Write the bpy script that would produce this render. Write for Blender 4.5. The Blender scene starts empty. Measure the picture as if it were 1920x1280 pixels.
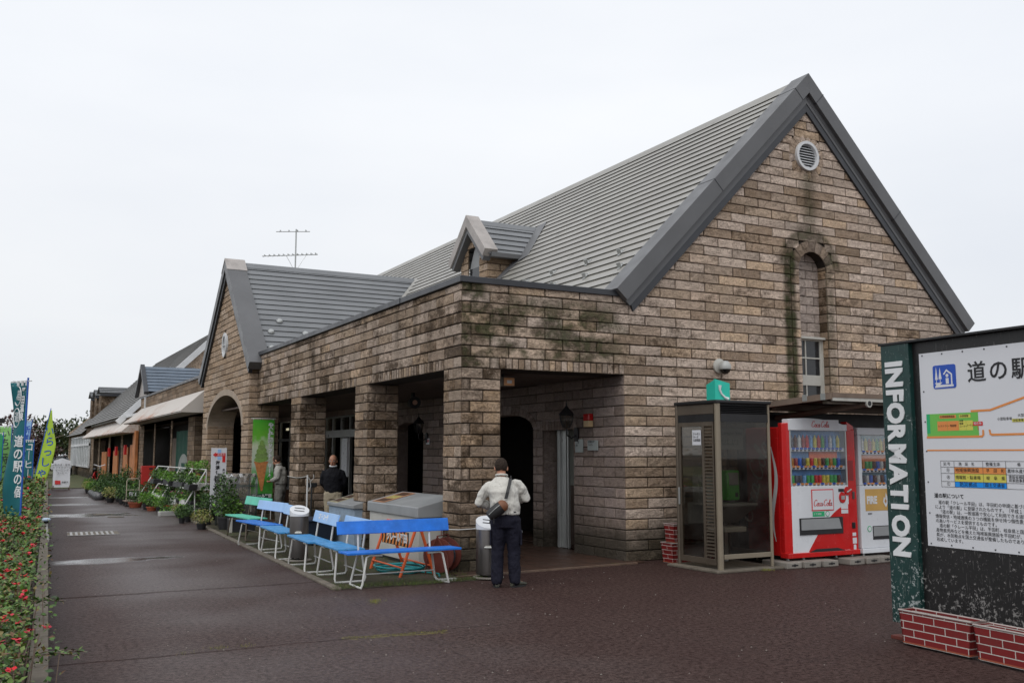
import bpy, bmesh, math, random
from mathutils import Vector, Matrix, noise
from math import radians as RA, sin, cos, pi
SC = bpy.context.scene
COL = SC.collection
rng = random.Random(7)

# ------------------------------------------------------------------ camera, sky, sun, exposure
cam = bpy.data.cameras.new('camera'); co = bpy.data.objects.new('camera', cam); COL.objects.link(co)
co.location = (0, 0, 1.6); co.rotation_euler = (RA(90 + 6.69), 0, RA(-28.4))
cam.sensor_width = 36; cam.lens = 1790 / 1920 * 36; cam.clip_start = 0.05; cam.clip_end = 3000
SC.camera = co
SC.view_settings.view_transform = 'Standard'; SC.view_settings.look = 'None'
SC.view_settings.exposure = 0.0; SC.view_settings.gamma = 1.0
SUN_EL, SUN_AZ = 52, 228          # compass-like azimuth of the hidden sun, behind the camera's left shoulder
w = bpy.data.worlds.new('World'); SC.world = w; w.use_nodes = True
nt = w.node_tree; nt.nodes.clear()
out = nt.nodes.new('ShaderNodeOutputWorld'); bg = nt.nodes.new('ShaderNodeBackground'); bg.inputs[1].default_value = 0.1
sky = nt.nodes.new('ShaderNodeTexSky'); sky.sky_type = 'NISHITA'; sky.sun_disc = False
sky.sun_elevation = RA(SUN_EL); sky.sun_rotation = RA(SUN_AZ)
tc = nt.nodes.new('ShaderNodeTexCoord'); mp = nt.nodes.new('ShaderNodeMapping'); mp.inputs['Scale'].default_value = (1, 1, 3.2)
nz = nt.nodes.new('ShaderNodeTexNoise'); nz.inputs['Scale'].default_value = 1.6; nz.inputs['Detail'].default_value = 5; nz.inputs['Roughness'].default_value = .5
cr = nt.nodes.new('ShaderNodeValToRGB')
cr.color_ramp.elements[0].position = .3; cr.color_ramp.elements[0].color = (8.9, 9.25, 9.85, 1)
cr.color_ramp.elements[1].position = .7; cr.color_ramp.elements[1].color = (10.1, 10.3, 10.6, 1)
sep = nt.nodes.new('ShaderNodeSeparateXYZ'); hr = nt.nodes.new('ShaderNodeMapRange')
hr.inputs[1].default_value = 0.0; hr.inputs[2].default_value = .35; hr.inputs[3].default_value = .84; hr.inputs[4].default_value = 1.0
mul = nt.nodes.new('ShaderNodeVectorMath'); mul.operation = 'SCALE'
mx = nt.nodes.new('ShaderNodeMix'); mx.data_type = 'RGBA'; mx.inputs[0].default_value = .94
L = nt.links.new
L(tc.outputs['Generated'], mp.inputs[0]); L(mp.outputs[0], nz.inputs['Vector']); L(nz.outputs[0], cr.inputs[0])
L(tc.outputs['Generated'], sep.inputs[0]); L(sep.outputs[2], hr.inputs[0])
L(cr.outputs[0], mul.inputs[0]); L(hr.outputs[0], mul.inputs['Scale'])
L(sky.outputs[0], mx.inputs[6]); L(mul.outputs[0], mx.inputs[7]); L(mx.outputs[2], bg.inputs[0]); L(bg.outputs[0], out.inputs[0])
sd = bpy.data.lights.new('sun', 'SUN'); sd.energy = 1.3; sd.angle = RA(50); sd.color = (1, .97, .93)
so = bpy.data.objects.new('sun', sd); COL.objects.link(so); so.location = (-20, -20, 30)
sdir = Vector((sin(RA(SUN_AZ)) * cos(RA(SUN_EL)), cos(RA(SUN_AZ)) * cos(RA(SUN_EL)), sin(RA(SUN_EL))))
so.rotation_euler = (-sdir).to_track_quat('-Z', 'Y').to_euler()

# ------------------------------------------------------------------ node helpers and materials
class NT:
    def __init__(s, name):
        s.m = bpy.data.materials.new(name); s.m.use_nodes = True; s.t = s.m.node_tree; s.t.nodes.clear()
        s.o = s.t.nodes.new('ShaderNodeOutputMaterial'); s.b = s.t.nodes.new('ShaderNodeBsdfPrincipled')
        s.t.links.new(s.b.outputs[0], s.o.inputs[0]); s.g = s.t.nodes.new('ShaderNodeNewGeometry')
        s.pos = s.g.outputs['Position']; s.rnd = s.g.outputs['Random Per Island']
        s.sx = s.t.nodes.new('ShaderNodeSeparateXYZ'); s.t.links.new(s.pos, s.sx.inputs[0]); s.x, s.y, s.z = s.sx.outputs
    def put(s, v, i):
        if hasattr(v, 'is_output'): s.t.links.new(v, i)
        elif isinstance(v, (tuple, list)) and len(v) == 3 and i.type == 'RGBA': i.default_value = (*v, 1)
        else: i.default_value = v
    def mth(s, op, a, b=0.0, c=0.0, clamp=False):
        n = s.t.nodes.new('ShaderNodeMath'); n.operation = op; n.use_clamp = clamp
        s.put(a, n.inputs[0]); s.put(b, n.inputs[1]); s.put(c, n.inputs[2]); return n.outputs[0]
    def noise(s, scale, detail=4, vec=None, sc=None, rough=.55, dist=0.0):
        n = s.t.nodes.new('ShaderNodeTexNoise'); n.inputs['Scale'].default_value = scale; n.inputs['Detail'].default_value = detail
        n.inputs['Roughness'].default_value = rough; n.inputs['Distortion'].default_value = dist
        v = vec or s.pos
        if sc:
            m = s.t.nodes.new('ShaderNodeMapping'); m.inputs['Scale'].default_value = sc; s.t.links.new(v, m.inputs[0]); v = m.outputs[0]
        s.t.links.new(v, n.inputs['Vector']); return n.outputs[0]
    def mr(s, v, a, b, c=0.0, d=1.0, smooth=False):
        n = s.t.nodes.new('ShaderNodeMapRange'); n.interpolation_type = 'SMOOTHSTEP' if smooth else 'LINEAR'
        s.put(v, n.inputs[0])
        for i, q in enumerate((a, b, c, d)): n.inputs[i + 1].default_value = q
        return n.outputs[0]
    def mix(s, f, a, b, mode='MIX'):
        n = s.t.nodes.new('ShaderNodeMix'); n.data_type = 'RGBA'; n.blend_type = mode
        s.put(f, n.inputs[0]); s.put(a, n.inputs[6]); s.put(b, n.inputs[7]); return n.outputs[2]
    def ramp(s, v, stops, const=False):
        n = s.t.nodes.new('ShaderNodeValToRGB'); e = n.color_ramp.elements
        n.color_ramp.interpolation = 'CONSTANT' if const else 'LINEAR'
        while len(e) < len(stops): e.new(.5)
        for q, (p, c) in zip(e, stops): q.position = p; q.color = (*c, 1)
        s.put(v, n.inputs[0]); return n.outputs[0]
    def bump(s, h, strength=.3, dist=.01):
        n = s.t.nodes.new('ShaderNodeBump'); n.inputs['Strength'].default_value = strength; n.inputs['Distance'].default_value = dist
        s.put(h, n.inputs['Height']); s.t.links.new(n.outputs[0], s.b.inputs['Normal'])
    def band(s, v, c, hw, soft):     # 1 inside |v-c|<hw
        return s.mr(s.mth('ABSOLUTE', s.mth('SUBTRACT', v, c)), hw, hw + soft, 1, 0, True)
    def fin(s, col, rough=.6, metal=0, spec=.5):
        s.put(col, s.b.inputs['Base Color']); s.put(rough, s.b.inputs['Roughness']); s.put(metal, s.b.inputs['Metallic'])
        s.b.inputs['Specular IOR Level'].default_value = spec; return s.m

def M(name, col, rough=.55, metal=0, var=.12, vs=3, bump=.1, bs=60, spec=.5, dirt=0, dcol=(.07, .055, .04), ds=4, emit=0):
    n = NT(name)
    v = n.mr(n.noise(vs, 6), .3, .7, 1 - var, 1 + var)
    c = n.mix(1.0, col, v, 'MULTIPLY')
    n2 = n.t.nodes.new('ShaderNodeCombineColor'); [n.put(v, n2.inputs[i]) for i in range(3)]
    c = n.mix(1.0, col, n2.outputs[0], 'MULTIPLY')
    if dirt:
        d = n.mr(n.noise(ds, 8, rough=.7), .56, .72, 0, dirt)
        c = n.mix(d, c, dcol)
    if bump: n.bump(n.noise(bs, 4), bump, .004)
    r = n.mr(n.noise(vs * 2.3, 4), .3, .7, max(.03, rough - .08), min(1, rough + .08))
    if emit:
        n.put(c, n.b.inputs['Emission Color']); n.b.inputs['Emission Strength'].default_value = emit
    return n.fin(c, r, metal, spec)

def stone_mat(name, cols, stain=.5, thr=.5, scol=(.062, .038, .020), gable=False, base=True, streak=False, edge=.7, tone=(1, 1, 1)):
    n = NT(name)
    c = n.ramp(n.rnd, [(i / len(cols), tuple(q * k for q, k in zip(w_, tone))) for i, w_ in enumerate(cols)], True)
    r2 = n.mth('FRACT', n.mth('MULTIPLY', n.rnd, 37.7)); r3 = n.mth('FRACT', n.mth('MULTIPLY', n.rnd, 91.3))
    f = n.noise(7, 8, rough=.7); c = n.mix(n.mr(f, .35, .7, .0, .7), c, n.mix(.55, c, (.50, .40, .325)))
    f2 = n.noise(15, 8, rough=.75, dist=.8); c = n.mix(n.mr(f2, .52, .68, 0, .38), c, (.17, .115, .07))
    br = n.t.nodes.new('ShaderNodeCombineColor'); bv = n.mr(r2, 0, 1, .74, 1.16); [n.put(bv, br.inputs[i]) for i in range(3)]; c = n.mix(1.0, c, br.outputs[0], 'MULTIPLY')
    # crevices of the split face
    rg1 = n.mth('ABSOLUTE', n.mth('SUBTRACT', n.noise(11, 5, sc=(1, 1, 1.7), rough=.6, dist=1.6), .5)); crev = n.mr(rg1, 0, .035, 1, 0)
    c = n.mix(n.mth('MULTIPLY', crev, .35), c, (.10, .07, .045))
    # soot and rain stains, block by block
    big = n.noise(.55, 4, rough=.6); s = n.noise(2.6, 8, sc=(1, 1, 1.6), rough=.68)
    s = n.mth('ADD', s, n.mth('MULTIPLY', n.mth('SUBTRACT', r2, .5), .34))
    s = n.mth('ADD', s, n.mth('MULTIPLY', n.mth('SUBTRACT', big, .5), .9))
    s = n.mth('ADD', s, n.mth('MULTIPLY', n.mth('SUBTRACT', f2, .5), .5))
    c = n.mix(n.mr(s, thr, thr + .22, 0, stain), c, scol)
    if streak:
        v = n.noise(1.3, 6, sc=(2.6, 2.6, .35), rough=.6); c = n.mix(n.mr(v, .50, .66, 0, .5), c, (.045, .03, .016))
    if edge:
        at = n.t.nodes.new('ShaderNodeAttribute'); at.attribute_name = 'joint_dirt'
        e = n.mth('ADD', at.outputs['Fac'], n.mth('MULTIPLY', n.mth('SUBTRACT', f, .5), .9)); c = n.mix(n.mth('MULTIPLY', n.mr(e, .25, .9, 0, edge), n.mr(r3, 0, 1, .45, 1)), c, (.055, .036, .022))
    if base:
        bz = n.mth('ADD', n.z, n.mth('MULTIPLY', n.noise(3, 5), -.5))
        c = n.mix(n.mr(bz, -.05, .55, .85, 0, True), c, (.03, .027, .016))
    if gable:
        nn = n.noise(5, 6, rough=.7); nb = n.mr(nn, .25, .5, .45, 1)
        m1 = n.mth('MULTIPLY', n.band(n.x, 11.86, .085, .10), n.mr(n.z, 5.15, 5.3, 1, 0))
        dx = n.mth('SUBTRACT', n.x, 12.36); dz = n.mth('SUBTRACT', n.z, 5.38)
        rr = n.mth('SQRT', n.mth('ADD', n.mth('MULTIPLY', dx, dx), n.mth('MULTIPLY', n.mth('MULTIPLY', dz, dz), 2.2)))
        m2 = n.mth('MULTIPLY', n.mr(rr, .15, .5, .8, 0, True), n.mr(n.z, 5.25, 5.33, 0, 1))
        ring = n.mth('MULTIPLY', n.band(n.mth('SQRT', n.mth('ADD', n.mth('MULTIPLY', dx, dx), n.mth('POWER', n.mth('SUBTRACT', n.z, 4.78), 2))), .62, .05, .1), n.mr(n.z, 4.75, 4.85, 0, 1))
        m6 = n.mth('MULTIPLY', n.band(n.x, 12.80, .05, .09), n.mr(n.z, 5.0, 5.15, .8, 0))
        m3 = n.mth('MULTIPLY', n.mth('MULTIPLY', n.band(n.x, 12.38, .03, .25), n.band(n.z, 6.05, .25, .6)), .65)
        m4 = n.mth('MULTIPLY', n.mth('MULTIPLY', n.band(n.x, 7.0, .9, .9), n.band(n.z, 3.35, .25, .45)), .95)
        m5 = n.mth('MULTIPLY', n.band(n.x, 5.75, .18, .2), n.mr(n.z, 2.3, 2.8, 0, .95))
        m = n.mth('MAXIMUM', n.mth('MAXIMUM', m1, m2), n.mth('MAXIMUM', m3, n.mth('MULTIPLY', ring, .8))); m = n.mth('MAXIMUM', m, n.mth('MULTIPLY', m6, .6))
        m = n.mth('MAXIMUM', m, n.mth('MULTIPLY', n.mth('MAXIMUM', m4, m5), n.mr(n.noise(2.2, 6, sc=(1, 1, 1.5)), .38, .50, 0, 1)))
        c = n.mix(n.mth('MULTIPLY', n.mth('MULTIPLY', m, nb), .92), c, n.mix(n.mr(nn, .44, .58), (.046, .034, .015), (.036, .046, .012)))
    h = n.mth('ADD', n.noise(13, 8, rough=.7, dist=1.3), n.mth('MULTIPLY', n.noise(60, 4), .3)); h = n.mth('SUBTRACT', h, n.mth('MULTIPLY', crev, .35))
    n.bump(h, .9, .028)
    return n.fin(c, .9, 0, .25)

LIGHTS = [(0.501, 0.418, 0.356), (0.409, 0.321, 0.253), (0.458, 0.384, 0.331), (0.375, 0.292, 0.218), (0.512, 0.428, 0.363), (0.431, 0.343, 0.271), (0.298, 0.223, 0.162), (0.478, 0.395, 0.333), (0.398, 0.315, 0.246), (0.491, 0.371, 0.262), (0.445, 0.367, 0.308), (0.255, 0.189, 0.132), (0.49, 0.411, 0.35), (0.387, 0.303, 0.23)]
mt = {}
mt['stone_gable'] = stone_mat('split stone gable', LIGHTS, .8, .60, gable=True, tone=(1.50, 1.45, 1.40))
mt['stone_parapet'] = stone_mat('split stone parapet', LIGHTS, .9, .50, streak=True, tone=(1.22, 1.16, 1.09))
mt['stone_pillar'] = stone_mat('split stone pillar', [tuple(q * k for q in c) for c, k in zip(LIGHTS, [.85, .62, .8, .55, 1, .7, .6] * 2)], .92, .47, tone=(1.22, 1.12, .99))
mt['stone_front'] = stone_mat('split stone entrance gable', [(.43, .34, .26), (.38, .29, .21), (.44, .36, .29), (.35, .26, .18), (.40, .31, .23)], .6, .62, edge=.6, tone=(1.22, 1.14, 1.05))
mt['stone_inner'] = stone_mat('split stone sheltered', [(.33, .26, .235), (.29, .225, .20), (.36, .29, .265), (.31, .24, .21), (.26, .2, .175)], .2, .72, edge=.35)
mt['stone_niche'] = stone_mat('pale niche stone', [(.56, .47, .42), (.60, .50, .44), (.52, .43, .38)], .2, .75, edge=.3)
mt['mortar'] = M('dark mortar', (.022, .016, .011), .95, var=.3, vs=8, bump=.3)
mt['roof'] = M('ribbed metal roof beige grey', (.285, .275, .25), .42, 0, var=.10, vs=.7, bump=.05, bs=8, dirt=.25, dcol=(.22, .205, .18), ds=1.3)
mt['roof_blue'] = M('ribbed metal roof slate grey', (.165, .172, .18), .40, 0, var=.12, vs=.8, bump=.05, bs=8, dirt=.2, dcol=(.2, .19, .18), ds=1.5)
mt['roof_far'] = M('weathered metal roof brown grey', (.105, .10, .092), .5, 0, var=.2, vs=.4)
mt['trim'] = M('dark grey painted metal trim', (.105, .106, .110), .42, 0, var=.12, vs=1.2, bump=.05, dirt=.25, dcol=(.13, .12, .115), ds=3)
mt['trim_pale'] = M('weathered pale metal trim', (.36, .33, .31), .5, 0, var=.2, vs=3, dirt=.55, dcol=(.2, .16, .14), ds=6)
mt['cap'] = M('charcoal metal coping', (.03, .032, .038), .38, 0, var=.2, vs=2)
mt['white_trim'] = M('white painted trim', (.62, .63, .64), .5, var=.08, dirt=.3, dcol=(.35, .32, .28))
mt['ceil'] = M('brown soffit board', (.12, .09, .075), .8, var=.15)
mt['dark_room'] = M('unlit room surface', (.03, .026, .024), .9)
mt['wain'] = M('dark brown wainscot', (.07, .035, .02), .5, var=.2)
mt['plaster'] = M('grey green plaster', (.33, .34, .30), .85)
mt['alu'] = M('brushed aluminium frame', (.42, .43, .42), .35, .6, var=.1)
mt['white_p'] = M('white enamel', (.66, .68, .71), .32, var=.05, bump=.02, dirt=.12, dcol=(.4, .38, .33))
mt['cream'] = M('cream enamel', (.45, .44, .40), .5, var=.08, dirt=.35, dcol=(.25, .2, .14))
mt['red_p'] = M('glossy red enamel', (.52, .012, .012), .22, var=.1, bump=.02, dirt=.08)
mt['black'] = M('matt black paint', (.012, .012, .013), .5, var=.3)
mt['black_gl'] = M('glossy black plastic', (.01, .01, .011), .2)
mt['rubber'] = M('black rubber', (.02, .02, .02), .8)
mt['steel'] = M('brushed steel', (.12, .11, .105), .34, .8, var=.25, vs=2, bump=.05, dirt=.3, dcol=(.12, .1, .09))
mt['bronze'] = M('bronze anodised aluminium', (.13, .105, .08), .4, .5, var=.12)
mt['bronze_l'] = M('pale bronze aluminium', (.25, .21, .155), .42, .3, var=.08)
mt['white_tube'] = M('white painted steel tube', (.58, .58, .56), .4, var=.1, dirt=.45, dcol=(.22, .12, .07), ds=14)
mt['blue'] = M('bright blue painted wood', (.012, .165, .64), .4, var=.2, vs=6, dirt=.3, dcol=(.1, .25, .6), ds=12)
mt['blue_f'] = M('worn blue painted wood', (.05, .27, .58), .4, var=.25, vs=7, dirt=.4, dcol=(.2, .38, .6), ds=9)
mt['sky_b'] = M('pale blue painted panel', (.30, .50, .80), .45, var=.1)
mt['mint'] = M('faded mint green panel', (.10, .50, .37), .5, var=.12, dirt=.2, dcol=(.35, .6, .5))
mt['orange'] = M('orange painted steel', (.62, .10, .02), .5, var=.15, dirt=.35, dcol=(.25, .05, .02), ds=15)
mt['rust_red'] = M('rusty red steel', (.12, .024, .015), .6, var=.3, dirt=.5, dcol=(.06, .02, .012))
mt['grey_lid'] = M('grey plastic lid', (.27, .28, .285), .45, var=.15, vs=2, dirt=.25, dcol=(.17, .17, .16))
mt['ice_w'] = M('off white freezer body', (.50, .49, .455), .5, var=.06, dirt=.15)
mt['pale_blue_box'] = M('pale blue freezer body', (.28, .36, .45), .5, var=.15, dirt=.5, dcol=(.09, .09, .09), ds=7)
mt['concrete'] = M('concrete', (.23, .21, .185), .85, var=.2, vs=5, bump=.4, dirt=.5, dcol=(.10, .085, .065), ds=6)
mt['kerb_m'] = M('weathered kerb concrete', (.135, .115, .09), .9, var=.3, vs=5, bump=.4, dirt=.7, dcol=(.05, .042, .025), ds=8)
mt['green_sign_'] = M('chipped dark green paint', (.008, .045, .04), .42, var=.35, vs=6, dirt=.85, dcol=(.30, .33, .32), ds=26)
mt['black_sign_'] = M('chipped black paint', (.012, .011, .011), .5, var=.5, vs=5, dirt=.4, dcol=(.16, .15, .15), ds=19)
def chip_mat(name, col, chip, d0, zfade=None, sc=(1, 1, 1)):
    n = NT(name); a = n.noise(30, 7, rough=.72, sc=sc); b = n.noise(4, 5); k = n.mth('ADD', a, n.mth('MULTIPLY', n.mth('SUBTRACT', b, .5), .30))
    if zfade: k = n.mth('ADD', k, n.mr(n.z, zfade[0], zfade[1], .09, 0))
    c = n.mix(n.mr(n.noise(7, 6), .3, .7, 0, .6), col, tuple(q * .45 for q in col)); ch = n.mr(k, d0, d0 + .025)
    sc_ = n.mr(n.noise(18, 4, sc=(6, 6, .5)), .64, .70, 0, .5); c = n.mix(n.mth('MAXIMUM', ch, sc_), c, chip); n.bump(ch, .5, -.002); return n.fin(c, .42)
mt['green_sign'] = chip_mat('chipped dark green board paint', (.008, .045, .04), (.36, .40, .39), .63, (.3, 1.0))
mt['black_sign'] = chip_mat('chipped black board paint', (.012, .011, .011), (.22, .21, .20), .64, (.4, .9))
mt['panel'] = M('white sign panel', (.64, .65, .68), .35, var=.03, vs=1, bump=0)
mt['ink'] = M('black print', (.012, .012, .014), .6, var=.02, bump=0)
mt['ink_g'] = M('grey print', (.06, .06, .065), .6, var=.02, bump=0)
mt['white_t'] = M('white lettering', (.68, .69, .70), .5, var=.06, bump=0)
mt['p_blue'] = M('blue print', (.01, .07, .42), .4, var=.02, bump=0)
mt['p_cyan'] = M('sky blue print', (.0, .25, .75), .4, var=.02, bump=0)
mt['p_orange'] = M('orange print', (.70, .25, .06), .4, var=.03, bump=0)
mt['p_yellow'] = M('yellow print', (.60, .55, .09), .4, var=.03, bump=0)
mt['p_green'] = M('green print', (.14, .46, .07), .4, var=.03, bump=0)
mt['p_dgreen'] = M('deep green print', (.01, .38, .14), .4, var=.03, bump=0)
mt['p_red'] = M('red print', (.60, .015, .015), .4, var=.03, bump=0)
mt['terra'] = M('terracotta plastic', (.30, .075, .035), .6, var=.2)
mt['pot_black'] = M('black nursery plastic', (.018, .018, .02), .5, var=.3)
mt['pot_white'] = M('white plastic trough', (.5, .5, .48), .5, var=.1, dirt=.3)
mt['soil'] = M('dark potting soil', (.03, .02, .013), .95, var=.4, vs=20, bump=.8)
mt['skin'] = M('skin', (.38, .18, .11), .55, var=.1, bump=.05)
mt['hair'] = M('short dark hair', (.035, .026, .021), .95, spec=.1, var=.5, vs=60, bump=.6, bs=220)
mt['lamp_on'] = M('lit fluorescent tube', (.9, .88, .7), .5, emit=2.2, bump=0)
mt['teal'] = M('turquoise sign plastic', (.02, .50, .38), .4, var=.03, bump=0)
mt['phone_g'] = M('green telephone enamel', (.06, .42, .04), .35, var=.06)
mt['tan_leather'] = M('tan leather', (.16, .06, .025), .55, var=.2)
mt['wood_o'] = M('orange stained boards', (.46, .17, .055), .6, var=.3, vs=2.5, dirt=.4, dcol=(.3, .12, .04), ds=3)
mt['wood_b'] = M('weathered brown boards', (.17, .125, .095), .8, var=.2)
mt['awn'] = M('rust streaked awning sheet', (.52, .46, .41), .6, var=.12, vs=1.2, dirt=.95, dcol=(.34, .13, .05), ds=.55)
def awn_mat():
    n = NT('rust stained awning sheet'); a = n.noise(.7, 8, sc=(1, .55, 1), rough=.75); b = n.noise(4, 6, sc=(1, 2.5, .4), rough=.7)
    k = n.mth('ADD', a, n.mth('MULTIPLY', n.mth('SUBTRACT', b, .5), .6)); lo = n.mr(n.x, 4.9, 5.5, .07, -.05)
    c = n.mix(n.mr(n.mth('ADD', k, lo), .52, .66, 0, .85), (.50, .46, .42), n.mix(n.mr(b, .4, .6), (.42, .19, .09), (.26, .09, .035))); return n.fin(c, .6)
mt['awn'] = awn_mat()
mt['net_g'] = M('dark green tube', (.012, .06, .05), .45)
mt['cloth_dg'] = M('dark green cloth', (.006, .055, .035), .85)

def brick_mat(name, ax='x', c1=(.20, .012, .012), mort=(.52, .50, .46), bw=.21, bh=.062, mw=.008, off=(0, 0)):
    """printed brick pattern; uses the object's own generated metric coordinates (Object coords)"""
    n = NT(name); tcn = n.t.nodes.new('ShaderNodeTexCoord'); s = n.t.nodes.new('ShaderNodeSeparateXYZ'); n.t.links.new(tcn.outputs['Object'], s.inputs[0])
    c = n.t.nodes.new('ShaderNodeCombineXYZ'); n.t.links.new(s.outputs[0 if ax == 'x' else 1], c.inputs[0]); n.t.links.new(s.outputs[2], c.inputs[1])
    b = n.t.nodes.new('ShaderNodeTexBrick'); n.t.links.new(c.outputs[0], b.inputs['Vector'])
    b.inputs['Scale'].default_value = 1; b.inputs['Brick Width'].default_value = bw; b.inputs['Row Height'].default_value = bh
    b.inputs['Mortar Size'].default_value = mw / 2; b.inputs['Mortar Smooth'].default_value = .1; b.inputs['Bias'].default_value = 0
    b.inputs['Color1'].default_value = (*c1, 1); b.inputs['Color2'].default_value = (c1[0] * .8, c1[1], c1[2], 1); b.inputs['Mortar'].default_value = (*mort, 1)
    col = n.mix(n.mr(n.noise(12, 8, rough=.7), .5, .75, 0, .5), b.outputs[0], (.10, .03, .025))
    n.bump(b.outputs['Fac'], .4, -.002); return n.fin(col, .5)
mt['pbrick_x'] = brick_mat('painted brick planter side', 'x')
mt['pbrick_y'] = brick_mat('painted brick planter end', 'y')

def glass_mat(name, tint=(.75, .72, .68), refl=.09, rough=.02, grime=.15, fk=.8):
    n = NT(name); t = n.t.nodes
    tr = t.new('ShaderNodeBsdfTransparent'); tr.inputs[0].default_value = (*tint, 1)
    gl = t.new('ShaderNodeBsdfGlossy'); gl.inputs['Roughness'].default_value = rough
    df = t.new('ShaderNodeBsdfDiffuse'); df.inputs[0].default_value = (.35, .35, .34, 1)
    lw = t.new('ShaderNodeLayerWeight'); lw.inputs[0].default_value = .25
    f = n.mth('ADD', n.mth('MULTIPLY', lw.outputs['Fresnel'], fk), refl, clamp=True)
    m1 = t.new('ShaderNodeMixShader'); n.put(f, m1.inputs[0]); n.t.links.new(tr.outputs[0], m1.inputs[1]); n.t.links.new(gl.outputs[0], m1.inputs[2])
    m2 = t.new('ShaderNodeMixShader'); n.put(n.mr(n.noise(3, 6), .4, .8, 0, grime), m2.inputs[0]); n.t.links.new(m1.outputs[0], m2.inputs[1]); n.t.links.new(df.outputs[0], m2.inputs[2])
    n.t.links.new(m2.outputs[0], n.o.inputs[0]); return n.m
mt['glass'] = glass_mat('dusty booth glass', (.66, .64, .60), .02, .02, .05, .4)
mt['glass_c'] = glass_mat('display window glass', (.95, .96, .97), .02, .02, .03, .25)
mt['film'] = glass_mat('crinkled clear plastic film', (.62, .63, .62), .10, .25, .45)
mt['pane'] = M('dark window glass', (.02, .022, .025), .08, var=.2, bump=.02, bs=2)

def leaf_mat(name, cols, rough=.5):
    n = NT(name); c = n.ramp(n.rnd, [(i / len(cols), q) for i, q in enumerate(cols)], True)
    return n.fin(c, rough, 0, .4)
mt['leaf'] = leaf_mat('mixed green leaves', [(.035, .085, .018), (.055, .12, .02), (.025, .06, .015), (.08, .15, .03), (.04, .075, .03)])
mt['leaf_y'] = leaf_mat('yellow green leaves', [(.22, .25, .06), (.28, .28, .08), (.15, .19, .04), (.3, .24, .10)])
mt['leaf_l'] = leaf_mat('light green leaves', [(.10, .25, .03), (.16, .34, .04), (.08, .18, .025), (.20, .38, .06)])
mt['leaf_rose'] = leaf_mat('rose hedge leaves', [(.05, .12, .018), (.08, .17, .025), (.13, .20, .035), (.035, .08, .012), (.06, .14, .02), (.11, .19, .03), (.17, .13, .04), (.05, .11, .018), (.10, .16, .03), (.12, .06, .025), (.025, .06, .012), (.15, .21, .05)])
mt['leaf_redtree'] = leaf_mat('dark red leaves', [(.05, .012, .012), (.07, .018, .016), (.035, .010, .010), (.05, .03, .015)])
mt['leaf_dark'] = leaf_mat('dark tree leaves', [(.03, .05, .014), (.045, .065, .018), (.02, .035, .01), (.06, .07, .02)])
mt['petal_r'] = leaf_mat('red petals', [(.55, .012, .02), (.42, .008, .03), (.6, .03, .06)], .6)
mt['petal_o'] = leaf_mat('scarlet petals', [(.65, .03, .01), (.5, .015, .01)], .6)
mt['petal_p'] = leaf_mat('pink petals', [(.55, .08, .2), (.6, .25, .35)], .6)
mt['petal_w'] = leaf_mat('white petals', [(.6, .6, .6), (.5, .5, .52)], .6)
mt['grass'] = leaf_mat('short grass blades', [(.06, .10, .015), (.09, .12, .025), (.14, .13, .05), (.04, .07, .012), (.08, .12, .02)], .7)

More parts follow.
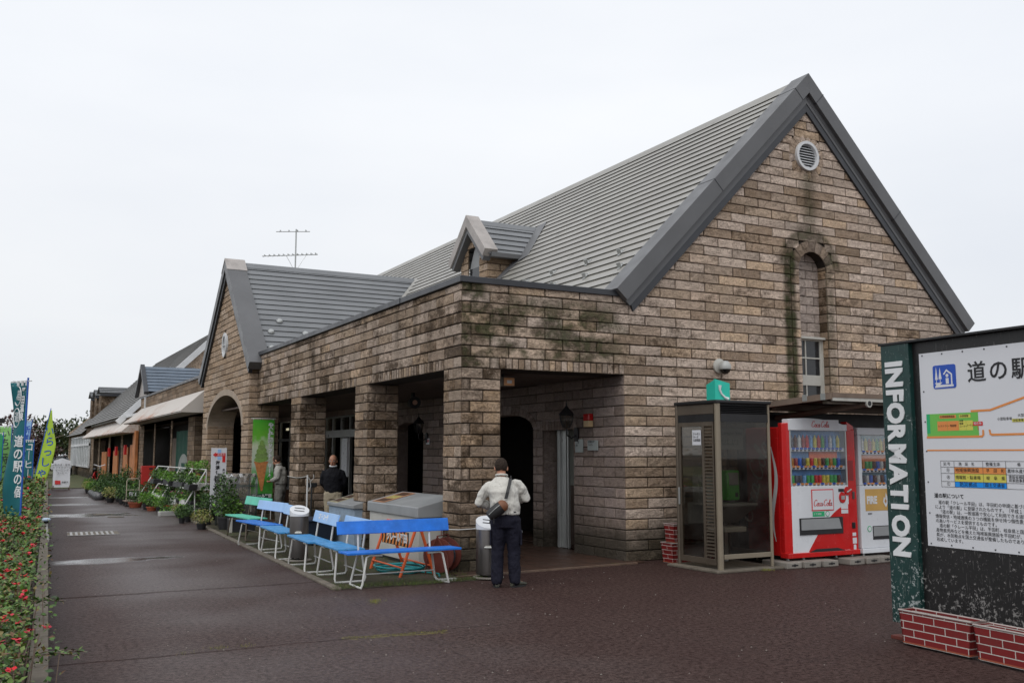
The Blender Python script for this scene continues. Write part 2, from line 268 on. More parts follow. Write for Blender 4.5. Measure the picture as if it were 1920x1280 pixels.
# asphalt
def ground_mat():
    n = NT('wet reddish asphalt')
    sp = n.noise(75, 5, rough=.85); md = n.noise(1.1, 5); lg = n.noise(.22, 3)
    gr = n.mr(n.mth('ADD', n.mth('MULTIPLY', sp, .5), n.mth('MULTIPLY', n.noise(22, 3, rough=.8), .5)), .42, .58)
    c = n.mix(gr, (.016, .0085, .0075), (.088, .054, .047))
    c = n.mix(n.mr(n.noise(31, 3, rough=.8), .59, .66, 0, .5), c, (.16, .11, .10)); c = n.mix(n.mr(n.noise(2.7, 7, rough=.7), .52, .66, 0, .35), c, (.03, .018, .017))
    c = n.mix(n.mr(md, .3, .7, 0, .35), c, (.035, .016, .015))
    # kerb-parallel coordinate: x' = x - .047 y
    xp = n.mth('SUBTRACT', n.x, n.mth('MULTIPLY', n.y, .047))
    far = n.mr(n.y, 9, 30, 0, .5); c = n.mix(far, c, (.035, .023, .022))
    edge = n.mth('MULTIPLY', n.mr(xp, .1, .55, 1, 0, True), .6); c = n.mix(edge, c, (.022, .012, .012))
    # joints between paving strips
    wob = n.mth('MULTIPLY', n.mth('SUBTRACT', n.noise(1.5, 6), .5), .16)
    yj = n.mth('ADD', n.y, wob)
    onpath = n.mr(xp, 3.2, 3.6, 1, .0)
    j1 = n.mth('MULTIPLY', n.band(yj, 11.95, .02, .07), onpath)
    j2 = n.mth('MULTIPLY', n.band(yj, 8.22, .006, .035), n.mr(n.x, 4.0, 5.0, 1, 0))
    jn = n.mth('MAXIMUM', j1, j2); jn = n.mth('MAXIMUM', jn, n.mth('MULTIPLY', n.mth('MULTIPLY', n.band(n.mth('ADD', xp, n.mth('MULTIPLY', wob, .3)), 3.06, .004, .02), n.mr(n.y, 10.9, 11.1, 1, 0)), .6))
    c = n.mix(n.mth('MULTIPLY', n.mth('MULTIPLY', jn, n.mr(n.noise(3, 6, rough=.7), .4, .6, .15, 1)), .6), c, (.013, .007, .006))
    # puddle film (real damp areas)
    def pud(cx, cy, rx, ry, k):
        a = n.mth('DIVIDE', n.mth('SUBTRACT', n.x, cx), rx); b = n.mth('DIVIDE', n.mth('SUBTRACT', n.y, cy), ry)
        d = n.mth('SQRT', n.mth('ADD', n.mth('MULTIPLY', a, a), n.mth('MULTIPLY', b, b)))
        d = n.mth('ADD', d, n.mth('MULTIPLY', n.mth('SUBTRACT', n.noise(1.6, 5, sc=(1, 1, 1)), .5), 1.6))
        return n.mr(d, .55, 1.0, k, 0, True)
    p = n.mth('MAXIMUM', pud(1.7, 15.8, 1.0, .42, 1), pud(2.3, 27.6, 1.6, 1.0, .95))
    p = n.mth('MAXIMUM', p, pud(2.4, 33.5, 1.2, .9, .6))
    p = n.mth('MAXIMUM', p, pud(2.6, 39, 1.0, .8, .6))
    damp = n.mth('MULTIPLY', n.mth('MULTIPLY', n.mr(lg, .38, .55, .25, 1), n.mr(xp, .3, 1.4, .2, 1, True)), n.mr(xp, 3.6, 5.2, 1, .1, True))
    r = n.mth('SUBTRACT', .62, n.mth('MULTIPLY', damp, .2))
    r = n.mth('ADD', r, n.mth('MULTIPLY', jn, .25))
    r = n.mth('ADD', n.mth('MULTIPLY', r, n.mth('SUBTRACT', 1, p)), n.mth('MULTIPLY', p, .13))
    c = n.mix(n.mth('MULTIPLY', p, .5), c, (.012, .009, .009))
    h = n.mth('MULTIPLY', n.noise(45, 6, rough=.8), n.mth('SUBTRACT', 1, n.mth('MULTIPLY', p, .93)))
    n.bump(h, .6, .010)
    li = n.mth('MULTIPLY', n.band(n.mth('ADD', n.y, n.mth('ADD', n.mth('MULTIPLY', n.x, .12), n.mth('MULTIPLY', n.mth('SUBTRACT', n.noise(4, 5), .5), .12))), 8.52, .012, .02), n.mth('MULTIPLY', n.mr(n.x, 2.75, 2.85, 0, 1), n.mr(n.x, 3.65, 3.72, 1, 0))); c = n.mix(n.mth('MULTIPLY', li, n.mr(n.noise(14, 5), .4, .55)), c, (.13, .11, .025)); m_ = n.fin(c, r, 0, .5); n.put(n.mth('MAXIMUM', n.mth('MULTIPLY', n.mth('MAXIMUM', n.mth('MULTIPLY', damp, .56), .11), n.mr(gr, 0, 1, .45, 1.55)), n.mth('MULTIPLY', p, .5)), n.b.inputs['Specular IOR Level']); return m_
mt['ground'] = ground_mat()
def verge_mat():
    n = NT('bare soil with moss'); a = n.noise(5, 7, rough=.7); b = n.noise(60, 4)
    c = n.mix(n.mr(a, .4, .62), (.050, .034, .022), (.035, .045, .014)); c = n.mix(n.mr(b, .55, .7, 0, .6), c, (.12, .09, .06))
    n.bump(n.mth('ADD', a, n.mth('MULTIPLY', b, .6)), .8, .03); return n.fin(c, .95)
mt['verge'] = verge_mat()
def tile_mat():
    n = NT('brown porch tiles'); c = n.t.nodes.new('ShaderNodeTexBrick'); n.t.links.new(n.pos, c.inputs['Vector'])
    c.inputs['Scale'].default_value = 1; c.inputs['Brick Width'].default_value = .3; c.inputs['Row Height'].default_value = .3; c.offset = 0
    c.inputs['Mortar Size'].default_value = .008; c.inputs['Color1'].default_value = (.075, .04, .028, 1); c.inputs['Color2'].default_value = (.05, .028, .02, 1); c.inputs['Mortar'].default_value = (.03, .022, .018, 1)
    return n.fin(c.outputs[0], n.mr(n.noise(3, 4), .3, .7, .35, .6), 0, .5)
mt['tile'] = tile_mat()
def lawn_mat():
    n = NT('distant lawn'); c = n.mix(n.mr(n.noise(2, 6), .35, .65), (.04, .06, .015), (.09, .085, .03)); return n.fin(c, .95)
mt['lawn'] = lawn_mat()

# ------------------------------------------------------------------ mesh helpers
WORLD_ROOTS = {}
class MB:
    def __init__(s): s.v = []; s.f = []; s.m = []; s.e = None
    def add(s, vs, fs, m=0):
        o = len(s.v); s.v += [tuple(q) for q in vs]
        for f in fs: s.f.append([i + o for i in f]); s.m.append(m)
        return s
    def quad(s, a, b, c, d, m=0): return s.add([a, b, c, d], [(0, 1, 2, 3)], m)
    def box(s, x0, y0, z0, x1, y1, z1, m=0, T=None):
        vs = [(x, y, z) for z in (z0, z1) for y in (y0, y1) for x in (x0, x1)]
        if T is not None: vs = [tuple(T @ Vector(q)) for q in vs]
        return s.add(vs, [(0, 2, 3, 1), (4, 5, 7, 6), (0, 1, 5, 4), (2, 6, 7, 3), (0, 4, 6, 2), (1, 3, 7, 5)], m)
    def cbox(s, c, d, m=0, T=None):
        return s.box(c[0] - d[0] / 2, c[1] - d[1] / 2, c[2] - d[2] / 2, c[0] + d[0] / 2, c[1] + d[1] / 2, c[2] + d[2] / 2, m, T)
    def prism(s, poly, vec, m=0):
        n = len(poly); vec = Vector(vec); a = [Vector(p) for p in poly]; b = [p + vec for p in a]
        return s.add(a + b, [tuple(range(n))[::-1], tuple(range(n, 2 * n))] + [(i, (i + 1) % n, n + (i + 1) % n, n + i) for i in range(n)], m)
    def tube(s, pts, r, n=8, closed=False, m=0):
        pts = [Vector(p) for p in pts]; k = len(pts); rad = r if isinstance(r, (list, tuple)) else [r] * k
        vs = []; up0 = Vector((0, 0, 1)); prev = None
        for i, p in enumerate(pts):
            if closed: t = (pts[(i + 1) % k] - pts[i - 1])
            else: t = (pts[min(i + 1, k - 1)] - pts[max(i - 1, 0)])
            t = t.normalized() if t.length > 1e-9 else Vector((0, 0, 1))
            if prev is None:
                u = t.cross(up0)
                if u.length < .05: u = t.cross(Vector((1, 0, 0)))
            else: u = prev - t * prev.dot(t)
            u.normalize(); prev = u; v = t.cross(u)
            vs += [p + (u * cos(2 * pi * j / n) + v * sin(2 * pi * j / n)) * rad[i] for j in range(n)]
        fs = [(i * n + j, i * n + (j + 1) % n, ((i + 1) % k) * n + (j + 1) % n, ((i + 1) % k) * n + j) for i in range(k if closed else k - 1) for j in range(n)]
        if not closed: fs += [tuple(range(n))[::-1], tuple(range((k - 1) * n, k * n))]
        return s.add(vs, fs, m)
    def lathe(s, prof, c=(0, 0, 0), n=20, m=0, T=None):
        vs = [(c[0] + r * cos(2 * pi * j / n), c[1] + r * sin(2 * pi * j / n), c[2] + z) for r, z in prof for j in range(n)]
        if T is not None: vs = [tuple(T @ Vector(q)) for q in vs]
        k = len(prof)
        fs = [(i * n + j, i * n + (j + 1) % n, (i + 1) * n + (j + 1) % n, (i + 1) * n + j) for i in range(k - 1) for j in range(n)]
        fs += [tuple(range(n))[::-1], tuple(range((k - 1) * n, k * n))]
        return s.add(vs, fs, m)
    def loft(s, rings, n=14, m=0):     # rings: (centre, axis u * rx, axis v * ry)
        vs = []
        for c, u, v in rings:
            c = Vector(c); u = Vector(u); v = Vector(v)
            vs += [c + u * cos(2 * pi * j / n) + v * sin(2 * pi * j / n) for j in range(n)]
        k = len(rings)
        fs = [(i * n + j, i * n + (j + 1) % n, (i + 1) * n + (j + 1) % n, (i + 1) * n + j) for i in range(k - 1) for j in range(n)]
        fs += [tuple(range(n))[::-1], tuple(range((k - 1) * n, k * n))]
        return s.add(vs, fs, m)
    def leaf(s, p, d, up, l, wd, m=0):
        p = Vector(p); sd_ = d.cross(up)
        if sd_.length < 1e-4: sd_ = Vector((1, 0, 0))
        sd_.normalize(); q = sd_.cross(d)
        return s.add([p, p + d * l * .5 + sd_ * wd * .5 + q * l * .06, p + d * l, p + d * l * .5 - sd_ * wd * .5 + q * l * .06], [(0, 1, 2, 3)], m)
    def cloud(s, c, r, n, size, rg, m=0, flat=.5, shell=.35, asp=.6):
        for _ in range(n):
            while True:
                q = Vector((rg.uniform(-1, 1), rg.uniform(-1, 1), rg.uniform(-1, 1)))
                if shell < q.length < 1: break
            p = Vector((c[0] + q.x * r[0], c[1] + q.y * r[1], c[2] + q.z * r[2]))
            d = (q + Vector((rg.gauss(0, .6), rg.gauss(0, .6), rg.gauss(0, .6) + .2))).normalized()
            up = Vector((rg.gauss(0, .5), rg.gauss(0, .5), 1)).normalized()
            l = size * rg.uniform(.6, 1.3); s.leaf(p, d, up, l, l * asp, m)
        return s
    def build(s, name, mats, parent=None, smooth=False, bevel=0, norm=True, seg=2, tag_=None):
        me = bpy.data.meshes.new(name); me.from_pydata(s.v, [], s.f)
        if not isinstance(mats, (list, tuple)): mats = [mats]
        for q in mats: me.materials.append(mt[q] if isinstance(q, str) else q)
        if len(mats) > 1: me.polygons.foreach_set('material_index', s.m)
        if norm:
            bm = bmesh.new(); bm.from_mesh(me); bmesh.ops.recalc_face_normals(bm, faces=bm.faces); bm.to_mesh(me); bm.free()
        if smooth: me.polygons.foreach_set('use_smooth', [True] * len(me.polygons))
        if s.e:
            at = me.attributes.new('joint_dirt', 'FLOAT', 'POINT'); ev = (s.e + [1.0] * len(s.v))[:len(s.v)]; at.data.foreach_set('value', ev)
        me.update(); o = bpy.data.objects.new(name, me); COL.objects.link(o)
        if parent is not None:
            o.parent = parent
            if parent.name in WORLD_ROOTS: o.matrix_parent_inverse = WORLD_ROOTS[parent.name]
        if bevel:
            b = o.modifiers.new('bevel', 'BEVEL'); b.width = bevel; b.segments = seg; b.limit_method = 'ANGLE'
        if smooth and bevel == 0 and smooth != 'all':
            try: me.set_sharp_from_angle(angle=RA(40))
            except Exception: pass
        return o

def tag(o, label=None, cat=None, group=None, kind=None):
    if label: o['label'] = label
    if cat: o['category'] = cat
    if group: o['group'] = group
    if kind: o['kind'] = kind
    return o
def thing(name, label, cat, loc=(0, 0, 0), rz=0, group=None, world=False):
    o = bpy.data.objects.new(name, None); COL.objects.link(o); o.empty_display_size = .2
    o.location = loc; o.rotation_euler = (0, 0, rz); tag(o, label, cat, group)
    if world: WORLD_ROOTS[o.name] = (Matrix.Translation(loc) @ Matrix.Rotation(rz, 4, 'Z')).inverted()
    return o
def dup(root, loc, rz=0, label=None, group=None, scale=None):
    r = root.copy(); COL.objects.link(r); r.location = loc; r.rotation_euler = (0, 0, rz)
    if label: r['label'] = label
    if group: r['group'] = group
    if scale: r.scale = scale
    def rec(a, b):
        for ch in list(a.children):
            c = ch.copy(); COL.objects.link(c); c.parent = b; rec(ch, c)
    rec(root, r); return r

TEXTS = []
def text(s, size, parent, loc, X, Y, mat, name='lettering', align='LEFT', bold=0, shear=0, sp=1, ln=1, ext=.0015, deform=None, sx=1, label=None):
    """lettering laid on a surface: X and Y are the surface's right and up directions"""
    cu = bpy.data.curves.new('t', 'FONT'); cu.body = s; cu.size = size; cu.align_x = align; cu.align_y = 'CENTER'; cu.offset = bold
    cu.shear = shear; cu.space_character = sp; cu.space_line = ln; cu.extrude = ext; cu.resolution_u = 3
    ob = bpy.data.objects.new('t', cu); COL.objects.link(ob)
    TEXTS.append((ob, parent, Vector(loc), Vector(X).normalized(), Vector(Y).normalized(), mat, name, deform, sx))
def finish_texts():
    dg = bpy.context.evaluated_depsgraph_get()
    for ob, parent, loc, X, Y, mat, name, deform, sx in TEXTS:
        me = bpy.data.meshes.new_from_object(ob.evaluated_get(dg)); me.name = name; me.materials.clear(); me.materials.append(mt[mat])
        Z = X.cross(Y)
        for v in me.vertices:
            q = v.co.copy(); p = loc + X * q.x * sx + Y * q.y + Z * q.z
            v.co = deform(p) if deform else p
        o = bpy.data.objects.new(name, me); COL.objects.link(o); o.parent = parent
        if parent.name in WORLD_ROOTS: o.matrix_parent_inverse = WORLD_ROOTS[parent.name]
    for t in TEXTS:
        cu = t[0].data; bpy.data.objects.remove(t[0]); bpy.data.curves.remove(cu)

def structure(name, mb, mats, **k):
    return tag(mb.build(name, mats, **k), kind='structure')

# ------------------------------------------------------------------ ground
g = MB(); S = 900
g.quad((-S, -200, 0), (S, -200, 0), (S, S, 0), (-S, S, 0)); structure('ground', g, 'ground')
KX = lambda y, x0=3.64: x0 + .047 * (y - 11.19)        # inner kerb line
LX = lambda y: .52 + .046 * (y - 9.36)                  # edge of the flower bed
g = MB()
g.quad((3.66, 11.12, .004), (5.9, 11.12, .004), (5.9, 11.95, .004), (KX(11.95), 11.95, .004))
g.quad((KX(11.95), 11.95, .004), (5.9, 11.95, .004), (5.9, 29, .004), (KX(29), 29, .004)); structure('verge', g, 'verge')
g = MB(); g.quad((5.45, 11.5, .012), (8.6, 11.72, .012), (8.6, 34, .012), (5.45, 34, .012)); structure('porch_floor', g, 'tile')
g = MB()
def kerb_run(g, fx, y0, y1, wd, h, seg=.6):
    y = y0
    while y < y1:
        e = min(y + seg - .012, y1); g.prism([(fx(y), y, 0), (fx(y) + wd, y, 0), (fx(y) + wd, y, h), (fx(y), y, h)], (fx(e) - fx(y), e - y, 0)); y += seg
kerb_run(g, lambda y: KX(y) - .02, 11.1, 29, .10, .03); structure('verge_kerb', g, 'kerb_m', bevel=.006)
g = MB(); kerb_run(g, lambda y: LX(y) - .14, 3, 60, .13, .10); structure('bed_kerb', g, 'kerb_m', bevel=.01)
g = MB(); g.quad((-25, 3, .03), (LX(3) - .15, 3, .03), (LX(60) - .15, 60, .03), (-25, 60, .03)); structure('flower_bed_soil', g, 'soil')
g = MB(); g.quad((-60, 48, .035), (1.9, 48, .035), (2.6, 49.0, .035), (2.6, 49.3, .035)); g.quad((-60, 48.9, .02), (5.6, 48.9, .02), (14, 110, .02), (-60, 110, .02)); structure('lawn', g, 'lawn')
# porch step edge strip
g = MB(); g.prism([(5.4, 11.46, 0), (8.4, 11.66, 0), (8.4, 11.73, 0), (5.4, 11.53, 0)], (0, 0, .02)); structure('porch_edge', g, M('brown edge tiles', (.13, .085, .06), .7, var=.3, vs=9, dirt=.5))
# ------------------------------------------------------------------ stone walls, block by block
H = .155
def merge_cuts(a, b, cuts, mn=.11):
    c = [a] + [q for q in cuts if a + mn < q < b - mn] + [b]; return c
def stone_wall(mb, O, U, N, z0, z1, iv, L_=.6, seed=0, nu=6, nv=3, offs=0.0, wrap=(), rock=1.0, H=H, back=None, halfbond=True):
    """blocks laid in courses; iv(z) gives the solid intervals of a course"""
    O = Vector(O); U = Vector(U); N = Vector(N); d0 = .014; gp = .0056
    k = int(math.floor(z0 / H + .001))
    while k * H < z1 - .01:
        zb, zt = max(k * H, z0), min((k + 1) * H, z1)
        if zt - zb < .03: k += 1; continue
        for a, b in iv((zb + zt) / 2):
            if b - a < .02: continue
            if back is not None: back.add([O + U * a + Vector((0, 0, zb)), O + U * b + Vector((0, 0, zb)), O + U * b + Vector((0, 0, zt)), O + U * a + Vector((0, 0, zt))], [(0, 1, 2, 3)])
            ph = offs + (.5 * L_ if (k % 2 and halfbond) else 0)
            i0 = int(math.floor((a - ph) / L_)); cuts = [ph + i * L_ for i in range(i0, int((b - ph) / L_) + 2)]
            c = merge_cuts(a, b, cuts)
            for p, q in zip(c[:-1], c[1:]):
                pp = p - d0 if any(abs(p - w_) < .003 for w_ in wrap) else p + gp
                qq = q + d0 if any(abs(q - w_) < .003 for w_ in wrap) else q - gp
                stone(mb, O, U, N, pp, qq, zb + gp, zt - gp, d0, seed + k * 131 + p, nu, nv, rock)
        k += 1
def stone(mb, O, U, N, a, b, z0, z1, d0, seed, nu, nv, rock):
    n_u = max(1, min(nu, int(round((b - a) / .1)))) if nu > 2 else nu
    vs = []; hsh = noise.noise(Vector((seed * 3.7, seed * .31, 1.7)))
    if nv >= 2: nv += 1; n_u += 1
    iu = min(.014, (b - a) * .2); iz = min(.011, (z1 - z0) * .2)
    us = [a] + [a + iu + (b - a - 2 * iu) * i / max(1, n_u - 2) for i in range(n_u - 1)] + [b] if n_u > 2 else [a + (b - a) * i / n_u for i in range(n_u + 1)]
    zs = [z0] + [z0 + iz + (z1 - z0 - 2 * iz) * i / max(1, nv - 2) for i in range(nv - 1)] + [z1] if nv > 2 else [z0 + (z1 - z0) * j / nv for j in range(nv + 1)]
    for j in range(nv + 1):
        for i in range(n_u + 1):
            u = us[i]; z = zs[j]
            edge = i in (0, n_u) or j in (0, nv)
            nn = noise.noise(Vector((u * 7.3 + seed, z * 15, hsh * 9)))
            if edge: d = d0 + .003 * nn
            else:
                d = d0 + rock * (.010 + .005 * hsh + .009 * nn + .006 * noise.noise(Vector((u * 19, z * 31, seed))))
                z += .004 * rock * noise.noise(Vector((u * 9, z * 9, seed + 5)))
            vs.append(O + U * u + N * d + Vector((0, 0, z)))
    W = n_u + 1; fs = [(j * W + i, j * W + i + 1, (j + 1) * W + i + 1, (j + 1) * W + i) for j in range(nv) for i in range(n_u)]
    ring = [i for i in range(W)] + [j * W + n_u for j in range(1, nv + 1)] + [nv * W + i for i in range(n_u - 1, -1, -1)] + [j * W for j in range(nv - 1, 0, -1)]
    base = len(vs); vs += [vs[r] - N * (d0 + .012) for r in ring]; m_ = len(ring)
    fs += [(ring[i], base + i, base + (i + 1) % m_, ring[(i + 1) % m_]) for i in range(m_)]
    if mb.e is None: mb.e = []
    mb.e += [1.0] * (len(mb.v) - len(mb.e)); mb.e += [1.0 if (i in (0, n_u) or j in (0, nv)) else 0.0 for j in range(nv + 1) for i in range(n_u + 1)] + [1.0] * m_
    mb.add(vs, fs)
def wedge(mb, c2, O, U, N, r0, r1, a0, a1, ey=1.0, dep=.02, gap=.01, seed=0, back=.03):
    """voussoir between two angles around c2=(u,z); ey squashes the arch"""
    O = Vector(O); U = Vector(U); N = Vector(N); ga = gap / ((r0 + r1) / 2); a0 += ga / 2; a1 -= ga / 2
    def P(r, a, d, e): return O + U * (c2[0] + r * cos(a)) + Vector((0, 0, c2[1] + (r * sin(a)) * e)) + N * d
    e0 = ey; vs = []
    nn = [[noise.noise(Vector((seed * 5.1 + i * 2.3, j * 3.1, seed))) for j in range(3)] for i in range(3)]
    for i in range(3):
        for j in range(3):
            r = r0 + (r1 - r0) * i / 2; a = a0 + (a1 - a0) * j / 2
            d = dep * (.7 if (i != 1 or j != 1) else 1.3) + .007 * nn[i][j]; vs.append(P(r, a, d, ey))
    fs = [(i * 3 + j, i * 3 + j + 1, (i + 1) * 3 + j + 1, (i + 1) * 3 + j) for i in range(2) for j in range(2)]
    ring = [0, 1, 2, 5, 8, 7, 6, 3]; vs += [vs[r] - N * (dep + back) for r in ring]
    fs += [(ring[i], 9 + i, 9 + (i + 1) % 8, ring[(i + 1) % 8]) for i in range(8)]
    mb.add(vs, fs)
def cut(a, b, holes):
    """interval a..b minus holes"""
    out_ = [(a, b)]
    for h0, h1 in holes:
        nx = []
        for p, q in out_:
            if h1 <= p or h0 >= q: nx.append((p, q)); continue
            if h0 > p: nx.append((p, h0))
            if h1 < q: nx.append((h1, q))
        out_ = nx
    return out_

BR = thing('stone_building', 'long brown stone roadside building with ribbed grey roofs, porch pillars and tall gable', 'building', (5.67, 11.95, 0), world=True)
GY = 11.95; WX = 5.67; CX = 12.36
# --- gable wall with the coping part over the porch
mb = MB(); bk = MB()
NI0, NI1, NSP = 12.08, 12.76, 4.76         # niche opening and arch spring
def gable_iv(z):
    rt = min(16.3, CX + (8.08 - z)) if z > 3.8 else 16.3
    lf = 5.67 if 2.79 < z < 3.98 else 8.4
    if z > 3.98: lf = max(8.4, CX - (8.08 - z))
    hs = []
    if 2.3 < z < NSP: hs.append((NI0 - .19, NI1 + .19))
    elif NSP <= z < 5.32:
        r = .53; q = r * r - (z - NSP) ** 2
        if q > 0: hs.append((12.42 - math.sqrt(q), 12.42 + math.sqrt(q)))
    if abs(z - 6.81) < .36: q = math.sqrt(max(0, .40 ** 2 - (z - 6.81) ** 2)); hs.append((12.36 - q, 12.36 + q))
    if 2.79 < z < 2.945: hs.append((6.25, 8.4))
    return cut(lf, rt, hs)
stone_wall(mb, (0, GY, 0), (1, 0, 0), (0, -1, 0), 0, 8.0, gable_iv, seed=3, wrap=(5.67, 8.4, 16.3), back=bk, offs=.1)
gw = mb.build('gable_wall', 'stone_gable', BR)
# voussoirs, jambs, round vent surround
v = MB(); bkw = MB()
for i in range(9):
    wedge(v, (12.42, NSP), (0, GY, 0), (1, 0, 0), (0, -1, 0), .34, .53, pi * i / 9, pi * (i + 1) / 9, 1, .03, seed=i)
v2_ = MB()
for i in range(16):
    wedge(v2_, (12.36, 6.81), (0, GY, 0), (1, 0, 0), (0, -1, 0), .25, .42, 2 * pi * i / 16, 2 * pi * (i + 1) / 16, 1, .022, seed=i + 20)
stone_wall(v, (0, GY, 0), (1, 0, 0), (0, -1, 0), 2.3, NSP, lambda z: [(NI0 - .19, NI0), (NI1, NI1 + .19)], L_=3, seed=9, nu=3, wrap=(NI0, NI1), back=bkw)
v.build('niche_surround', 'stone_gable', gw); v2_.build('vent_surround', 'stone_gable', gw)
v = MB()   # recessed back wall and reveals
stone_wall(v, (0, GY + .2, 0), (1, 0, 0), (0, -1, 0), 3.60, 5.2, lambda z: [(NI0, NI1)], seed=15, L_=.36, nu=3, rock=.5, back=bkw, offs=NI0)
v.build('niche_wall', 'stone_niche', gw); v = MB()
stone_wall(v, (NI1, 0, 0), (0, 1, 0), (-1, 0, 0), 2.3, 4.9, lambda z: [(GY, GY + .2)], L_=2, seed=16, nu=2, rock=.3, back=bkw)
v.build('niche_reveal', 'stone_pillar', gw); v = MB()  # both reveals use the darker pillar stone, painting in the recess shadow
stone_wall(v, (NI0, 0, 0), (0, 1, 0), (1, 0, 0), 2.3, 4.9, lambda z: [(GY, GY + .2)], L_=2, seed=17, nu=2, rock=.3, back=bkw)
v.build('niche_reveal', 'stone_pillar', gw)
# solid core behind stones (mortar) incl. arch cover
for i in range(9):
    a0, a1 = pi * i / 9, pi * (i + 1) / 9
    for r0, r1 in ((.34, .56),): bkw.add([(12.42 + r * cos(a), GY + .001, NSP + r * sin(a)) for r, a in ((r0, a0), (r1, a0), (r1, a1), (r0, a1))], [(0, 1, 2, 3)])
for i in range(9):
    a0, a1 = pi * i / 9, pi * (i + 1) / 9
    bkw.add([(12.42 + .34 * cos(a), y, NSP + .34 * sin(a)) for a, y in ((a0, GY), (a1, GY), (a1, GY + .2), (a0, GY + .2))], [(0, 1, 2, 3)])
for i in range(16):
    a0, a1 = 2 * pi * i / 16, 2 * pi * (i + 1) / 16
    bkw.add([(12.36 + r * cos(a), GY + .001, 6.81 + r * sin(a)) for r, a in ((.24, a0), (.42, a0), (.42, a1), (.24, a1))], [(0, 1, 2, 3)])
bk.v += []; o_ = len(bk.v); bk.v += bkw.v; bk.f += [[i + o_ for i in f] for f in bkw.f]; bk.m += bkw.m
bk.build('mortar_joints', 'mortar', gw, norm=False)
# round vent
v = MB(); T = Matrix.Translation((12.36, GY, 6.81)) @ Matrix.Rotation(RA(90), 4, 'X')
vs = []
pr = [(.215, -.02), (.215, .07), (.265, .07), (.265, -.02)]
n_ = 32
for r, d in pr: vs += [(12.36 + r * cos(2 * pi * j / n_), GY - d, 6.81 + r * sin(2 * pi * j / n_)) for j in range(n_)]
v.add(vs, [(i * n_ + j, i * n_ + (j + 1) % n_, ((i + 1) % 4) * n_ + (j + 1) % n_, ((i + 1) % 4) * n_ + j) for i in range(4) for j in range(n_)])
vent = v.build('round_vent', 'white_trim', gw, smooth=True)
v = MB()
for i in range(9):
    z = 6.81 - .19 + i * .0475; hw = math.sqrt(max(.001, .212 ** 2 - (z - 6.81) ** 2))
    v.prism([(12.36 - hw, GY - .035, z - .012), (12.36 - hw, GY - .03, z - .006), (12.36 - hw, GY + .01, z + .026), (12.36 - hw, GY + .006, z + .02)], (2 * hw, 0, 0))
v.build('louvre', 'white_trim', vent)
v = MB(); v.lathe([(.22, 0), (.22, .01)], n=24, T=Matrix.Translation((12.36, GY + .03, 6.81)) @ Matrix.Rotation(RA(90), 4, 'X')); v.build('vent_back', 'black', vent)
# niche window
v = MB()
v.box(NI0 - .03, GY + .06, 3.575, NI1 + .03, GY + .2, 3.615)
for x0, x1 in ((NI0, NI0 + .04), (12.32, 12.345), (NI1 - .09, NI1 - .04), (NI1 - .04, NI1)): v.box(x0, GY + .12 + (.0 if x0 > 12.7 else .01), 2.25, x1, GY + .17, 3.575)
for z0, z1 in ((2.77, 2.95), (3.235, 3.26), (3.55, 3.575), (2.25, 2.3)): v.box(NI0 + .04, GY + .125, z0, NI1 - .09, GY + .165, z1)
wf = v.build('niche_window', 'cream', gw, bevel=.004)
v = MB(); v.box(NI0, GY + .15, 2.25, NI1, GY + .16, 3.58); v.build('pane', 'pane', wf)
# soldier course over the porch opening
v = MB()
x = 6.25
while x < 8.39: x1 = min(x + .1024, 8.4); stone(v, Vector((0, GY, 0)), Vector((1, 0, 0)), Vector((0, -1, 0)), x + .005, x1 - .005, 2.794, 2.94, .018, x * 7, 2, 2, .5); x = x1
v.box(6.25, GY, 2.79, 8.4, GY + .5, 3.9, 1)
v.build('lintel_course', ['stone_parapet', 'mortar'], gw, norm=False)

# --- pillars
def pillar(x0, y0, x1, y1, seed, top=2.79):
    v = MB(); b = MB()
    stone_wall(v, (0, y0, 0), (1, 0, 0), (0, -1, 0), 0, top, lambda z: [(x0, x1)], L_=.40, seed=seed, wrap=(x0, x1), nu=4, offs=x0 + .12, back=b)
    stone_wall(v, (x0, 0, 0), (0, 1, 0), (-1, 0, 0), 0, top, lambda z: [(y0, y1)], L_=.40, seed=seed + 1, wrap=(y0, y1), nu=4, offs=y0 + .2, back=b)
    stone_wall(v, (x1, 0, 0), (0, 1, 0), (1, 0, 0), 0, top, lambda z: [(y0, y1)], L_=.40, seed=seed + 2, wrap=(y0, y1), nu=2, nv=2, offs=y0 + .2, back=b)
    stone_wall(v, (0, y1, 0), (1, 0, 0), (0, 1, 0), 0, top, lambda z: [(x0, x1)], L_=.40, seed=seed + 3, wrap=(x0, x1), nu=2, nv=2, offs=x0 + .12, back=b)
    o = v.build('pillar', 'stone_pillar', BR); b.build('mortar_joints', 'mortar', o, norm=False)
pillar(5.67, 11.95, 6.25, 12.5, 31); pillar(5.67, 15.71, 6.20, 16.32, 41); pillar(5.67, 19.85, 6.20, 20.5, 51)

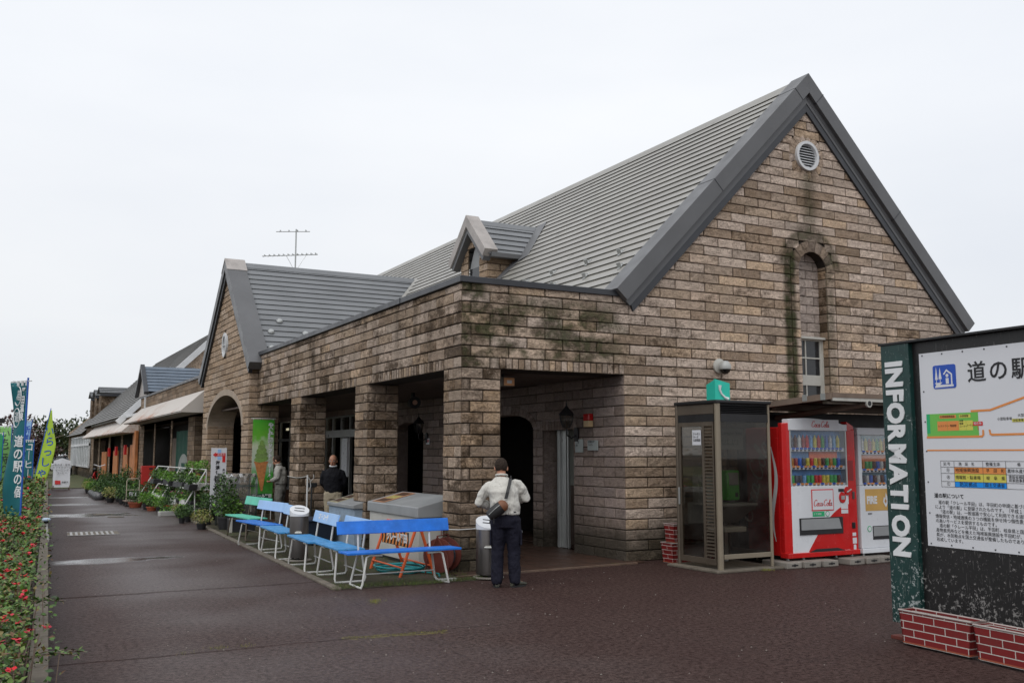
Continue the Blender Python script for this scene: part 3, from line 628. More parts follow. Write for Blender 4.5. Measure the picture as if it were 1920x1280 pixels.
# --- facade parapet along the path
mb = MB(); bk = MB()
PIERS = [(11.95, 12.5), (15.71, 16.32), (19.85, 20.5)]
def fac_iv(z):
    if z < 2.945: return [p for p in PIERS]
    return [(11.95, 23.7)]
stone_wall(mb, (WX, 0, 0), (0, 1, 0), (-1, 0, 0), 2.79, 3.98, fac_iv, seed=61, wrap=(11.95,), back=bk, offs=.2, L_=.6)
pw = mb.build('parapet_wall', 'stone_parapet', BR)
v = MB()
for a, b in ((12.5, 15.71), (16.32, 19.85), (20.5, 23.65)):
    y = a
    while y < b - .02: y1 = min(y + .1035, b); stone(v, Vector((WX, 0, 0)), Vector((0, 1, 0)), Vector((-1, 0, 0)), y + .005, y1 - .005, 2.794, 2.94, .018, y * 7, 1, 2, .5); y = y1
    v.box(WX, a, 2.79, WX + .5, b, 3.9, 1)
v.build('lintel_course', ['stone_parapet', 'mortar'], pw, norm=False)
bk.build('mortar_joints', 'mortar', pw, norm=False)
v = MB()
v.prism([(5.61, 11.89, 3.985), (8.3, 11.89, 3.985), (8.3, 12.25, 3.985), (5.97, 12.25, 3.985), (5.97, 23.6, 3.985), (5.61, 23.6, 3.985)], (0, 0, .09))
v.box(5.60, 14.15, 3.98, 5.62, 14.165, 4.08)
v.build('coping', 'cap', BR, bevel=.006)
v = MB(); v.box(5.9, 12.2, 3.55, 8.6, 29.3, 3.6); v.build('porch_roof', 'roof', BR)
v = MB(); v.box(5.72, 12.0, 2.80, 8.5, 45, 2.84); v.build('soffit', 'ceil', BR)

# --- inner wall behind the porch
mb = MB(); bk = MB(); IX = 8.4
def inner_iv(z):
    hs = []
    if z < 2.0: hs.append((13.37, 14.41))
    elif z < 2.155: hs.append((13.30, 14.48))
    def arch(c, hw, sp_, rise):
        if z < sp_: hs.append((c - hw, c + hw))
        elif z < sp_ + rise + .16:
            q = 1 - ((z - sp_) / (rise + .16)) ** 2
            if q > 0: hs.append((c - (hw + .0) * math.sqrt(q), c + (hw + .0) * math.sqrt(q)))
    arch(15.85, 1.12, 2.06, .26); arch(20.47, .82, 2.06, .26)
    if z < 2.7: hs.append((24.2, 27.2)); hs.append((28.6, 33.4))
    return cut(11.95, 45, hs)
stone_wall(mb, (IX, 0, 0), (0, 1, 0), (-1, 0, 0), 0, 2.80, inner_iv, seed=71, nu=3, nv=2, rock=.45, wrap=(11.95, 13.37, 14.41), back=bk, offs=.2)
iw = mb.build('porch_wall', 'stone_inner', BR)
# gable wall return at the porch mouth
v = MB()
y = 13.30
while y < 14.47: stone(v, Vector((IX, 0, 0)), Vector((0, 1, 0)), Vector((-1, 0, 0)), y + .004, y + .089, 2.004, 2.15, .02, y * 9, 1, 1, .4); y += .098
v.build('door_lintel_course', 'stone_inner', iw)
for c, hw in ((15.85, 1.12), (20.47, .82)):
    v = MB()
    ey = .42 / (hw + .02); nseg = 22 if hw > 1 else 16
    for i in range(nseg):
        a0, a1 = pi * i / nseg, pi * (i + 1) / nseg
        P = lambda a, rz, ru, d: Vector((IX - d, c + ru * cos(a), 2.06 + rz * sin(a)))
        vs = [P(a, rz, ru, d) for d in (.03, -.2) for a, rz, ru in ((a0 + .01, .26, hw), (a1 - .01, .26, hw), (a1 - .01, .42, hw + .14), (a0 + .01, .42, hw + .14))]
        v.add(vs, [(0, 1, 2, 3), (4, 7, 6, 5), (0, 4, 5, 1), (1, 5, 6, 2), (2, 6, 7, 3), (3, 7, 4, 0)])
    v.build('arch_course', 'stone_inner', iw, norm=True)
bk.build('mortar_joints', 'mortar', iw, norm=False)
v = MB(); v.box(IX, 13.2, 2.0, IX + .3, 14.6, 2.8); v.box(IX, 14.41, 0, IX + .28, 14.72, 2.3)
v.box(IX + .02, 14.5, 2.3, IX + .3, 24.1, 2.8); v.box(IX + .01, 16.98, 0, IX + .3, 19.64, 2.3); v.box(IX + .01, 21.3, 0, IX + .3, 24.1, 2.5); v.box(IX + .01, 11.97, 0, IX + .35, 13.36, 2.8)
v.box(IX + .01, 33.4, 0, IX + .3, 45, 2.8); v.box(IX + .01, 27.2, 0, IX + .3, 28.6, 2.8); v.build('wall_core', 'stone_inner', iw)
# rooms
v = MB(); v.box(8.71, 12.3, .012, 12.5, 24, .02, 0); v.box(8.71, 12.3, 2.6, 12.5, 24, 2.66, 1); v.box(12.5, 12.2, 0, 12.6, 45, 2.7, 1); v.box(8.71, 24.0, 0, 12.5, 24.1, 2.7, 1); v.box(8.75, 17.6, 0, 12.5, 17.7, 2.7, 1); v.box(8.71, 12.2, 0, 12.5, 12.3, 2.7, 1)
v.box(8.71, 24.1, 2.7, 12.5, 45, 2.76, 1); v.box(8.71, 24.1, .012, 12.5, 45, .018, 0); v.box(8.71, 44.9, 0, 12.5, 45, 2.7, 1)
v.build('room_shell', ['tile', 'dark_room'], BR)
# toilet doorway screen wall
v = MB(); v.box(9.0, 13.1, 0, 10.2, 14.9, 1.05, 1); v.box(9.0, 13.1, 1.05, 10.2, 14.9, 2.5, 0); v.build('doorway_screen', ['plaster', 'wain'], BR)
v = MB(); v.box(8.60, 13.98, .02, 8.66, 14.12, 2.0); v.box(8.56, 14.12, .02, 8.62, 14.2, 2.0); v.box(8.60, 13.9, .02, 8.64, 13.94, 2.0); v.build('sliding_door', 'alu', BR, bevel=.004)
# entrance doors and windows far in the porch
v = MB()
for y in (24.2, 24.95, 25.7, 26.45, 27.14): v.box(8.5, y, 0, 8.58, y + .06, 2.62)
v.box(8.48, 24.2, 2.05, 8.6, 27.2, 2.25); v.box(8.5, 24.2, 2.6, 8.58, 27.2, 2.7)
for y in (28.6, 29.8, 31.0, 32.2, 33.34): v.box(8.5, y, .5, 8.58, y + .06, 2.62)
v.box(8.49, 28.6, 2.0, 8.59, 33.4, 2.08); v.box(8.49, 28.6, .45, 8.59, 33.4, .52)
df = v.build('shop_door_frames', 'alu', BR)
v = MB(); v.box(8.54, 24.2, 2.25, 8.545, 27.2, 2.6); v.box(8.54, 26.4, 0, 8.545, 27.2, 2.1); v.box(8.54, 28.6, .5, 8.545, 33.4, 2.6); v.build('pane', 'glass', df); v = MB(); v.box(8.54, 28.6, 0, 8.6, 33.4, .45); v.build('lower_panel', 'wain', df)
for y, x in ((25.2, 9.3), (26.5, 9.6), (29.5, 9.2), (31.2, 9.4), (32.8, 9.2)): v = MB(); v.box(x, y, 2.42, x + .1, y + 1.2, 2.5); v.build('ceiling_tube', 'lamp_on', BR)
v = MB(); v.box(8.26, 40.0, 1.68, 8.32, 40.5, 1.86); v.build('lit_wall_lamp', 'lamp_on', BR)
v = MB(); v.box(8.1, 24.0, 1.0, 8.16, 24.45, 2.0); v.build('notice_board', 'white_p', BR)

# --- ribbed metal roofs
def ribs(mb, P0, D, N, E, n, Lr=.222, t=.026):
    P0 = Vector(P0); D = Vector(D).normalized(); N = Vector(N).normalized(); E = Vector(E)
    prof = []
    for i in range(n):
        prof += [(i * Lr - (.028 if i else 0), 0), ((i + 1) * Lr, t), ((i + 1) * Lr, t - .007), ((i + 1) * Lr - .03, t - .007)]
        prof += [((i + 1) * Lr - .03, 0)]
    for (s0, n0), (s1, n1) in zip(prof[:-1], prof[1:]):
        a = P0 + D * s0 + N * n0; b = P0 + D * s1 + N * n1
        if (b - a).length < 1e-5: continue
        mb.add([a, b, b + E, a + E], [(0, 1, 2, 3)])
q = math.sqrt(.5)
RZ = 8.20; mb = MB()
ribs(mb, (CX, 12.15, RZ), (-1, 0, -1), (-q, 0, q), (0, 27.8, 0), 27)
ribs(mb, (CX, 12.15, RZ), (1, 0, -1), (q, 0, q), (0, 27.8, 0), 27)
rf = mb.build('main_roof', 'roof', BR, norm=False)
v = MB(); v.prism([(CX - .16, 12.1, RZ - .13), (CX, 12.1, RZ + .06), (CX + .16, 12.1, RZ - .13), (CX, 12.1, RZ - .03)], (0, 27.9, 0)); v.build('ridge_cap', 'roof', rf)
v = MB()   # panel end joints, short raised seams running down the slope
for i, y0 in enumerate((14.2, 17.1, 20.3, 23.6, 27.0)):
    for k in range(0, 26, 2):
        s0 = .222 * k + .03; jy = y0 + (.9 if (k // 2) % 2 else 0) + (k * .37 % 1.1) * .2
        a = Vector((CX, jy, RZ)) + Vector((-q, 0, -q)) * s0 + Vector((-q, 0, q)) * .009; b = a + Vector((-q, 0, -q)) * .19 + Vector((-q, 0, q)) * .028
        v.prism([a, b, b + Vector((0, .006, 0)), a + Vector((0, .006, 0))], Vector((-q, 0, q)) * .002)
o_ = v.build('panel_seams', 'trim', rf); o_['kind'] = 'stuff'
def chevron(y0, y1, ax, az, hx, hz, wv, end):
    """bargeboard: outer line to inner line, from tip to apex to tip"""
    return None
def barge(mb, c, apex_z, tip_dx, tip_z, wv, a0, a1, axis='x', endcut=.18, m=0):
    """chevron in the plane across `axis` (x: gable seen along y)"""
    sl = (apex_z - tip_z) / tip_dx
    pts = [(-tip_dx, tip_z), (0, apex_z), (tip_dx, tip_z), (tip_dx - endcut, tip_z - wv + endcut * sl), (0, apex_z - wv), (-tip_dx + endcut, tip_z - wv + endcut * sl)]
    for poly in ([pts[0], pts[1], pts[4], pts[5]], [pts[1], pts[2], pts[3], pts[4]]):
        if axis == 'x': mb.prism([(c + p, a0, z) for p, z in poly], (0, a1 - a0, 0), m)
        else: mb.prism([(a0, c + p, z) for p, z in poly], (a1 - a0, 0, 0), m)
v = MB(); barge(v, CX, 8.295, 4.17, 4.09, .36, 11.80, 12.22, endcut=.19); bb = v.build('bargeboard', 'trim', rf, bevel=.004)
v = MB(); barge(v, CX, 7.945, 3.98, 3.94, .10, 11.87, 12.0, endcut=.05); barge(v, CX, 7.86, 3.93, 3.90, .10, 11.875, 12.0, endcut=.05)
barge(v, CX, 7.78, 3.86, 3.89, .17, 11.885, 12.0, endcut=.05, m=1); v.build('moulding', ['trim', 'cap'], bb)
for sx_ in (-1, 1):
    for f_ in (.08, .53):
        dx = 4.17 * f_; z = 8.295 - dx * 1.008
        d_ = Vector((sx_ * q, 0, -q)); n_2 = Vector((sx_ * q, 0, q)); a = Vector((CX + sx_ * dx, 11.795, z))
        v = MB(); v.prism([a + n_2 * .004, a + n_2 * .004 + d_ * .012, a - n_2 * .26 + d_ * .012, a - n_2 * .26], (0, .43, 0)); v.build('board_joint', 'cap', bb)
# snow guards
for gx, gy in ((9.11, 16.24), (9.11, 15.2), (9.09, 13.97), (9.08, 12.94), (8.76, 14.59), (8.74, 13.5), (8.73, 12.45), (8.76, 15.7)):
    z = gx - CX + RZ + .02; v = MB()
    T = Matrix.Translation((gx, gy, z)) @ Matrix.Rotation(RA(-45), 4, 'Y')
    v.box(-.09, -.03, .0, .08, .03, .012, T=T); v.prism([T @ Vector(p) for p in ((-.05, -.05, .0), (-.05, .05, .0), (-.02, .05, .085), (-.02, -.05, .085))], T.to_3x3() @ Vector((.012, 0, 0)))
    v.prism([T @ Vector(p) for p in ((-.03, -.006, .07), (.06, -.006, .0), (.075, -.006, .0), (-.02, -.006, .085))], T.to_3x3() @ Vector((0, .012, 0)))
    v.build('snow_guard', 'alu', rf, bevel=.003)

# --- entrance cross gable
FY, FX = 26.5, 5.47
mb = MB(); bk = MB()
def fg_iv(z):
    lo, hi = 23.63, 29.37
    if z > 3.4: h_ = (6.72 - z) * 1.03; lo, hi = max(lo, FY - h_), min(hi, FY + h_)
    hs = []
    if z < 2.3: hs.append((24.3, 28.65))
    elif z < 3.3:
        q_ = 1 - ((z - 2.3) / 1.02) ** 2
        if q_ > 0: hs.append((26.47 - 2.2 * math.sqrt(q_), 26.47 + 2.2 * math.sqrt(q_)))
    if abs(z - 4.55) < .34: q_ = math.sqrt(.34 ** 2 - (z - 4.55) ** 2); hs.append((26.6 - q_, 26.6 + q_))
    return cut(lo, hi, hs)
stone_wall(mb, (FX, 0, 0), (0, 1, 0), (-1, 0, 0), 0, 6.7, fg_iv, seed=81, nu=3, nv=2, wrap=(23.63, 24.3, 28.65, 29.37), back=bk)
for yy, nrm in ((23.63, -1), (24.3, 1), (28.65, -1), (29.37, 1)):
    stone_wall(mb, (0, yy, 0), (1, 0, 0), (0, nrm, 0), 0, 3.9 if yy in (23.63, 29.37) else 2.4, lambda z: [(FX, 6.2)], seed=85 + yy, nu=3, nv=2, L_=.42, wrap=(FX,), back=bk, offs=.1)
fw = mb.build('entrance_gable_wall', 'stone_front', BR)
v = MB()
for i in range(26):
    a0, a1 = pi * i / 26, pi * (i + 1) / 26
    P = lambda a, rz, ru, d: Vector((FX - d, 26.47 + ru * cos(a), 2.3 + rz * sin(a)))
    vs = [P(a, rz, ru, d) for d in (.035, -.72) for a, rz, ru in ((a0, .86, 2.17), (a1, .86, 2.17), (a1, 1.02, 2.33), (a0, 1.02, 2.33))]
    v.add(vs, [(0, 1, 2, 3), (4, 7, 6, 5), (0, 4, 5, 1), (1, 5, 6, 2), (2, 6, 7, 3), (3, 7, 4, 0)])
v.build('arch_band', M('cast arch band', (.36, .29, .225), .8, dirt=.3), fw)
v = MB(); v.box(FX + .02, 23.66, 3.35, FX + .7, 29.3, 3.9); v.prism([(FX + .03, 23.7, 3.9), (FX + .03, 29.3, 3.9), (FX + .03, 26.5, 6.6)], (.3, 0, 0)); v.box(FX + .03, 23.66, 0, FX + .7, 24.27, 3.3); v.box(FX + .03, 28.68, 0, FX + .7, 29.34, 3.3)
v.build('wall_core', 'mortar', fw); bk.build('mortar_joints', 'mortar', fw, norm=False)
vs = []; v = MB()
for r, d in ((.20, -.02), (.20, .06), (.27, .06), (.27, -.02)): vs += [(FX - d, 26.6 + r * cos(2 * pi * j / 24), 4.55 + r * 1.25 * sin(2 * pi * j / 24)) for j in range(24)]
v.add(vs, [(i * 24 + j, i * 24 + (j + 1) % 24, ((i + 1) % 4) * 24 + (j + 1) % 24, ((i + 1) % 4) * 24 + j) for i in range(4) for j in range(24)])
v.box(FX - .05, 26.4, 4.54, FX - .03, 26.8, 4.56); v.box(FX - .05, 26.59, 4.3, FX - .03, 26.61, 4.8)
rw = v.build('round_window', 'white_trim', fw); v = MB(); v.lathe([(.21, 0), (.21, .01)], n=20, T=Matrix.Translation((FX - .01, 26.6, 4.55)) @ Matrix.Rotation(RA(90), 4, 'Y') @ Matrix.Diagonal((1.25, 1, 1, 1))); v.build('pane', 'pane', rw)
mb = MB(); sl = math.atan2(3.1, 3.25); D = Vector((0, -cos(sl), -sin(sl)))
RG = 6.80
ribs(mb, (5.6, FY, RG), (0, -cos(sl), -sin(sl)), (0, -sin(sl), cos(sl)), (5.6, 0, 0), 19, .232)
ribs(mb, (5.6, FY, RG), (0, cos(sl), -sin(sl)), (0, sin(sl), cos(sl)), (5.6, 0, 0), 19, .232)
fr = mb.build('entrance_roof', 'roof_blue', BR, norm=False)
v = MB(); v.prism([(5.6, FY - .15, RG - .1), (5.6, FY, RG + .06), (5.6, FY + .15, RG - .1)], (5.35, 0, 0)); v.build('ridge_cap', 'roof_blue', fr)
v = MB(); barge(v, FY, 6.92, 3.3, 3.80, .32, 5.34, 5.86, axis='y', endcut=.17); fb = v.build('bargeboard', 'trim', fr, bevel=.004)
v = MB(); barge(v, FY, 6.62, 3.12, 3.68, .22, 5.38, 5.47, axis='y', endcut=.1); v.build('moulding', 'cap', fb)
v = MB(); barge(v, FY, 6.94, .38, 6.58, .05, 5.33, 5.88, axis='y', endcut=.02); v.build('apex_cap', 'trim_pale', fb)
v = MB()  # valley flashing
a = Vector((10.95, 26.35, 6.78)); b = Vector((8.1, 23.45, 4.02)); dd = (b - a).normalized(); sdv = Vector((.72, -.2, .55)).normalized()
v.prism([a + Vector((0, 0, .05)), b + Vector((0, 0, .05)), b + sdv * .22 + Vector((0, 0, .03)), a + sdv * .22 + Vector((0, 0, .03))], (0, 0, .012)); v.build('valley_flashing', 'roof', fr)
for gx, gy in ((6.1, 24.25), (7.0, 24.25), (6.4, 24.6), (6.0, 23.75)):
    z = RG - (FY - gy) * math.tan(sl) + .03; v = MB(); T = Matrix.Translation((gx, gy, z)) @ Matrix.Rotation(sl, 4, 'X'); v.lathe([(.0, .07), (.06, .06), (.085, .03), (.08, .0)], n=12, T=T); v.build('snow_guard', 'alu', fr)

# --- dormer
DY, DX = 18.98, 9.2
v = MB(); b = MB()
stone_wall(v, (DX + .1, 0, 0), (0, 1, 0), (-1, 0, 0), 4.9, 6.4, lambda z: [(max(DY - .66, DY - (6.75 - z)), DY - .28), (DY + .28, min(DY + .66, DY + (6.75 - z)))] if z < 6.2 else [(DY - (6.75 - z), DY + (6.75 - z))], seed=91, nu=3, L_=.5, wrap=(DY - .66,), back=b)
stone_wall(v, (0, DY - .66, 0), (1, 0, 0), (0, -1, 0), 4.9, 6.1, lambda z: [(DX + .1, max(DX + .35, z + CX - RZ + .1))], seed=93, nu=3, wrap=(DX + .1,), back=b)
dw = v.build('dormer_wall', 'stone_front', BR); b.build('mortar_joints', 'mortar', dw, norm=False)
v = MB(); v.box(DX + .14, DY - .3, 4.8, DX + .17, DY + .3, 5.75, 0); v.prism([(DX + .14, DY - .3, 5.75), (DX + .14, DY + .3, 5.75), (DX + .14, DY, 6.3)], (.03, 0, 0), 1); v.box(DX + .1, DY - .3, 4.8, DX + .15, DY - .26, 5.75, 1); v.build('dormer_window', ['pane', 'grey_lid'], dw)
mb = MB(); ribs(mb, (DX, DY, 6.79), (0, -1, -1), (0, -q, q), (1.75, 0, 0), 6, .215); ribs(mb, (DX, DY, 6.79), (0, 1, -1), (0, q, q), (1.75, 0, 0), 6, .215)
dr = mb.build('dormer_roof', 'roof_blue', BR, norm=False)
v = MB(); barge(v, DY, 6.93, .96, 5.99, .27, DX - .12, DX + .2, axis='y', endcut=.13); v.build('bargeboard', 'trim_pale', dr, bevel=.004)
v = MB(); barge(v, DY, 6.68, .83, 5.86, .17, DX - .08, DX + .1, axis='y', endcut=.08); v.build('moulding', 'trim', dr)
v = MB(); v.prism([(DX, DY - .1, 6.72), (DX, DY, 6.85), (DX, DY + .1, 6.72)], (1.7, 0, 0)); v.build('ridge_cap', 'roof_blue', dr)
v = MB(); v.box(DX + .05, DY - .96, 5.83, DX + .92, DY - .8, 5.93); v.build('eaves_gutter', 'trim', dr, bevel=.005)
v = MB()
for (A, B_) in (((10.92, DY - .02, 6.80), (9.86, DY - 1.02, 5.72)), ((9.85, DY - .78, 5.72), (9.15, DY - .74, 5.02))):
    a, b_ = Vector(A), Vector(B_); s_ = Vector((.16, -.17, .16)); v.prism([a + Vector((0, 0, .05)), b_ + Vector((0, 0, .05)), b_ + s_, a + s_], (0, 0, .014))
v.build('flashing', 'trim', dr)
# right-hand side walls so the building closes
v = MB(); v.box(16.2, 12.0, 0, 16.3, 40, 4.0); v.box(12.6, 39.9, 0, 16.3, 40, 4.0); v.prism([(8.4, 39.85, 3.9), (16.3, 39.85, 3.9), (CX, 39.85, 7.9)], (0, .1, 0)); v.build('rear_wall', 'stone_front', BR)
# ================================================================== OBJECTS
X_, Y_, Z_ = Vector((1, 0, 0)), Vector((0, 1, 0)), Vector((0, 0, 1))
# ---- park benches
def bench(seatm, backm, label, loc, rz, Lb=1.5, group=None, frame='white_tube', split=True):
    t = thing('bench', label, 'bench', loc, rz, group)
    # local: bench runs along x, faces -y; origin on the ground under the middle
    for k in range(3):
        y0 = -.17 + k * .118; v = MB(); v.box(-Lb / 2 + (.01 if k == 1 else 0), y0, .405, Lb / 2, y0 + .106, .432 - k * .002); v.build('seat_slat', seatm, t, bevel=.005)
    v = MB(); T = Matrix.Translation((0, .235, .70)) @ Matrix.Rotation(RA(-14), 4, 'X'); v.box(-Lb / 2, -.012, -.085, Lb / 2, .012, .075, T=T); b = v.build('backrest', backm, t, bevel=.005)
    for s in (-1, 1):
        x = s * .48 * Lb / 1.5
        v = MB(); v.tube([(x, .20, .36), (x, .205, .44), (x, .228, .60), (x, .245, .70)], .013, 8); v.build('back_post', frame, t, smooth=True)
        # leg: a bent tube loop spreading outward and down
        v = MB()
        P = [(s * .30 * Lb / 1.5, -.13, .385), (s * .46 * Lb / 1.5, -.13, .39), (s * .50 * Lb / 1.5, -.135, .37), (s * .56 * Lb / 1.5, -.17, .06), (s * .575 * Lb / 1.5, -.165, .018), (s * .57 * Lb / 1.5, -.10, .014),
             (s * .56 * Lb / 1.5, .10, .014), (s * .575 * Lb / 1.5, .21, .02), (s * .56 * Lb / 1.5, .225, .06), (s * .50 * Lb / 1.5, .18, .36), (s * .46 * Lb / 1.5, .17, .39), (s * .30 * Lb / 1.5, .17, .39)]
        v.tube(P, .0135, 8); v.build('leg_frame', frame, t, smooth=True)
    v = MB(); v.tube([(-.53 * Lb / 1.5, .19, .13), (.53 * Lb / 1.5, .19, .13)], .008, 6); v.build('stretcher', frame, t, smooth=True)
    return t, b
GB = 'benches on the bare verge'
bench('blue', 'blue', 'bright blue bench nearest the camera, facing the car park in front of the grey freezer', (4.50, 11.20, 0), RA(1), group=GB)
_, b2 = bench('blue_f', 'sky_b', 'faded blue bench joining the left end of the bright blue one, facing the path', (4.0, 12.08, 0), RA(-90 - 2), Lb=1.1, group=GB)
_, b3 = bench('blue_f', 'sky_b', 'faded blue bench with white lettering on its pale back, beside the steel ashtray', (3.97, 13.32, 0), RA(-90 - 3), Lb=1.3, group=GB)
text('コカ・コーラ', .085, b3, (-.1, .222, .70), X_, Vector((0, .24, .97)), 'white_t', align='CENTER', bold=.006)
text('クレール', .045, b3, (.48, .222, .66), X_, Vector((0, .24, .97)), 'ink', align='CENTER')
bench('blue_f', 'sky_b', 'faded blue bench half hidden behind the steel ashtray', (4.04, 15.15, 0), RA(-90 - 3), Lb=1.45, group=GB)
bench('blue', 'sky_b', 'blue bench between the green bench and the ashtray, its pale back tilted', (4.10, 16.75, 0), RA(-90 + 5), Lb=1.45, group=GB)
bench('mint', 'mint', 'mint green bench with brown legs at the far end of the bench row', (4.28, 18.5, 0), RA(-90 + 5), Lb=1.45, group=GB, frame='bronze')

# ---- freestanding steel ashtray bins
def ash_bin(label, loc, rz, h=.72, r=.135):
    t = thing('ashtray_bin', label, 'ashtray bin', loc, rz)
    v = MB(); v.lathe([(r, .06), (r, h - .11), (r * .98, h - .10)], n=28); bd = v.build('bin_body', 'steel', t, smooth=True)
    v = MB(); n = 28; vs = []
    for zf, rr in ((0, r * 1.03), (1, r * 1.03)):
        for j in range(n):
            a = 2 * pi * j / n; x, y = rr * cos(a), rr * sin(a); vs.append((x, y, h - .11 if zf == 0 else h - .02 + .42 * y - .12 * x))
    fs = [(j, (j + 1) % n, n + (j + 1) % n, n + j) for j in range(n)] + [tuple(range(n, 2 * n)), tuple(range(n))[::-1]]
    v.add(vs, fs); tp = v.build('bin_top', 'white_p', t, smooth=False)
    for dx in (-.04, .04):
        v = MB(); zz = h - .016 - .12 * 0; v.prism([(-.075, dx - .008, h - .016 + .42 * (dx - .008) + .009), (.075, dx - .008, h - .016 + .42 * (dx - .008) - .009), (.075, dx + .008, h - .016 + .42 * (dx + .008) - .009), (-.075, dx + .008, h - .016 + .42 * (dx + .008) + .009)], (0, 0, .002)); v.build('ash_slot', 'ink', tp)
    v = MB(); v.tube([(-.05, -r - .004, h * .55), (.05, -r - .004, h * .55)], .014, 8); v.build('handle', 'alu', bd, smooth=True)
    v = MB(); v.box(-.035, -r - .006, h * .555, .035, -r + .01, h * .585); v.build('lock_plate', 'cream', bd)
    v = MB()
    for a in (30, 150, 270):
        x, y = .10 * cos(RA(a)), .10 * sin(RA(a)); v.lathe([(.02, 0), (.02, .06)], c=(x, y, 0), n=8)
    v.build('base_feet', 'black', t)
    v = MB(); v.lathe([(.2, .012), (.2, .03)], n=20); v.build('base_plate', 'concrete', t, bevel=.003)
    return t
ash_bin('tall steel ashtray bin with slanted white top between the man and the corner pillar', (5.72, 11.22, 0), RA(-28), .74, .16)
ash_bin('steel ashtray bin with slanted white slotted top behind the faded blue benches', (4.12, 14.35, 0), RA(-20), .78, .14)

# ---- chest freezers under dust covers
t = thing('chest_freezer', 'large cream chest freezer under a sloping grey lid behind the bright blue bench', 'freezer', (5.35, 12.72, 0), 0, world=True)
v = MB(); v.box(5.38, 12.74, .05, 6.2, 14.75, .70); v.build('cabinet', 'ice_w', t, bevel=.01)
v = MB(); v.prism([(5.35, 12.71, .69), (6.25, 12.71, .69), (6.2, 12.71, .90), (6.06, 12.71, .97), (5.95, 12.71, .985), (5.35, 12.71, .84)], (0, 2.08, 0)); ld = v.build('lid', 'grey_lid', t, bevel=.012)
v = MB(); v.prism([(5.37, 14.1, .8505), (5.9, 14.1, .979), (5.9, 14.62, .979), (5.37, 14.62, .8505)], (0, 0, .002)); st = v.build('price_strip', M('faded orange sticker', (.42, .20, .10), .5, dirt=.4, dcol=(.3, .28, .25)), ld)
for k in range(3):
    v = MB(); x0 = 5.40 + k * .165; z0 = .8505 + (x0 - 5.37) * .2425; v.prism([(x0, 14.18, z0), (x0 + .14, 14.18, z0 + .034), (x0 + .14, 14.55, z0 + .034), (x0, 14.55, z0)], (0, 0, .005)); v.build('picture', ['wain', M('faded yellow picture', (.36, .31, .10), .5, vs=15, var=.4), 'p_yellow'][k % 2 + (k == 5)], st)
v = MB(); v.box(5.4, 12.76, 0, 6.18, 14.72, .05); v.build('plinth', 'black', t)
t = thing('ice_cream_freezer', 'small pale blue freezer with flaking paint between the two middle pillars', 'freezer', (5.5, 15.8, 0), 0, world=True)
v = MB(); v.box(5.5, 16.4, .04, 6.15, 17.25, .66); v.box(5.5, 15.85, .04, 6.15, 16.38, .66); v.build('cabinet', 'pale_blue_box', t, bevel=.008)
v = MB(); v.prism([(5.47, 15.82, .66), (6.2, 15.82, .66), (6.2, 15.82, .92), (5.47, 15.82, .72)], (0, 1.46, 0)); ld = v.build('lid', 'grey_lid', t, bevel=.008)
v = MB(); v.prism([(5.49, 16.75, .729), (6.15, 16.75, .91), (6.15, 17.2, .91), (5.49, 17.2, .729)], (0, 0, .002)); st = v.build('price_strip', M('faded yellow sticker', (.38, .35, .22), .5, dirt=.4, dcol=(.3, .28, .25)), ld)
for k in range(3):
    v = MB(); x0 = 5.53 + k * .2; z0 = .729 + (x0 - 5.49) * .274; v.prism([(x0, 16.8, z0), (x0 + .16, 16.8, z0 + .044), (x0 + .16, 17.15, z0 + .044), (x0, 17.15, z0)], (0, 0, .006)); v.build('picture', 'wain', st)
v = MB()
for yy, zz, rr in ((16.62, .43, .05), (16.66, .40, .04), (16.1, .5, .03), (16.05, .42, .02)): v.lathe([(rr, 0), (rr * .9, .002)], n=9, T=Matrix.Translation((5.499, yy, zz)) @ Matrix.Rotation(RA(-90), 4, 'Y'))
v.build('torn_stickers', 'ice_w', t)
v = MB(); v.box(5.5, 15.86, 0, 6.15, 17.24, .04); v.build('plinth', 'cream', t)

# ---- orange trestle barrier with board
t = thing('trestle_barrier', 'orange steel A-frame trestle with a striped board in front of the cream freezer', 'barrier', (5.0, 12.5, 0), 0, world=True)
A0, A1 = Vector((4.95, 11.95, 0)), Vector((4.95, 12.95, 0))
for i, yb in enumerate((11.85, 12.95)):
    for s in (-1, 1):
        v = MB(); v.tube([(5.0 + s * .25, yb + (0 if s < 0 else .02), .0), (5.0 + s * .02, yb, .66)], .021, 8); v.build('leg', 'orange', t, smooth=True)
v = MB(); v.tube([(5.0, 11.83, .66), (5.0, 12.97, .66)], .021, 8); v.build('top_bar', 'orange', t, smooth=True)
for s, z in ((-1, .12), (1, .12)):
    v = MB(); v.tube([(5.0 + s * .225, 11.85, z), (5.0 + s * .225, 12.95, z)], .012, 8); v.build('stretcher', 'orange', t, smooth=True)
v = MB(); v.box(4.885, 11.92, .37, 4.897, 12.88, .56); bd = v.build('board', 'ink', t)
for k in range(8):
    y = 12.85 - k * .12; v = MB(); v.prism([(4.884, y, .375), (4.884, y - .055, .375), (4.884, y - .095, .465), (4.884, y - .055, .555), (4.884, y, .555), (4.884, y - .04, .465)], (-.003, 0, 0)); v.build('stripe', 'p_orange', bd)
text('クレール平田', .125, bd, (4.878, 12.68, .47), -Y_, Z_, 'white_t', bold=.006)
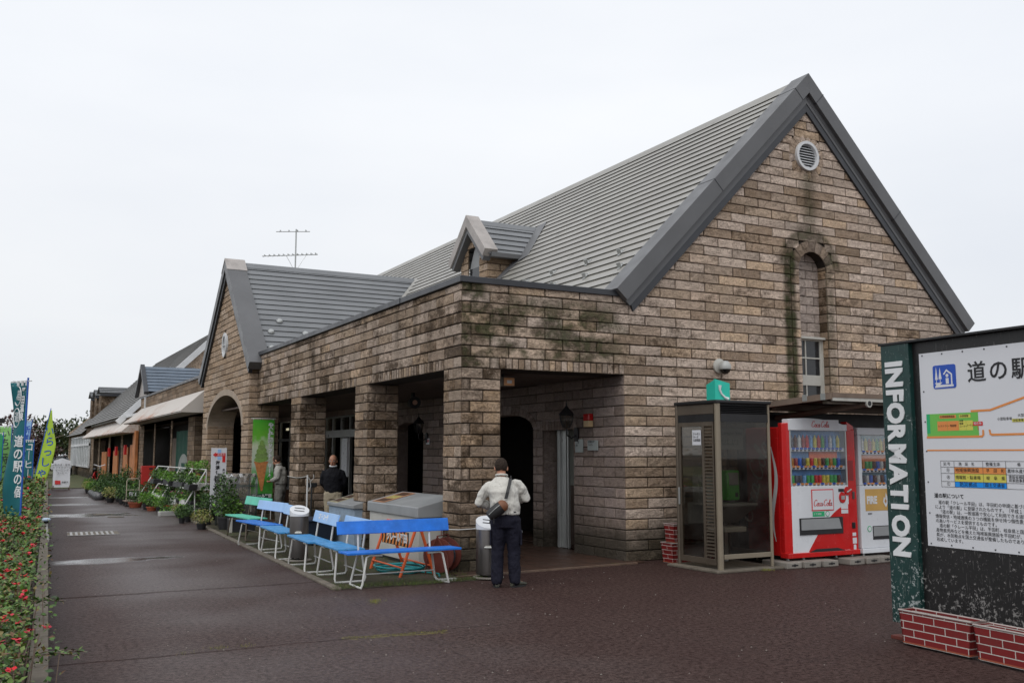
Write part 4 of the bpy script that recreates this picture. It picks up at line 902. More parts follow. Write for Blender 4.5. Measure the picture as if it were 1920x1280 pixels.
# ---- hose reels
def hose_reel(label, loc, rz):
    t = thing('hose_reel', label, 'hose reel', loc, rz)
    R90 = Matrix.Rotation(RA(90), 4, 'Y')
    for x in (-.14, .14): v = MB(); v.lathe([(.27, -.01), (.27, .01)], n=28, T=Matrix.Translation((x, 0, .29)) @ R90); v.build('disc', 'rust_red', t, bevel=.004)
    v = MB(); v.lathe([(.08, -.13), (.08, .13)], n=16, T=Matrix.Translation((0, 0, .29)) @ R90); v.build('drum', 'rust_red', t)
    v = MB(); P = []
    for i in range(240): a = i * .35; P.append((-.11 + .22 * ((i % 80) / 80 if (i // 80) % 2 == 0 else 1 - (i % 80) / 80), (.13 + .03 * (i // 80)) * cos(a), .29 + (.13 + .03 * (i // 80)) * sin(a)))
    v.tube(P, .013, 6); v.build('hose', M('dark hose', (.02, .035, .05), .5), t, smooth=True)
    v = MB(); v.tube([(-.2, -.2, .012), (-.2, -.18, .3), (-.2, 0, .6), (.2, 0, .6), (.2, -.18, .3), (.2, -.2, .012)], .012, 8); v.tube([(-.2, .2, .012), (-.2, .18, .2), (-.2, 0, .58)], .012, 8); v.tube([(.2, .2, .012), (.2, .18, .2), (.2, 0, .58)], .012, 8); v.build('frame', 'rust_red', t, smooth=True)
    v = MB(); v.tube([(-.05, .0, .6), (-.05, .0, .66), (-.03, 0, .69), (.03, 0, .69), (.05, 0, .66), (.05, 0, .6)], .008, 6); v.build('handle', 'rust_red', t, smooth=True)
    return t
hr0 = hose_reel('rusty red hose reel standing against the corner pillar under the blue bench end', (5.42, 12.0, 0), RA(40)); hr0.scale = (.84, .84, .84)
v = MB(); P = []
for i in range(90): a = i * .33; P.append((4.95 + (.26 + .0012 * i) * cos(a), 12.35 + (.22 + .001 * i) * sin(a), .02 + .02 * (i // 19) + .01 * sin(a * 2.3)))
P += [(5.15, 12.1, .03), (5.3, 11.85, .02), (5.2, 11.6, .02)]
v.tube(P, .011, 6); tag(v.build('garden_hose', M('turquoise hose', (.01, .25, .27), .4), smooth=True), 'turquoise garden hose coiled on the ground under the orange trestle', 'hose')
v = MB(); v.box(5.02, 11.22, .0, 5.28, 11.29, .035, T=Matrix.Rotation(0, 4, 'Z')); tag(v.build('drink_carton', ['pot_white'], bevel=.01), 'crushed pale drink carton lying at the verge edge near the hose reel', 'litter')

# ---- barrier pole and rope by the second pillar
t = thing('rope_post', 'thin white post holding a knotted rope beside the brick pillar', 'post', (4.75, 16.3, 0), 0, world=True)
v = MB(); v.tube([(4.98, 16.9, 0), (4.98, 16.9, 1.22)], .014, 8); v.build('pole', 'white_tube', t, smooth=True)
v = MB(); v.lathe([(.12, 0), (.11, .05), (.03, .07)], c=(4.98, 16.9, 0), n=16); v.build('base', 'concrete', t)
def rope(name, pts, label):
    v = MB(); v.tube(pts, .006, 5); return tag(v.build(name, 'white_tube', smooth=True), label, 'rope')
rope('rope', [(5.62, 20.55, 1.12), (5.60, 19.83, 1.1), (5.3, 18.4, 1.14), (4.98, 16.9, 1.2), (5.03, 16.9, 1.14), (5.05, 16.92, 1.02), (5.02, 16.95, .93)], 'white rope tied from the second pillar to the thin white post')
rope('rope', [(4.98, 16.9, 1.2), (5.3, 17.8, 1.07), (5.7, 18.9, 1.12), (6.2, 20.6, 1.2)], 'white rope sagging from the thin white post into the porch')
rope('rope', [(5.22, 12.42, .60), (5.45, 12.2, .575), (5.62, 11.92, .575), (5.85, 11.92, .58), (6.0, 11.92, .59)], 'white string tied from the trestle to the corner pillar')
t = thing('shovel', 'black T-handled shovel leaning on the middle pillar behind the white post', 'shovel', (5.45, 18.6, 0), 0, world=True)
v = MB(); v.tube([(5.56, 18.6, .1), (5.58, 18.62, .95)], .018, 8); v.build('shaft', 'black', t, smooth=True)
v = MB(); v.box(5.48, 18.59, .94, 5.68, 18.65, 1.03); v.build('grip', 'black', t, bevel=.012)
v = MB(); v.box(5.46, 18.56, .0, 5.66, 18.585, .25); v.build('blade', 'rust_red', t, bevel=.008)
t = thing('refuse_crate', 'dark blue plastic tub behind the pale bench backs', 'tub', (5.15, 17.0, 0), 0, world=True)
v = MB(); v.prism([(4.95, 16.6, 0), (5.35, 16.6, 0), (5.42, 16.55, .42), (4.88, 16.55, .42)], (0, .7, 0)); v.build('body', M('navy plastic', (.012, .02, .04), .5), t, bevel=.015)
v = MB(); v.box(4.85, 16.5, .42, 5.45, 17.3, .46); v.build('rim', M('navy plastic rim', (.015, .025, .05), .5), t, bevel=.01)

# ---- porch fittings
def lantern(loc, nrm, label):
    """black carriage lamp on a wall; nrm points out of the wall"""
    t = thing('wall_lantern', label, 'lantern', loc, math.atan2(nrm[1], nrm[0]) + pi / 2, 'black carriage lanterns under the porch')
    v = MB(); v.prism([(-.05, 0, -.22), (.05, 0, -.22), (.06, 0, -.05), (.04, 0, 0), (-.04, 0, 0), (-.06, 0, -.05)], (0, -.03, 0)); v.build('wall_plate', 'black', t, bevel=.006)
    v = MB(); v.tube([(0, -.02, -.12), (0, -.10, -.17), (0, -.19, -.13), (0, -.20, -.02)], .014, 8); v.build('arm', 'black', t, smooth=True)
    v = MB(); v.lathe([(.02, -.02), (.06, 0), (.10, .10), (.11, .2)], c=(0, -.2, 0), n=8); v.build('glass', 'glass', t)
    v = MB()
    for j in range(8): a = 2 * pi * j / 8; v.tube([(.06 * cos(a), -.2 + .06 * sin(a), 0), (.10 * cos(a), -.2 + .10 * sin(a), .10), (.112 * cos(a), -.2 + .112 * sin(a), .2)], .006, 5)
    v.build('cage', 'black', t)
    v = MB(); v.lathe([(.13, .2), (.11, .24), (.05, .30), (.03, .33), (.012, .35), (.012, .37), (.004, .44)], c=(0, -.2, 0), n=16); v.build('cap', 'black', t, smooth=True)
    return t
lantern((IX - .03, 13.25, 2.02), (-1, 0), 'black carriage lantern beside the red alarm lamp')
lantern((IX - .03, 19.4, 2.05), (-1, 0), 'black carriage lantern above the small pink notice, right of the far arch')
t = thing('alarm_beacon', 'small red warning lamp on a cream box on the porch wall', 'alarm lamp', (IX - .03, 12.85, 2.05), 0, world=True)
v = MB(); v.box(IX - .11, 12.77, 2.02, IX - .03, 12.93, 2.12); v.build('box', M('cream plastic', (.5, .36, .2), .5), t, bevel=.006)
v = MB(); v.box(IX - .115, 12.765, 2.12, IX - .03, 12.935, 2.23); v.build('red_lens', M('red lens', (.35, .005, .005), .15), t, bevel=.01)
for (y0, y1, z0, z1, lb) in ((13.06, 13.29, 1.62, 1.83, 'narrow grey notice plate on the porch wall below the carriage lantern'), (12.63, 12.92, 1.65, 1.81, 'wide grey notice plate on the porch wall below the red alarm lamp')):
    v = MB(); v.box(IX - .045, y0, z0, IX - .03, y1, z1); o = tag(v.build('notice_plate', M('grey notice plate', (.30, .33, .32), .5), bevel=.003), lb, 'notice')
    text('お知らせ\nトイレ' if y0 < 13 else 'ご案\n内', .045, o, (IX - .047, y1 - .03, (z0 + z1) / 2 + .03), -Y_, Z_, 'ink_g', ln=1.1)
v = MB(); v.box(IX - .045, 19.25, 1.80, IX - .03, 19.42, 1.93); o = tag(v.build('notice_plate', 'white_p', bevel=.002), 'small white notice with red print under the far carriage lantern', 'notice')
text('禁煙', .07, o, (IX - .047, 19.40, 1.865), -Y_, Z_, 'p_red')
t = thing('ceiling_light_box', 'tan fronted emergency lamp box hanging from the porch ceiling beside the corner pillar', 'lamp', (6.8, 12.9, 2.79), 0, world=True)
v = MB(); v.box(6.66, 12.6, 2.60, 6.86, 13.2, 2.74); v.build('housing', 'bronze', t, bevel=.006)
v = MB(); v.box(6.672, 12.585, 2.612, 6.848, 12.6, 2.728); o = v.build('front_plate', M('tan diffuser', (.70, .33, .12), .4), t, bevel=.004)
v = MB(); v.box(6.72, 12.58, 2.645, 6.80, 12.586, 2.69); v.build('emblem', 'white_t', o)
v = MB(); v.tube([(6.76, 12.8, 2.74), (6.76, 12.8, 2.80)], .02, 8); v.tube([(6.76, 13.1, 2.74), (6.76, 13.1, 2.80)], .02, 8); v.build('bracket', 'black', t)
t = thing('porch_tube_light', 'unlit white fluorescent fitting under the porch ceiling', 'lamp', (7.2, 14.4, 2.79), 0, world=True)
v = MB(); v.box(7.0, 13.9, 2.74, 7.12, 15.1, 2.80); v.build('fitting', 'white_p', t, bevel=.004); v = MB(); v.tube([(7.06, 13.95, 2.72), (7.06, 15.05, 2.72)], .018, 8); v.build('tube', 'white_p', t, smooth=True)
t = thing('ceiling_speaker', 'black horn loudspeaker with tan cone under the porch ceiling behind the second pillar', 'loudspeaker', (7.3, 17.3, 2.6), 0, world=True)
Tm = Matrix.Translation((7.3, 17.6, 2.60)) @ Matrix.Rotation(RA(90), 4, 'X') @ Matrix.Rotation(RA(-12), 4, 'Y')
v = MB(); v.lathe([(.09, -.22), (.10, 0), (.12, .12), (.115, .13)], n=20, T=Tm); v.build('horn', 'black', t, smooth=True)
v = MB(); v.lathe([(.045, .125), (.05, .135)], n=16, T=Tm); v.build('cone', M('tan cone', (.5, .3, .2), .5), t)
v = MB(); v.box(7.28, 17.6, 2.68, 7.32, 17.7, 2.80); v.build('bracket', 'black', t)
t = thing('security_camera', 'grey dome security camera on the gable wall above the telephone booth', 'camera', (10.24, GY - .04, 2.97), 0, world=True)
v = MB(); v.lathe([(.12, 0), (.12, .03), (.07, .05)], n=20, T=Matrix.Translation((10.24, GY - .03, 3.0)) @ Matrix.Rotation(RA(90), 4, 'X')); v.build('wall_mount', 'cream', t, smooth=True)
v = MB(); v.lathe([(.0, .11), (.05, .10), (.09, .05), (.1, 0), (.092, -.03)], c=(10.26, GY - .16, 2.97), n=20); v.build('housing', M('light grey plastic', (.40, .41, .40), .4), t, smooth=True)
v = MB(); v.lathe([(.086, -.03), (.075, -.07), (.04, -.10), (.0, -.11)], c=(10.26, GY - .16, 2.97), n=20); v.build('dome', 'black_gl', t, smooth=True)
# aerial on the entrance roof
t = thing('tv_aerial', 'thin television aerial with two crossbars on the entrance roof ridge', 'aerial', (7.47, 27.2, 6.7), 0, world=True)
v = MB(); v.tube([(7.47, 27.1, 6.2), (7.47, 27.1, 8.12)], .022, 8); v.build('mast', 'alu', t, smooth=True)
for z, x0, x1, ns, dz in ((7.33, 6.5, 8.13, 12, .11), (8.04, 6.88, 7.88, 4, .06)):
    v = MB(); v.tube([(x0, 27.1, z - dz), (x1, 27.1, z + dz * .9)], .012, 6); v.build('boom', 'alu', t)
    for i in range(ns):
        f = (i + .5) / ns; x = x0 + (x1 - x0) * f; zz = z - dz + 2 * dz * f; v = MB(); l = .16 if ns > 5 else .12
        v.tube([(x - .03, 27.1 - l * 1.7, zz - .035), (x + .03, 27.1 + l * 1.7, zz + .035)], .009, 5); v.cbox((x, 27.1, zz + .02), (.03, .03, .05)); v.build('element', 'alu', t)
v = MB(); v.tube([(7.47, 27.1, 6.85), (7.2, 27.1, 7.3)], .006, 5); v.tube([(7.47, 27.1, 6.85), (7.78, 27.1, 7.37)], .006, 5); v.build('brace', 'alu', t)

# ---- telephone booth
BT = thing('telephone_booth', 'bronze framed glass telephone booth against the gable wall left of the vending machines', 'phone booth', (9.25, 10.7, 0), 0, world=True)
bx0, bx1, by0, by1, bh = 8.74, 9.72, 10.24, 11.16, 2.33
v = MB(); v.box(bx0 - .12, by0 - .08, 0, bx1 + .1, by1 + .1, .035); v.build('base_slab', 'kerb_m', BT, bevel=.01)
def post(x, y, r, m, z0=.03): vv = MB(); vv.lathe([(r, z0), (r, bh - .03)], c=(x, y, 0), n=14); return vv.build('corner_post', m, BT, smooth=True)
post(bx0 + .04, by0 + .04, .043, 'bronze_l'); post(bx1 - .02, by0 + .03, .024, 'bronze_l'); post(bx0 + .02, by1 - .02, .028, 'bronze'); post(bx1 - .02, by1 - .02, .024, 'bronze')
v = MB(); v.box(bx0 - .015, by0 - .015, bh - .04, bx1 + .015, by1 + .015, bh + .01); v.build('roof', 'black', BT, bevel=.015)
v = MB(); v.box(bx0 + .08, by0 + .012, bh - .29, bx1 - .04, by0 + .04, bh - .18)
for k in range(5): z = bh - .065 - k * .025; v.prism([(bx0 + .08, by0 + .005, z), (bx0 + .08, by0 + .03, z - .016), (bx0 + .08, by0 + .034, z - .012), (bx0 + .08, by0 + .009, z + .004)], (bx1 - bx0 - .12, 0, 0))
v.box(bx0 + .08, by0 + .036, bh - .2, bx1 - .04, by0 + .04, bh - .04); v.box(bx1 - .04, by0 + .05, bh - .29, bx1 - .02, by1 - .04, bh - .04); v.build('vent_fascia', 'black', BT)
v = MB(); v.box(bx0 + .012, by0 + .09, bh - .18, bx0 + .04, by1 - .05, bh - .045); v.build('header_panel', 'bronze', BT, bevel=.004)
v = MB(); v.box(bx0 + .016, by0 + .09, bh - .29, bx0 + .04, by1 - .05, bh - .182); v.build('header_band', 'black', BT)
v = MB(); v.box(bx0 + .09, by0 + .02, .17, bx1 - .045, by0 + .05, .235); v.build('bottom_rail', 'bronze_l', BT, bevel=.004)
v = MB(); v.box(bx1 - .035, by0 + .06, .17, bx1 - .005, by1 - .05, .235); v.build('side_rail', 'bronze', BT, bevel=.004)
v = MB(); v.box(bx0 + .085, by0 + .03, .235, bx1 - .045, by0 + .036, bh - .29); v.build('front_glass', 'glass', BT)
v = MB(); v.box(bx1 - .022, by0 + .06, .235, bx1 - .016, by1 - .05, bh - .29); v.build('side_glass', 'glass', BT)
v = MB(); v.box(bx0 + .06, by1 - .03, .1, bx1 - .05, by1 - .024, bh - .05); v.build('rear_glass', 'glass', BT)
dr = MB(); x = bx0 + .01
for a, b in ((by0 + .10, by0 + .125), (by0 + .30, by0 + .345), (by1 - .10, by1 - .055)): dr.box(x, a, .09, x + .035, b, bh - .29)
dr.box(x + .003, by0 + .125, bh - .35, x + .032, by0 + .30, bh - .29); dr.box(x + .003, by0 + .345, bh - .35, x + .032, by1 - .10, bh - .29); dr.box(x + .003, by0 + .125, .09, x + .032, by0 + .30, .17); dr.box(x + .003, by0 + .345, .09, x + .032, by1 - .10, .17)
door = dr.build('door', 'bronze', BT, bevel=.003)
v = MB(); v.box(x + .014, by0 + .345, .17, x + .02, by1 - .10, bh - .35); v.build('door_glass', 'glass', door)
v = MB()
for k in range(38): z = .20 + k * .047; v.prism([(x + .004, by0 + .128, z), (x + .03, by0 + .128, z + .022), (x + .03, by0 + .128, z + .03), (x + .004, by0 + .128, z + .008)], (0, .169, 0))
v.build('louvres', 'bronze', door)
v = MB(); v.box(x - .03, by1 - .09, .88, x - .01, by1 - .065, 1.12); v.build('door_handle', 'alu', door, bevel=.004)
v = MB(); v.box(x + .008, by0 + .37, 1.72, x + .012, by0 + .56, 1.93); o = v.build('door_notice', 'panel', door)
text('テレホン\nカード\n公衆電話', .04, o, (x + .006, by0 + .54, 1.83), -Y_, Z_, 'ink_g', ln=1.1)
v = MB(); v.box(9.0, 10.98, .90, 9.68, 11.12, 1.3); v.box(8.9, 11.06, .6, 9.68, 11.12, .9); v.build('back_board', 'grey_lid', BT, bevel=.01)
v = MB(); v.box(9.34, 10.76, .93, 9.58, 10.98, 1.36); ph = v.build('telephone', 'phone_g', BT, bevel=.02)
v = MB(); v.box(9.36, 10.745, 1.15, 9.55, 10.765, 1.325); v.build('dial_panel', 'grey_lid', ph, bevel=.004)
v = MB(); v.tube([(9.31, 10.74, .98), (9.31, 10.71, 1.01), (9.31, 10.71, 1.28), (9.31, 10.74, 1.31)], .022, 8); v.build('handset', 'phone_g', ph, smooth=True)
v = MB(); v.box(9.49, 10.75, .98, 9.54, 10.765, 1.04); v.build('coin_slot', 'ink', ph)
v = MB(); v.box(8.95, 10.5, .86, 9.68, 11.1, .90); v.prism([(9.1, 10.5, .86), (9.1, 10.9, .6), (9.1, 11.1, .6), (9.1, 11.1, .86)], (.55, 0, 0)); v.build('shelf', 'grey_lid', BT, bevel=.008)
v = MB(); v.box(9.1, 10.55, .50, 9.5, 10.98, .57); v.build('directory', 'cream', BT, bevel=.01)
v = MB(); v.box(9.44, 10.95, .05, 9.5, 11.02, .88); v.build('shelf_leg', 'alu', BT)
v = MB(); v.box(9.22, 10.75, 1.66, 9.66, 10.77, 1.96); o = v.build('notice_board', M('pale notice', (.33, .37, .35), .5), BT)
text('公衆電話のご利用案内\n\n１１０　１１９\nテレホンカード', .045, o, (9.25, 10.745, 1.81), X_, Z_, 'ink_g', ln=1.1)
v = MB()
v.prism([(8.94, 10.50, bh + .01), (9.16, 10.44, bh + .01), (9.16, 10.44, bh + .26), (8.94, 10.50, bh + .32)], (.02, .05, 0)); v.prism([(8.94, 10.505, bh + .01), (8.94, 10.505, bh + .31), (8.97, 10.72, bh + .25), (8.97, 10.72, bh + .01)], (.01, .004, 0)); sg = v.build('roof_sign', 'teal', BT)
Xs = Vector((.22, -.06, 0)).normalized(); Ns = Vector((-.06, -.22, 0)).normalized()
v = MB(); P = [Vector((9.05, 10.465, bh)) + Ns * .004 + Xs * a + Z_ * b for a, b in ((-.04, .23), (-.045, .17), (-.02, .11), (.03, .06), (.08, .035))]
v.tube(P, [.025, .016, .014, .016, .026], 8); v.build('handset_symbol', 'white_t', sg, smooth=True)
# brick-painted planters stacked beside the booth
def planter(label, loc, rz, L_=.72, Wd=.24, h=.27, group=None):
    t = thing('brick_planter', label, 'planter', loc, rz, group)
    v = MB(); tk = .012
    for (xa, xb, ya, yb, nm) in ((-L_ / 2, L_ / 2, -Wd / 2, -Wd / 2 + tk, 'x'), (-L_ / 2, L_ / 2, Wd / 2 - tk, Wd / 2, 'x')):
        f = .92; vs = []
        for z, k in ((0, f), (h, 1)):
            s_ = -1 if ya < 0 else 1
            vs += [(xa * k, s_ * (Wd / 2) * k, z), (xb * k, s_ * (Wd / 2) * k, z), (xb * k, s_ * (Wd / 2 - tk) * k, z), (xa * k, s_ * (Wd / 2 - tk) * k, z)]
        v.add(vs, [(0, 3, 2, 1), (4, 5, 6, 7), (0, 1, 5, 4), (1, 2, 6, 5), (2, 3, 7, 6), (3, 0, 4, 7)]); v.build('long_side', 'pbrick_x', t); v = MB()
    for s_ in (-1, 1):
        v = MB()
        vs = []
        for z, k in ((0, .92), (h, 1)):
            vs += [(s_ * L_ / 2 * k, -(Wd / 2) * k, z), (s_ * (L_ / 2) * k, (Wd / 2) * k, z), (s_ * (L_ / 2 - tk) * k, (Wd / 2) * k, z), (s_ * (L_ / 2 - tk) * k, -(Wd / 2) * k, z)]
        v.add(vs, [(0, 3, 2, 1), (4, 5, 6, 7), (0, 1, 5, 4), (1, 2, 6, 5), (2, 3, 7, 6), (3, 0, 4, 7)]); v.build('short_side', 'pbrick_y', t)
    v = MB(); v.box(-L_ / 2 * .93, -Wd / 2 * .93, .006, L_ / 2 * .93, Wd / 2 * .93, .016); v.build('bottom', 'terra', t)
    v = MB(); v.box(-L_ / 2 * .96, -Wd / 2 * .96, h * .7, L_ / 2 * .96, Wd / 2 * .96, h * .72); v.build('potting_soil', 'soil', t)
    v = MB(); v.tube([(-L_ / 2, -Wd / 2, h), (L_ / 2, -Wd / 2, h), (L_ / 2, Wd / 2, h), (-L_ / 2, Wd / 2, h)], .009, 5, closed=True); v.build('rim', M('worn white rim', (.35, .3, .28), .6, dirt=.5), t)
    return t
planter('brick painted planter standing empty behind the telephone booth, lower of the stack', (9.25, 11.56, .0), RA(0), .8, .28, .29)
planter('brick painted planter stacked on top of another beside the booth', (9.27, 11.58, .29), RA(0), .72, .24, .27)

# ---- vending machines
def cola_script(parent, loc, X, Y, h, mat):
    """flowing red script drawn as pen strokes"""
    st = {'C': ([(.62, .82), (.5, 1.0), (.25, .95), (.08, .6), (.08, .25), (.25, .02), (.5, .06), (.66, .28)], .72), 'o': ([(.2, .5), (.05, .35), (.08, .08), (.25, .0), (.38, .18), (.34, .42), (.2, .5), (.3, .38), (.46, .42)], .42),
          'c': ([(.34, .42), (.2, .5), (.05, .3), (.08, .06), (.24, .0), (.42, .14)], .40), 'a': ([(.34, .42), (.2, .5), (.04, .3), (.08, .05), (.22, .02), (.35, .2), (.36, .48), (.36, .12), (.44, .02), (.54, .14)], .50), 'l': ([(.02, .14), (.2, .6), (.26, .92), (.16, 1.0), (.1, .7), (.12, .15), (.2, .0), (.32, .12)], .30), '-': ([(.02, .25), (.16, .27)], .2)}
    x = 0; k = 0; v = MB(); X = Vector(X).normalized(); Y = Vector(Y).normalized(); Nn = X.cross(Y)
    for ch in 'Coca-Cola':
        pts, wd = st[ch]
        # smooth the stroke
        P = []
        for i in range(len(pts) - 1):
            p0, p1, p2, p3 = pts[max(i - 1, 0)], pts[i], pts[i + 1], pts[min(i + 2, len(pts) - 1)]
            for s_ in range(4):
                t_ = s_ / 4; P.append(tuple(.5 * ((2 * p1[j]) + (-p0[j] + p2[j]) * t_ + (2 * p0[j] - 5 * p1[j] + 4 * p2[j] - p3[j]) * t_ * t_ + (-p0[j] + 3 * p1[j] - 3 * p2[j] + p3[j]) * t_ ** 3) for j in (0, 1)))
        P.append(pts[-1])
        W = [Vector(loc) + X * (x + a + b * .22) * h + Y * b * h for a, b in P]; n = len(W); L_, R_ = [], []
        for i in range(n):
            d = (W[min(i + 1, n - 1)] - W[max(i - 1, 0)]).normalized(); s_ = Nn.cross(d); th = h * (.028 + .035 * abs(d.dot(Y)))
            L_.append(W[i] + s_ * th); R_.append(W[i] - s_ * th)
        v.add(L_ + R_, [(i, i + 1, n + i + 1, n + i) for i in range(n - 1)])
        x += wd
    # tail of the first C under the word
    return v.build('script_lettering', mat, parent, norm=False)
def drinks(parent, x0, x1, y, z, n, tall, rg, orange=False):
    cols = [(.55, .02, .02), (.03, .12, .5), (.05, .35, .08), (.6, .5, .06), (.1, .03, .02), (.55, .55, .52), (.5, .2, .03), (.15, .35, .6), (.3, .05, .05), (.08, .08, .1)]
    for i in range(n):
        x = x0 + (x1 - x0) * (i + .5) / n; key = 'drink%d' % rg.randrange(10)
        if key not in mt: mt[key] = M('drink label %s' % key, cols[int(key[5:])], .3, bump=0, var=.25, vs=30)
        v = MB(); r = (x1 - x0) / n * .36
        if tall: v.lathe([(r, 0), (r, .06), (r * .9, .07), (r, .08), (r, .13), (r * .4, .165), (r * .35, .185), (0.001, .186)], c=(x, y, z), n=8); k2 = v.build('sample_bottle', key, parent, smooth=True)
        else: v.lathe([(r * .9, 0), (r, .008), (r, .10), (r * .85, .112), (.001, .112)], c=(x, y, z), n=8); k2 = v.build('sample_can', key, parent, smooth=True)
VY = 10.25
V1 = thing('vending_machine', 'red and white drinks vending machine with red script on its arched header', 'vending machine', (10.7, VY, 0), 0, world=True)
VX0, VX1, VB, VT = 9.98, 11.40, .125, 2.05
v = MB(); v.box(VX0 + .0, VY + .13, VB + .02, VX1, 11.05, VT - .07); v.build('cabinet', 'red_p', V1, bevel=.012)
v = MB()
v.prism([(VX0 + .0, VY + .05, VB + .02), (VX0 + .05, VY + .01, VB + .02), (VX0 + .115, VY - .0, VB + .02), (VX0 + .115, VY + .125, VB + .02), (VX0, VY + .125, VB + .02)], (0, 0, VT - VB - .03)); v.build('door_edge', 'red_p', V1, bevel=.012)
v = MB(); v.box(VX0 + .10, VY + .0, VB + .06, VX1 - .17, VY + .125, 1.135); v.build('lower_panel', 'white_p', V1, bevel=.008)
v = MB(); v.box(VX1 - .168, VY - .002, VB + .06, VX1, VY + .125, 1.96); v.build('coin_panel', 'red_p', V1, bevel=.012)
v = MB(); v.box(VX0 - .01, VY - .02, VB, VX1 + .01, VY + .14, VB + .07); v.build('kick_plate', 'red_p', V1, bevel=.008)
# arched header
v = MB(); n = 14; top = []
for i in range(n + 1): f = i / n; top.append((VX0 + .085 + f * (VX1 - .17 - VX0 - .085), 2.075 + .055 * sin(pi * min(1, f * .95 + .12)) - .045 * f))
poly = [(VX1 - .17, VY - .015, 1.935), (VX0 + .085, VY - .015, 1.935)] + [(a, VY - .015, b) for a, b in top]
v.prism(poly, (0, .14, 0)); hd = v.build('header', 'white_p', V1, bevel=.006)
v = MB(); v.prism([(VX1 - .169, VY - .012, 1.935), (VX1 - .169, VY - .012, 2.075), (VX1 - .01, VY + .01, 2.01), (VX1, VY + .01, 1.935)], (0, .12, 0)); v.build('header_end', 'red_p', V1, bevel=.006)
v = MB(); v.box(10.32, VY - .019, 1.955, 11.06, VY - .016, 2.095); v.build('header_plate', 'panel', hd)
cola_script(hd, (10.50, VY - .022, 1.985), X_, Z_, .085, 'p_red')
# window
WX0, WX1 = VX0 + .13, VX1 - .20
v = MB(); v.box(VX0 + .10, VY + .0, 1.135, WX0, VY + .12, 1.935); v.build('window_frame', 'alu', V1, bevel=.004); v = MB(); v.box(WX1, VY + .0, 1.135, VX1 - .17, VY + .12, 1.935); v.build('window_frame', 'alu', V1, bevel=.004)
v = MB(); v.box(WX0, VY + .10, 1.135, WX1, VY + .115, 1.935); v.build('display_back', M('blue display back', (.07, .2, .42), .5, vs=6, var=.3), V1)
v = MB(); v.box(10.55, VY + .092, 1.52, 11.12, VY + .099, 1.64); v.build('orange_banner', M('orange display card', (.75, .14, .04), .5), V1)
rg = random.Random(5)
for k, z in enumerate((1.66, 1.40, 1.15)):
    v = MB(); v.prism([(WX0, VY + .03, z - .03), (WX0, VY + .022, z + .02), (WX0, VY + .10, z + .025), (WX0, VY + .10, z - .01)], (WX1 - WX0, 0, 0)); sh = v.build('shelf', 'white_p', V1)
    for i in range(13):
        xx = WX0 + .03 + i * (WX1 - WX0 - .06) / 13
        v = MB(); v.box(xx + .01, VY + .022, z - .022, xx + .05, VY + .028, z - .005); v.box(xx + .005, VY + .018, z + .0, xx + .06, VY + .024, z + .028, 1); v.build('price_button', ['ink', 'p_orange' if (k > 0 and (i * 7 + k) % 3) else 'p_blue'], sh)
    drinks(V1, WX0 + .03, WX1 - .05, VY + .065, z + .025, 13, k == 0 or False, rg)
v = MB(); v.box(WX0, VY + .005, 1.135, WX1, VY + .01, 1.935); v.build('window_glass', 'glass_c', V1)
# lower panel art: red sweep
v = MB(); P = [(11.232, .86), (11.232, .205), (10.41, .205)]
n = 12
for i in range(n + 1): f = i / n; P.append((10.41 + .82 * f ** 1.25 * 1.0, .205 + (.86 - .205) * (1 - (1 - f) ** 1.25)))
P = [(11.228, VB + .075), (11.228, .86)] + [(11.228 - (.84) * (i / n) ** .9, .86 - (.655) * (i / n) ** 1.55) for i in range(1, n + 1)] + [(10.385, VB + .075)]
v.prism([(a, VY - .003, b) for a, b in P], (0, .004, 0)); v.build('red_sweep', 'red_p', V1)
v = MB(); v.box(10.47, VY - .006, .775, 10.91, VY - .002, 1.085); fr_ = v.build('advert_frame', 'p_red', V1); v = MB(); v.box(10.485, VY - .009, .79, 10.895, VY - .006, 1.07); v.build('advert_card', 'panel', fr_)
cola_script(fr_, (10.50, VY - .012, .845), X_, Z_, .088, 'p_red')
v = MB(); v.box(10.22, VY - .014, .44, 11.08, VY + .004, .68); sl_ = v.build('delivery_slot', 'ink', V1, bevel=.004); v = MB(); v.prism([(10.24, VY - .016, .51), (11.04, VY - .016, .51), (10.99, VY - .016, .665), (10.24, VY - .016, .665)], (0, -.006, 0)); v.build('flap', 'grey_lid', sl_)
v = MB(); v.prism([(10.40, VY - .022, VB + .071), (10.53, VY - .022, VB + .11), (10.95, VY - .022, VB + .11), (11.1, VY - .022, VB + .071)], (0, .02, 0)); v.build('toe_recess', 'black', V1)
v = MB(); v.box(10.485, VY - .004, .695, 10.72, VY - .001, .765); gs = v.build('green_sticker', 'p_dgreen', V1); text('エコ SALE', .035, gs, (10.50, VY - .006, .73), X_, Z_, 'white_t')
v = MB(); v.lathe([(.04, 0), (.04, .003)], n=20, T=Matrix.Translation((10.78, VY - .001, .73)) @ Matrix.Rotation(RA(90), 4, 'X')); v.build('round_sticker', 'p_dgreen', V1); 
v = MB(); v.lathe([(.031, 0), (.031, .004)], n=20, T=Matrix.Translation((10.78, VY - .001, .73)) @ Matrix.Rotation(RA(90), 4, 'X')); v.build('round_sticker', 'panel', V1)
v = MB(); v.box(11.02, VY - .006, 1.04, 11.13, VY + .004, 1.085); v.build('price_display', 'ink', V1)
v = MB(); v.lathe([(.075, 0), (.07, .02)], n=20, T=Matrix.Translation((11.09, VY, .955)) @ Matrix.Rotation(RA(90), 4, 'X') @ Matrix.Diagonal((.85, 1.1, 1, 1))); cm = v.build('bill_slot', 'red_p', V1, smooth=True)
v = MB(); v.box(11.05, VY - .028, .93, 11.12, VY - .018, .985); v.build('slot_mouth', 'alu', cm)
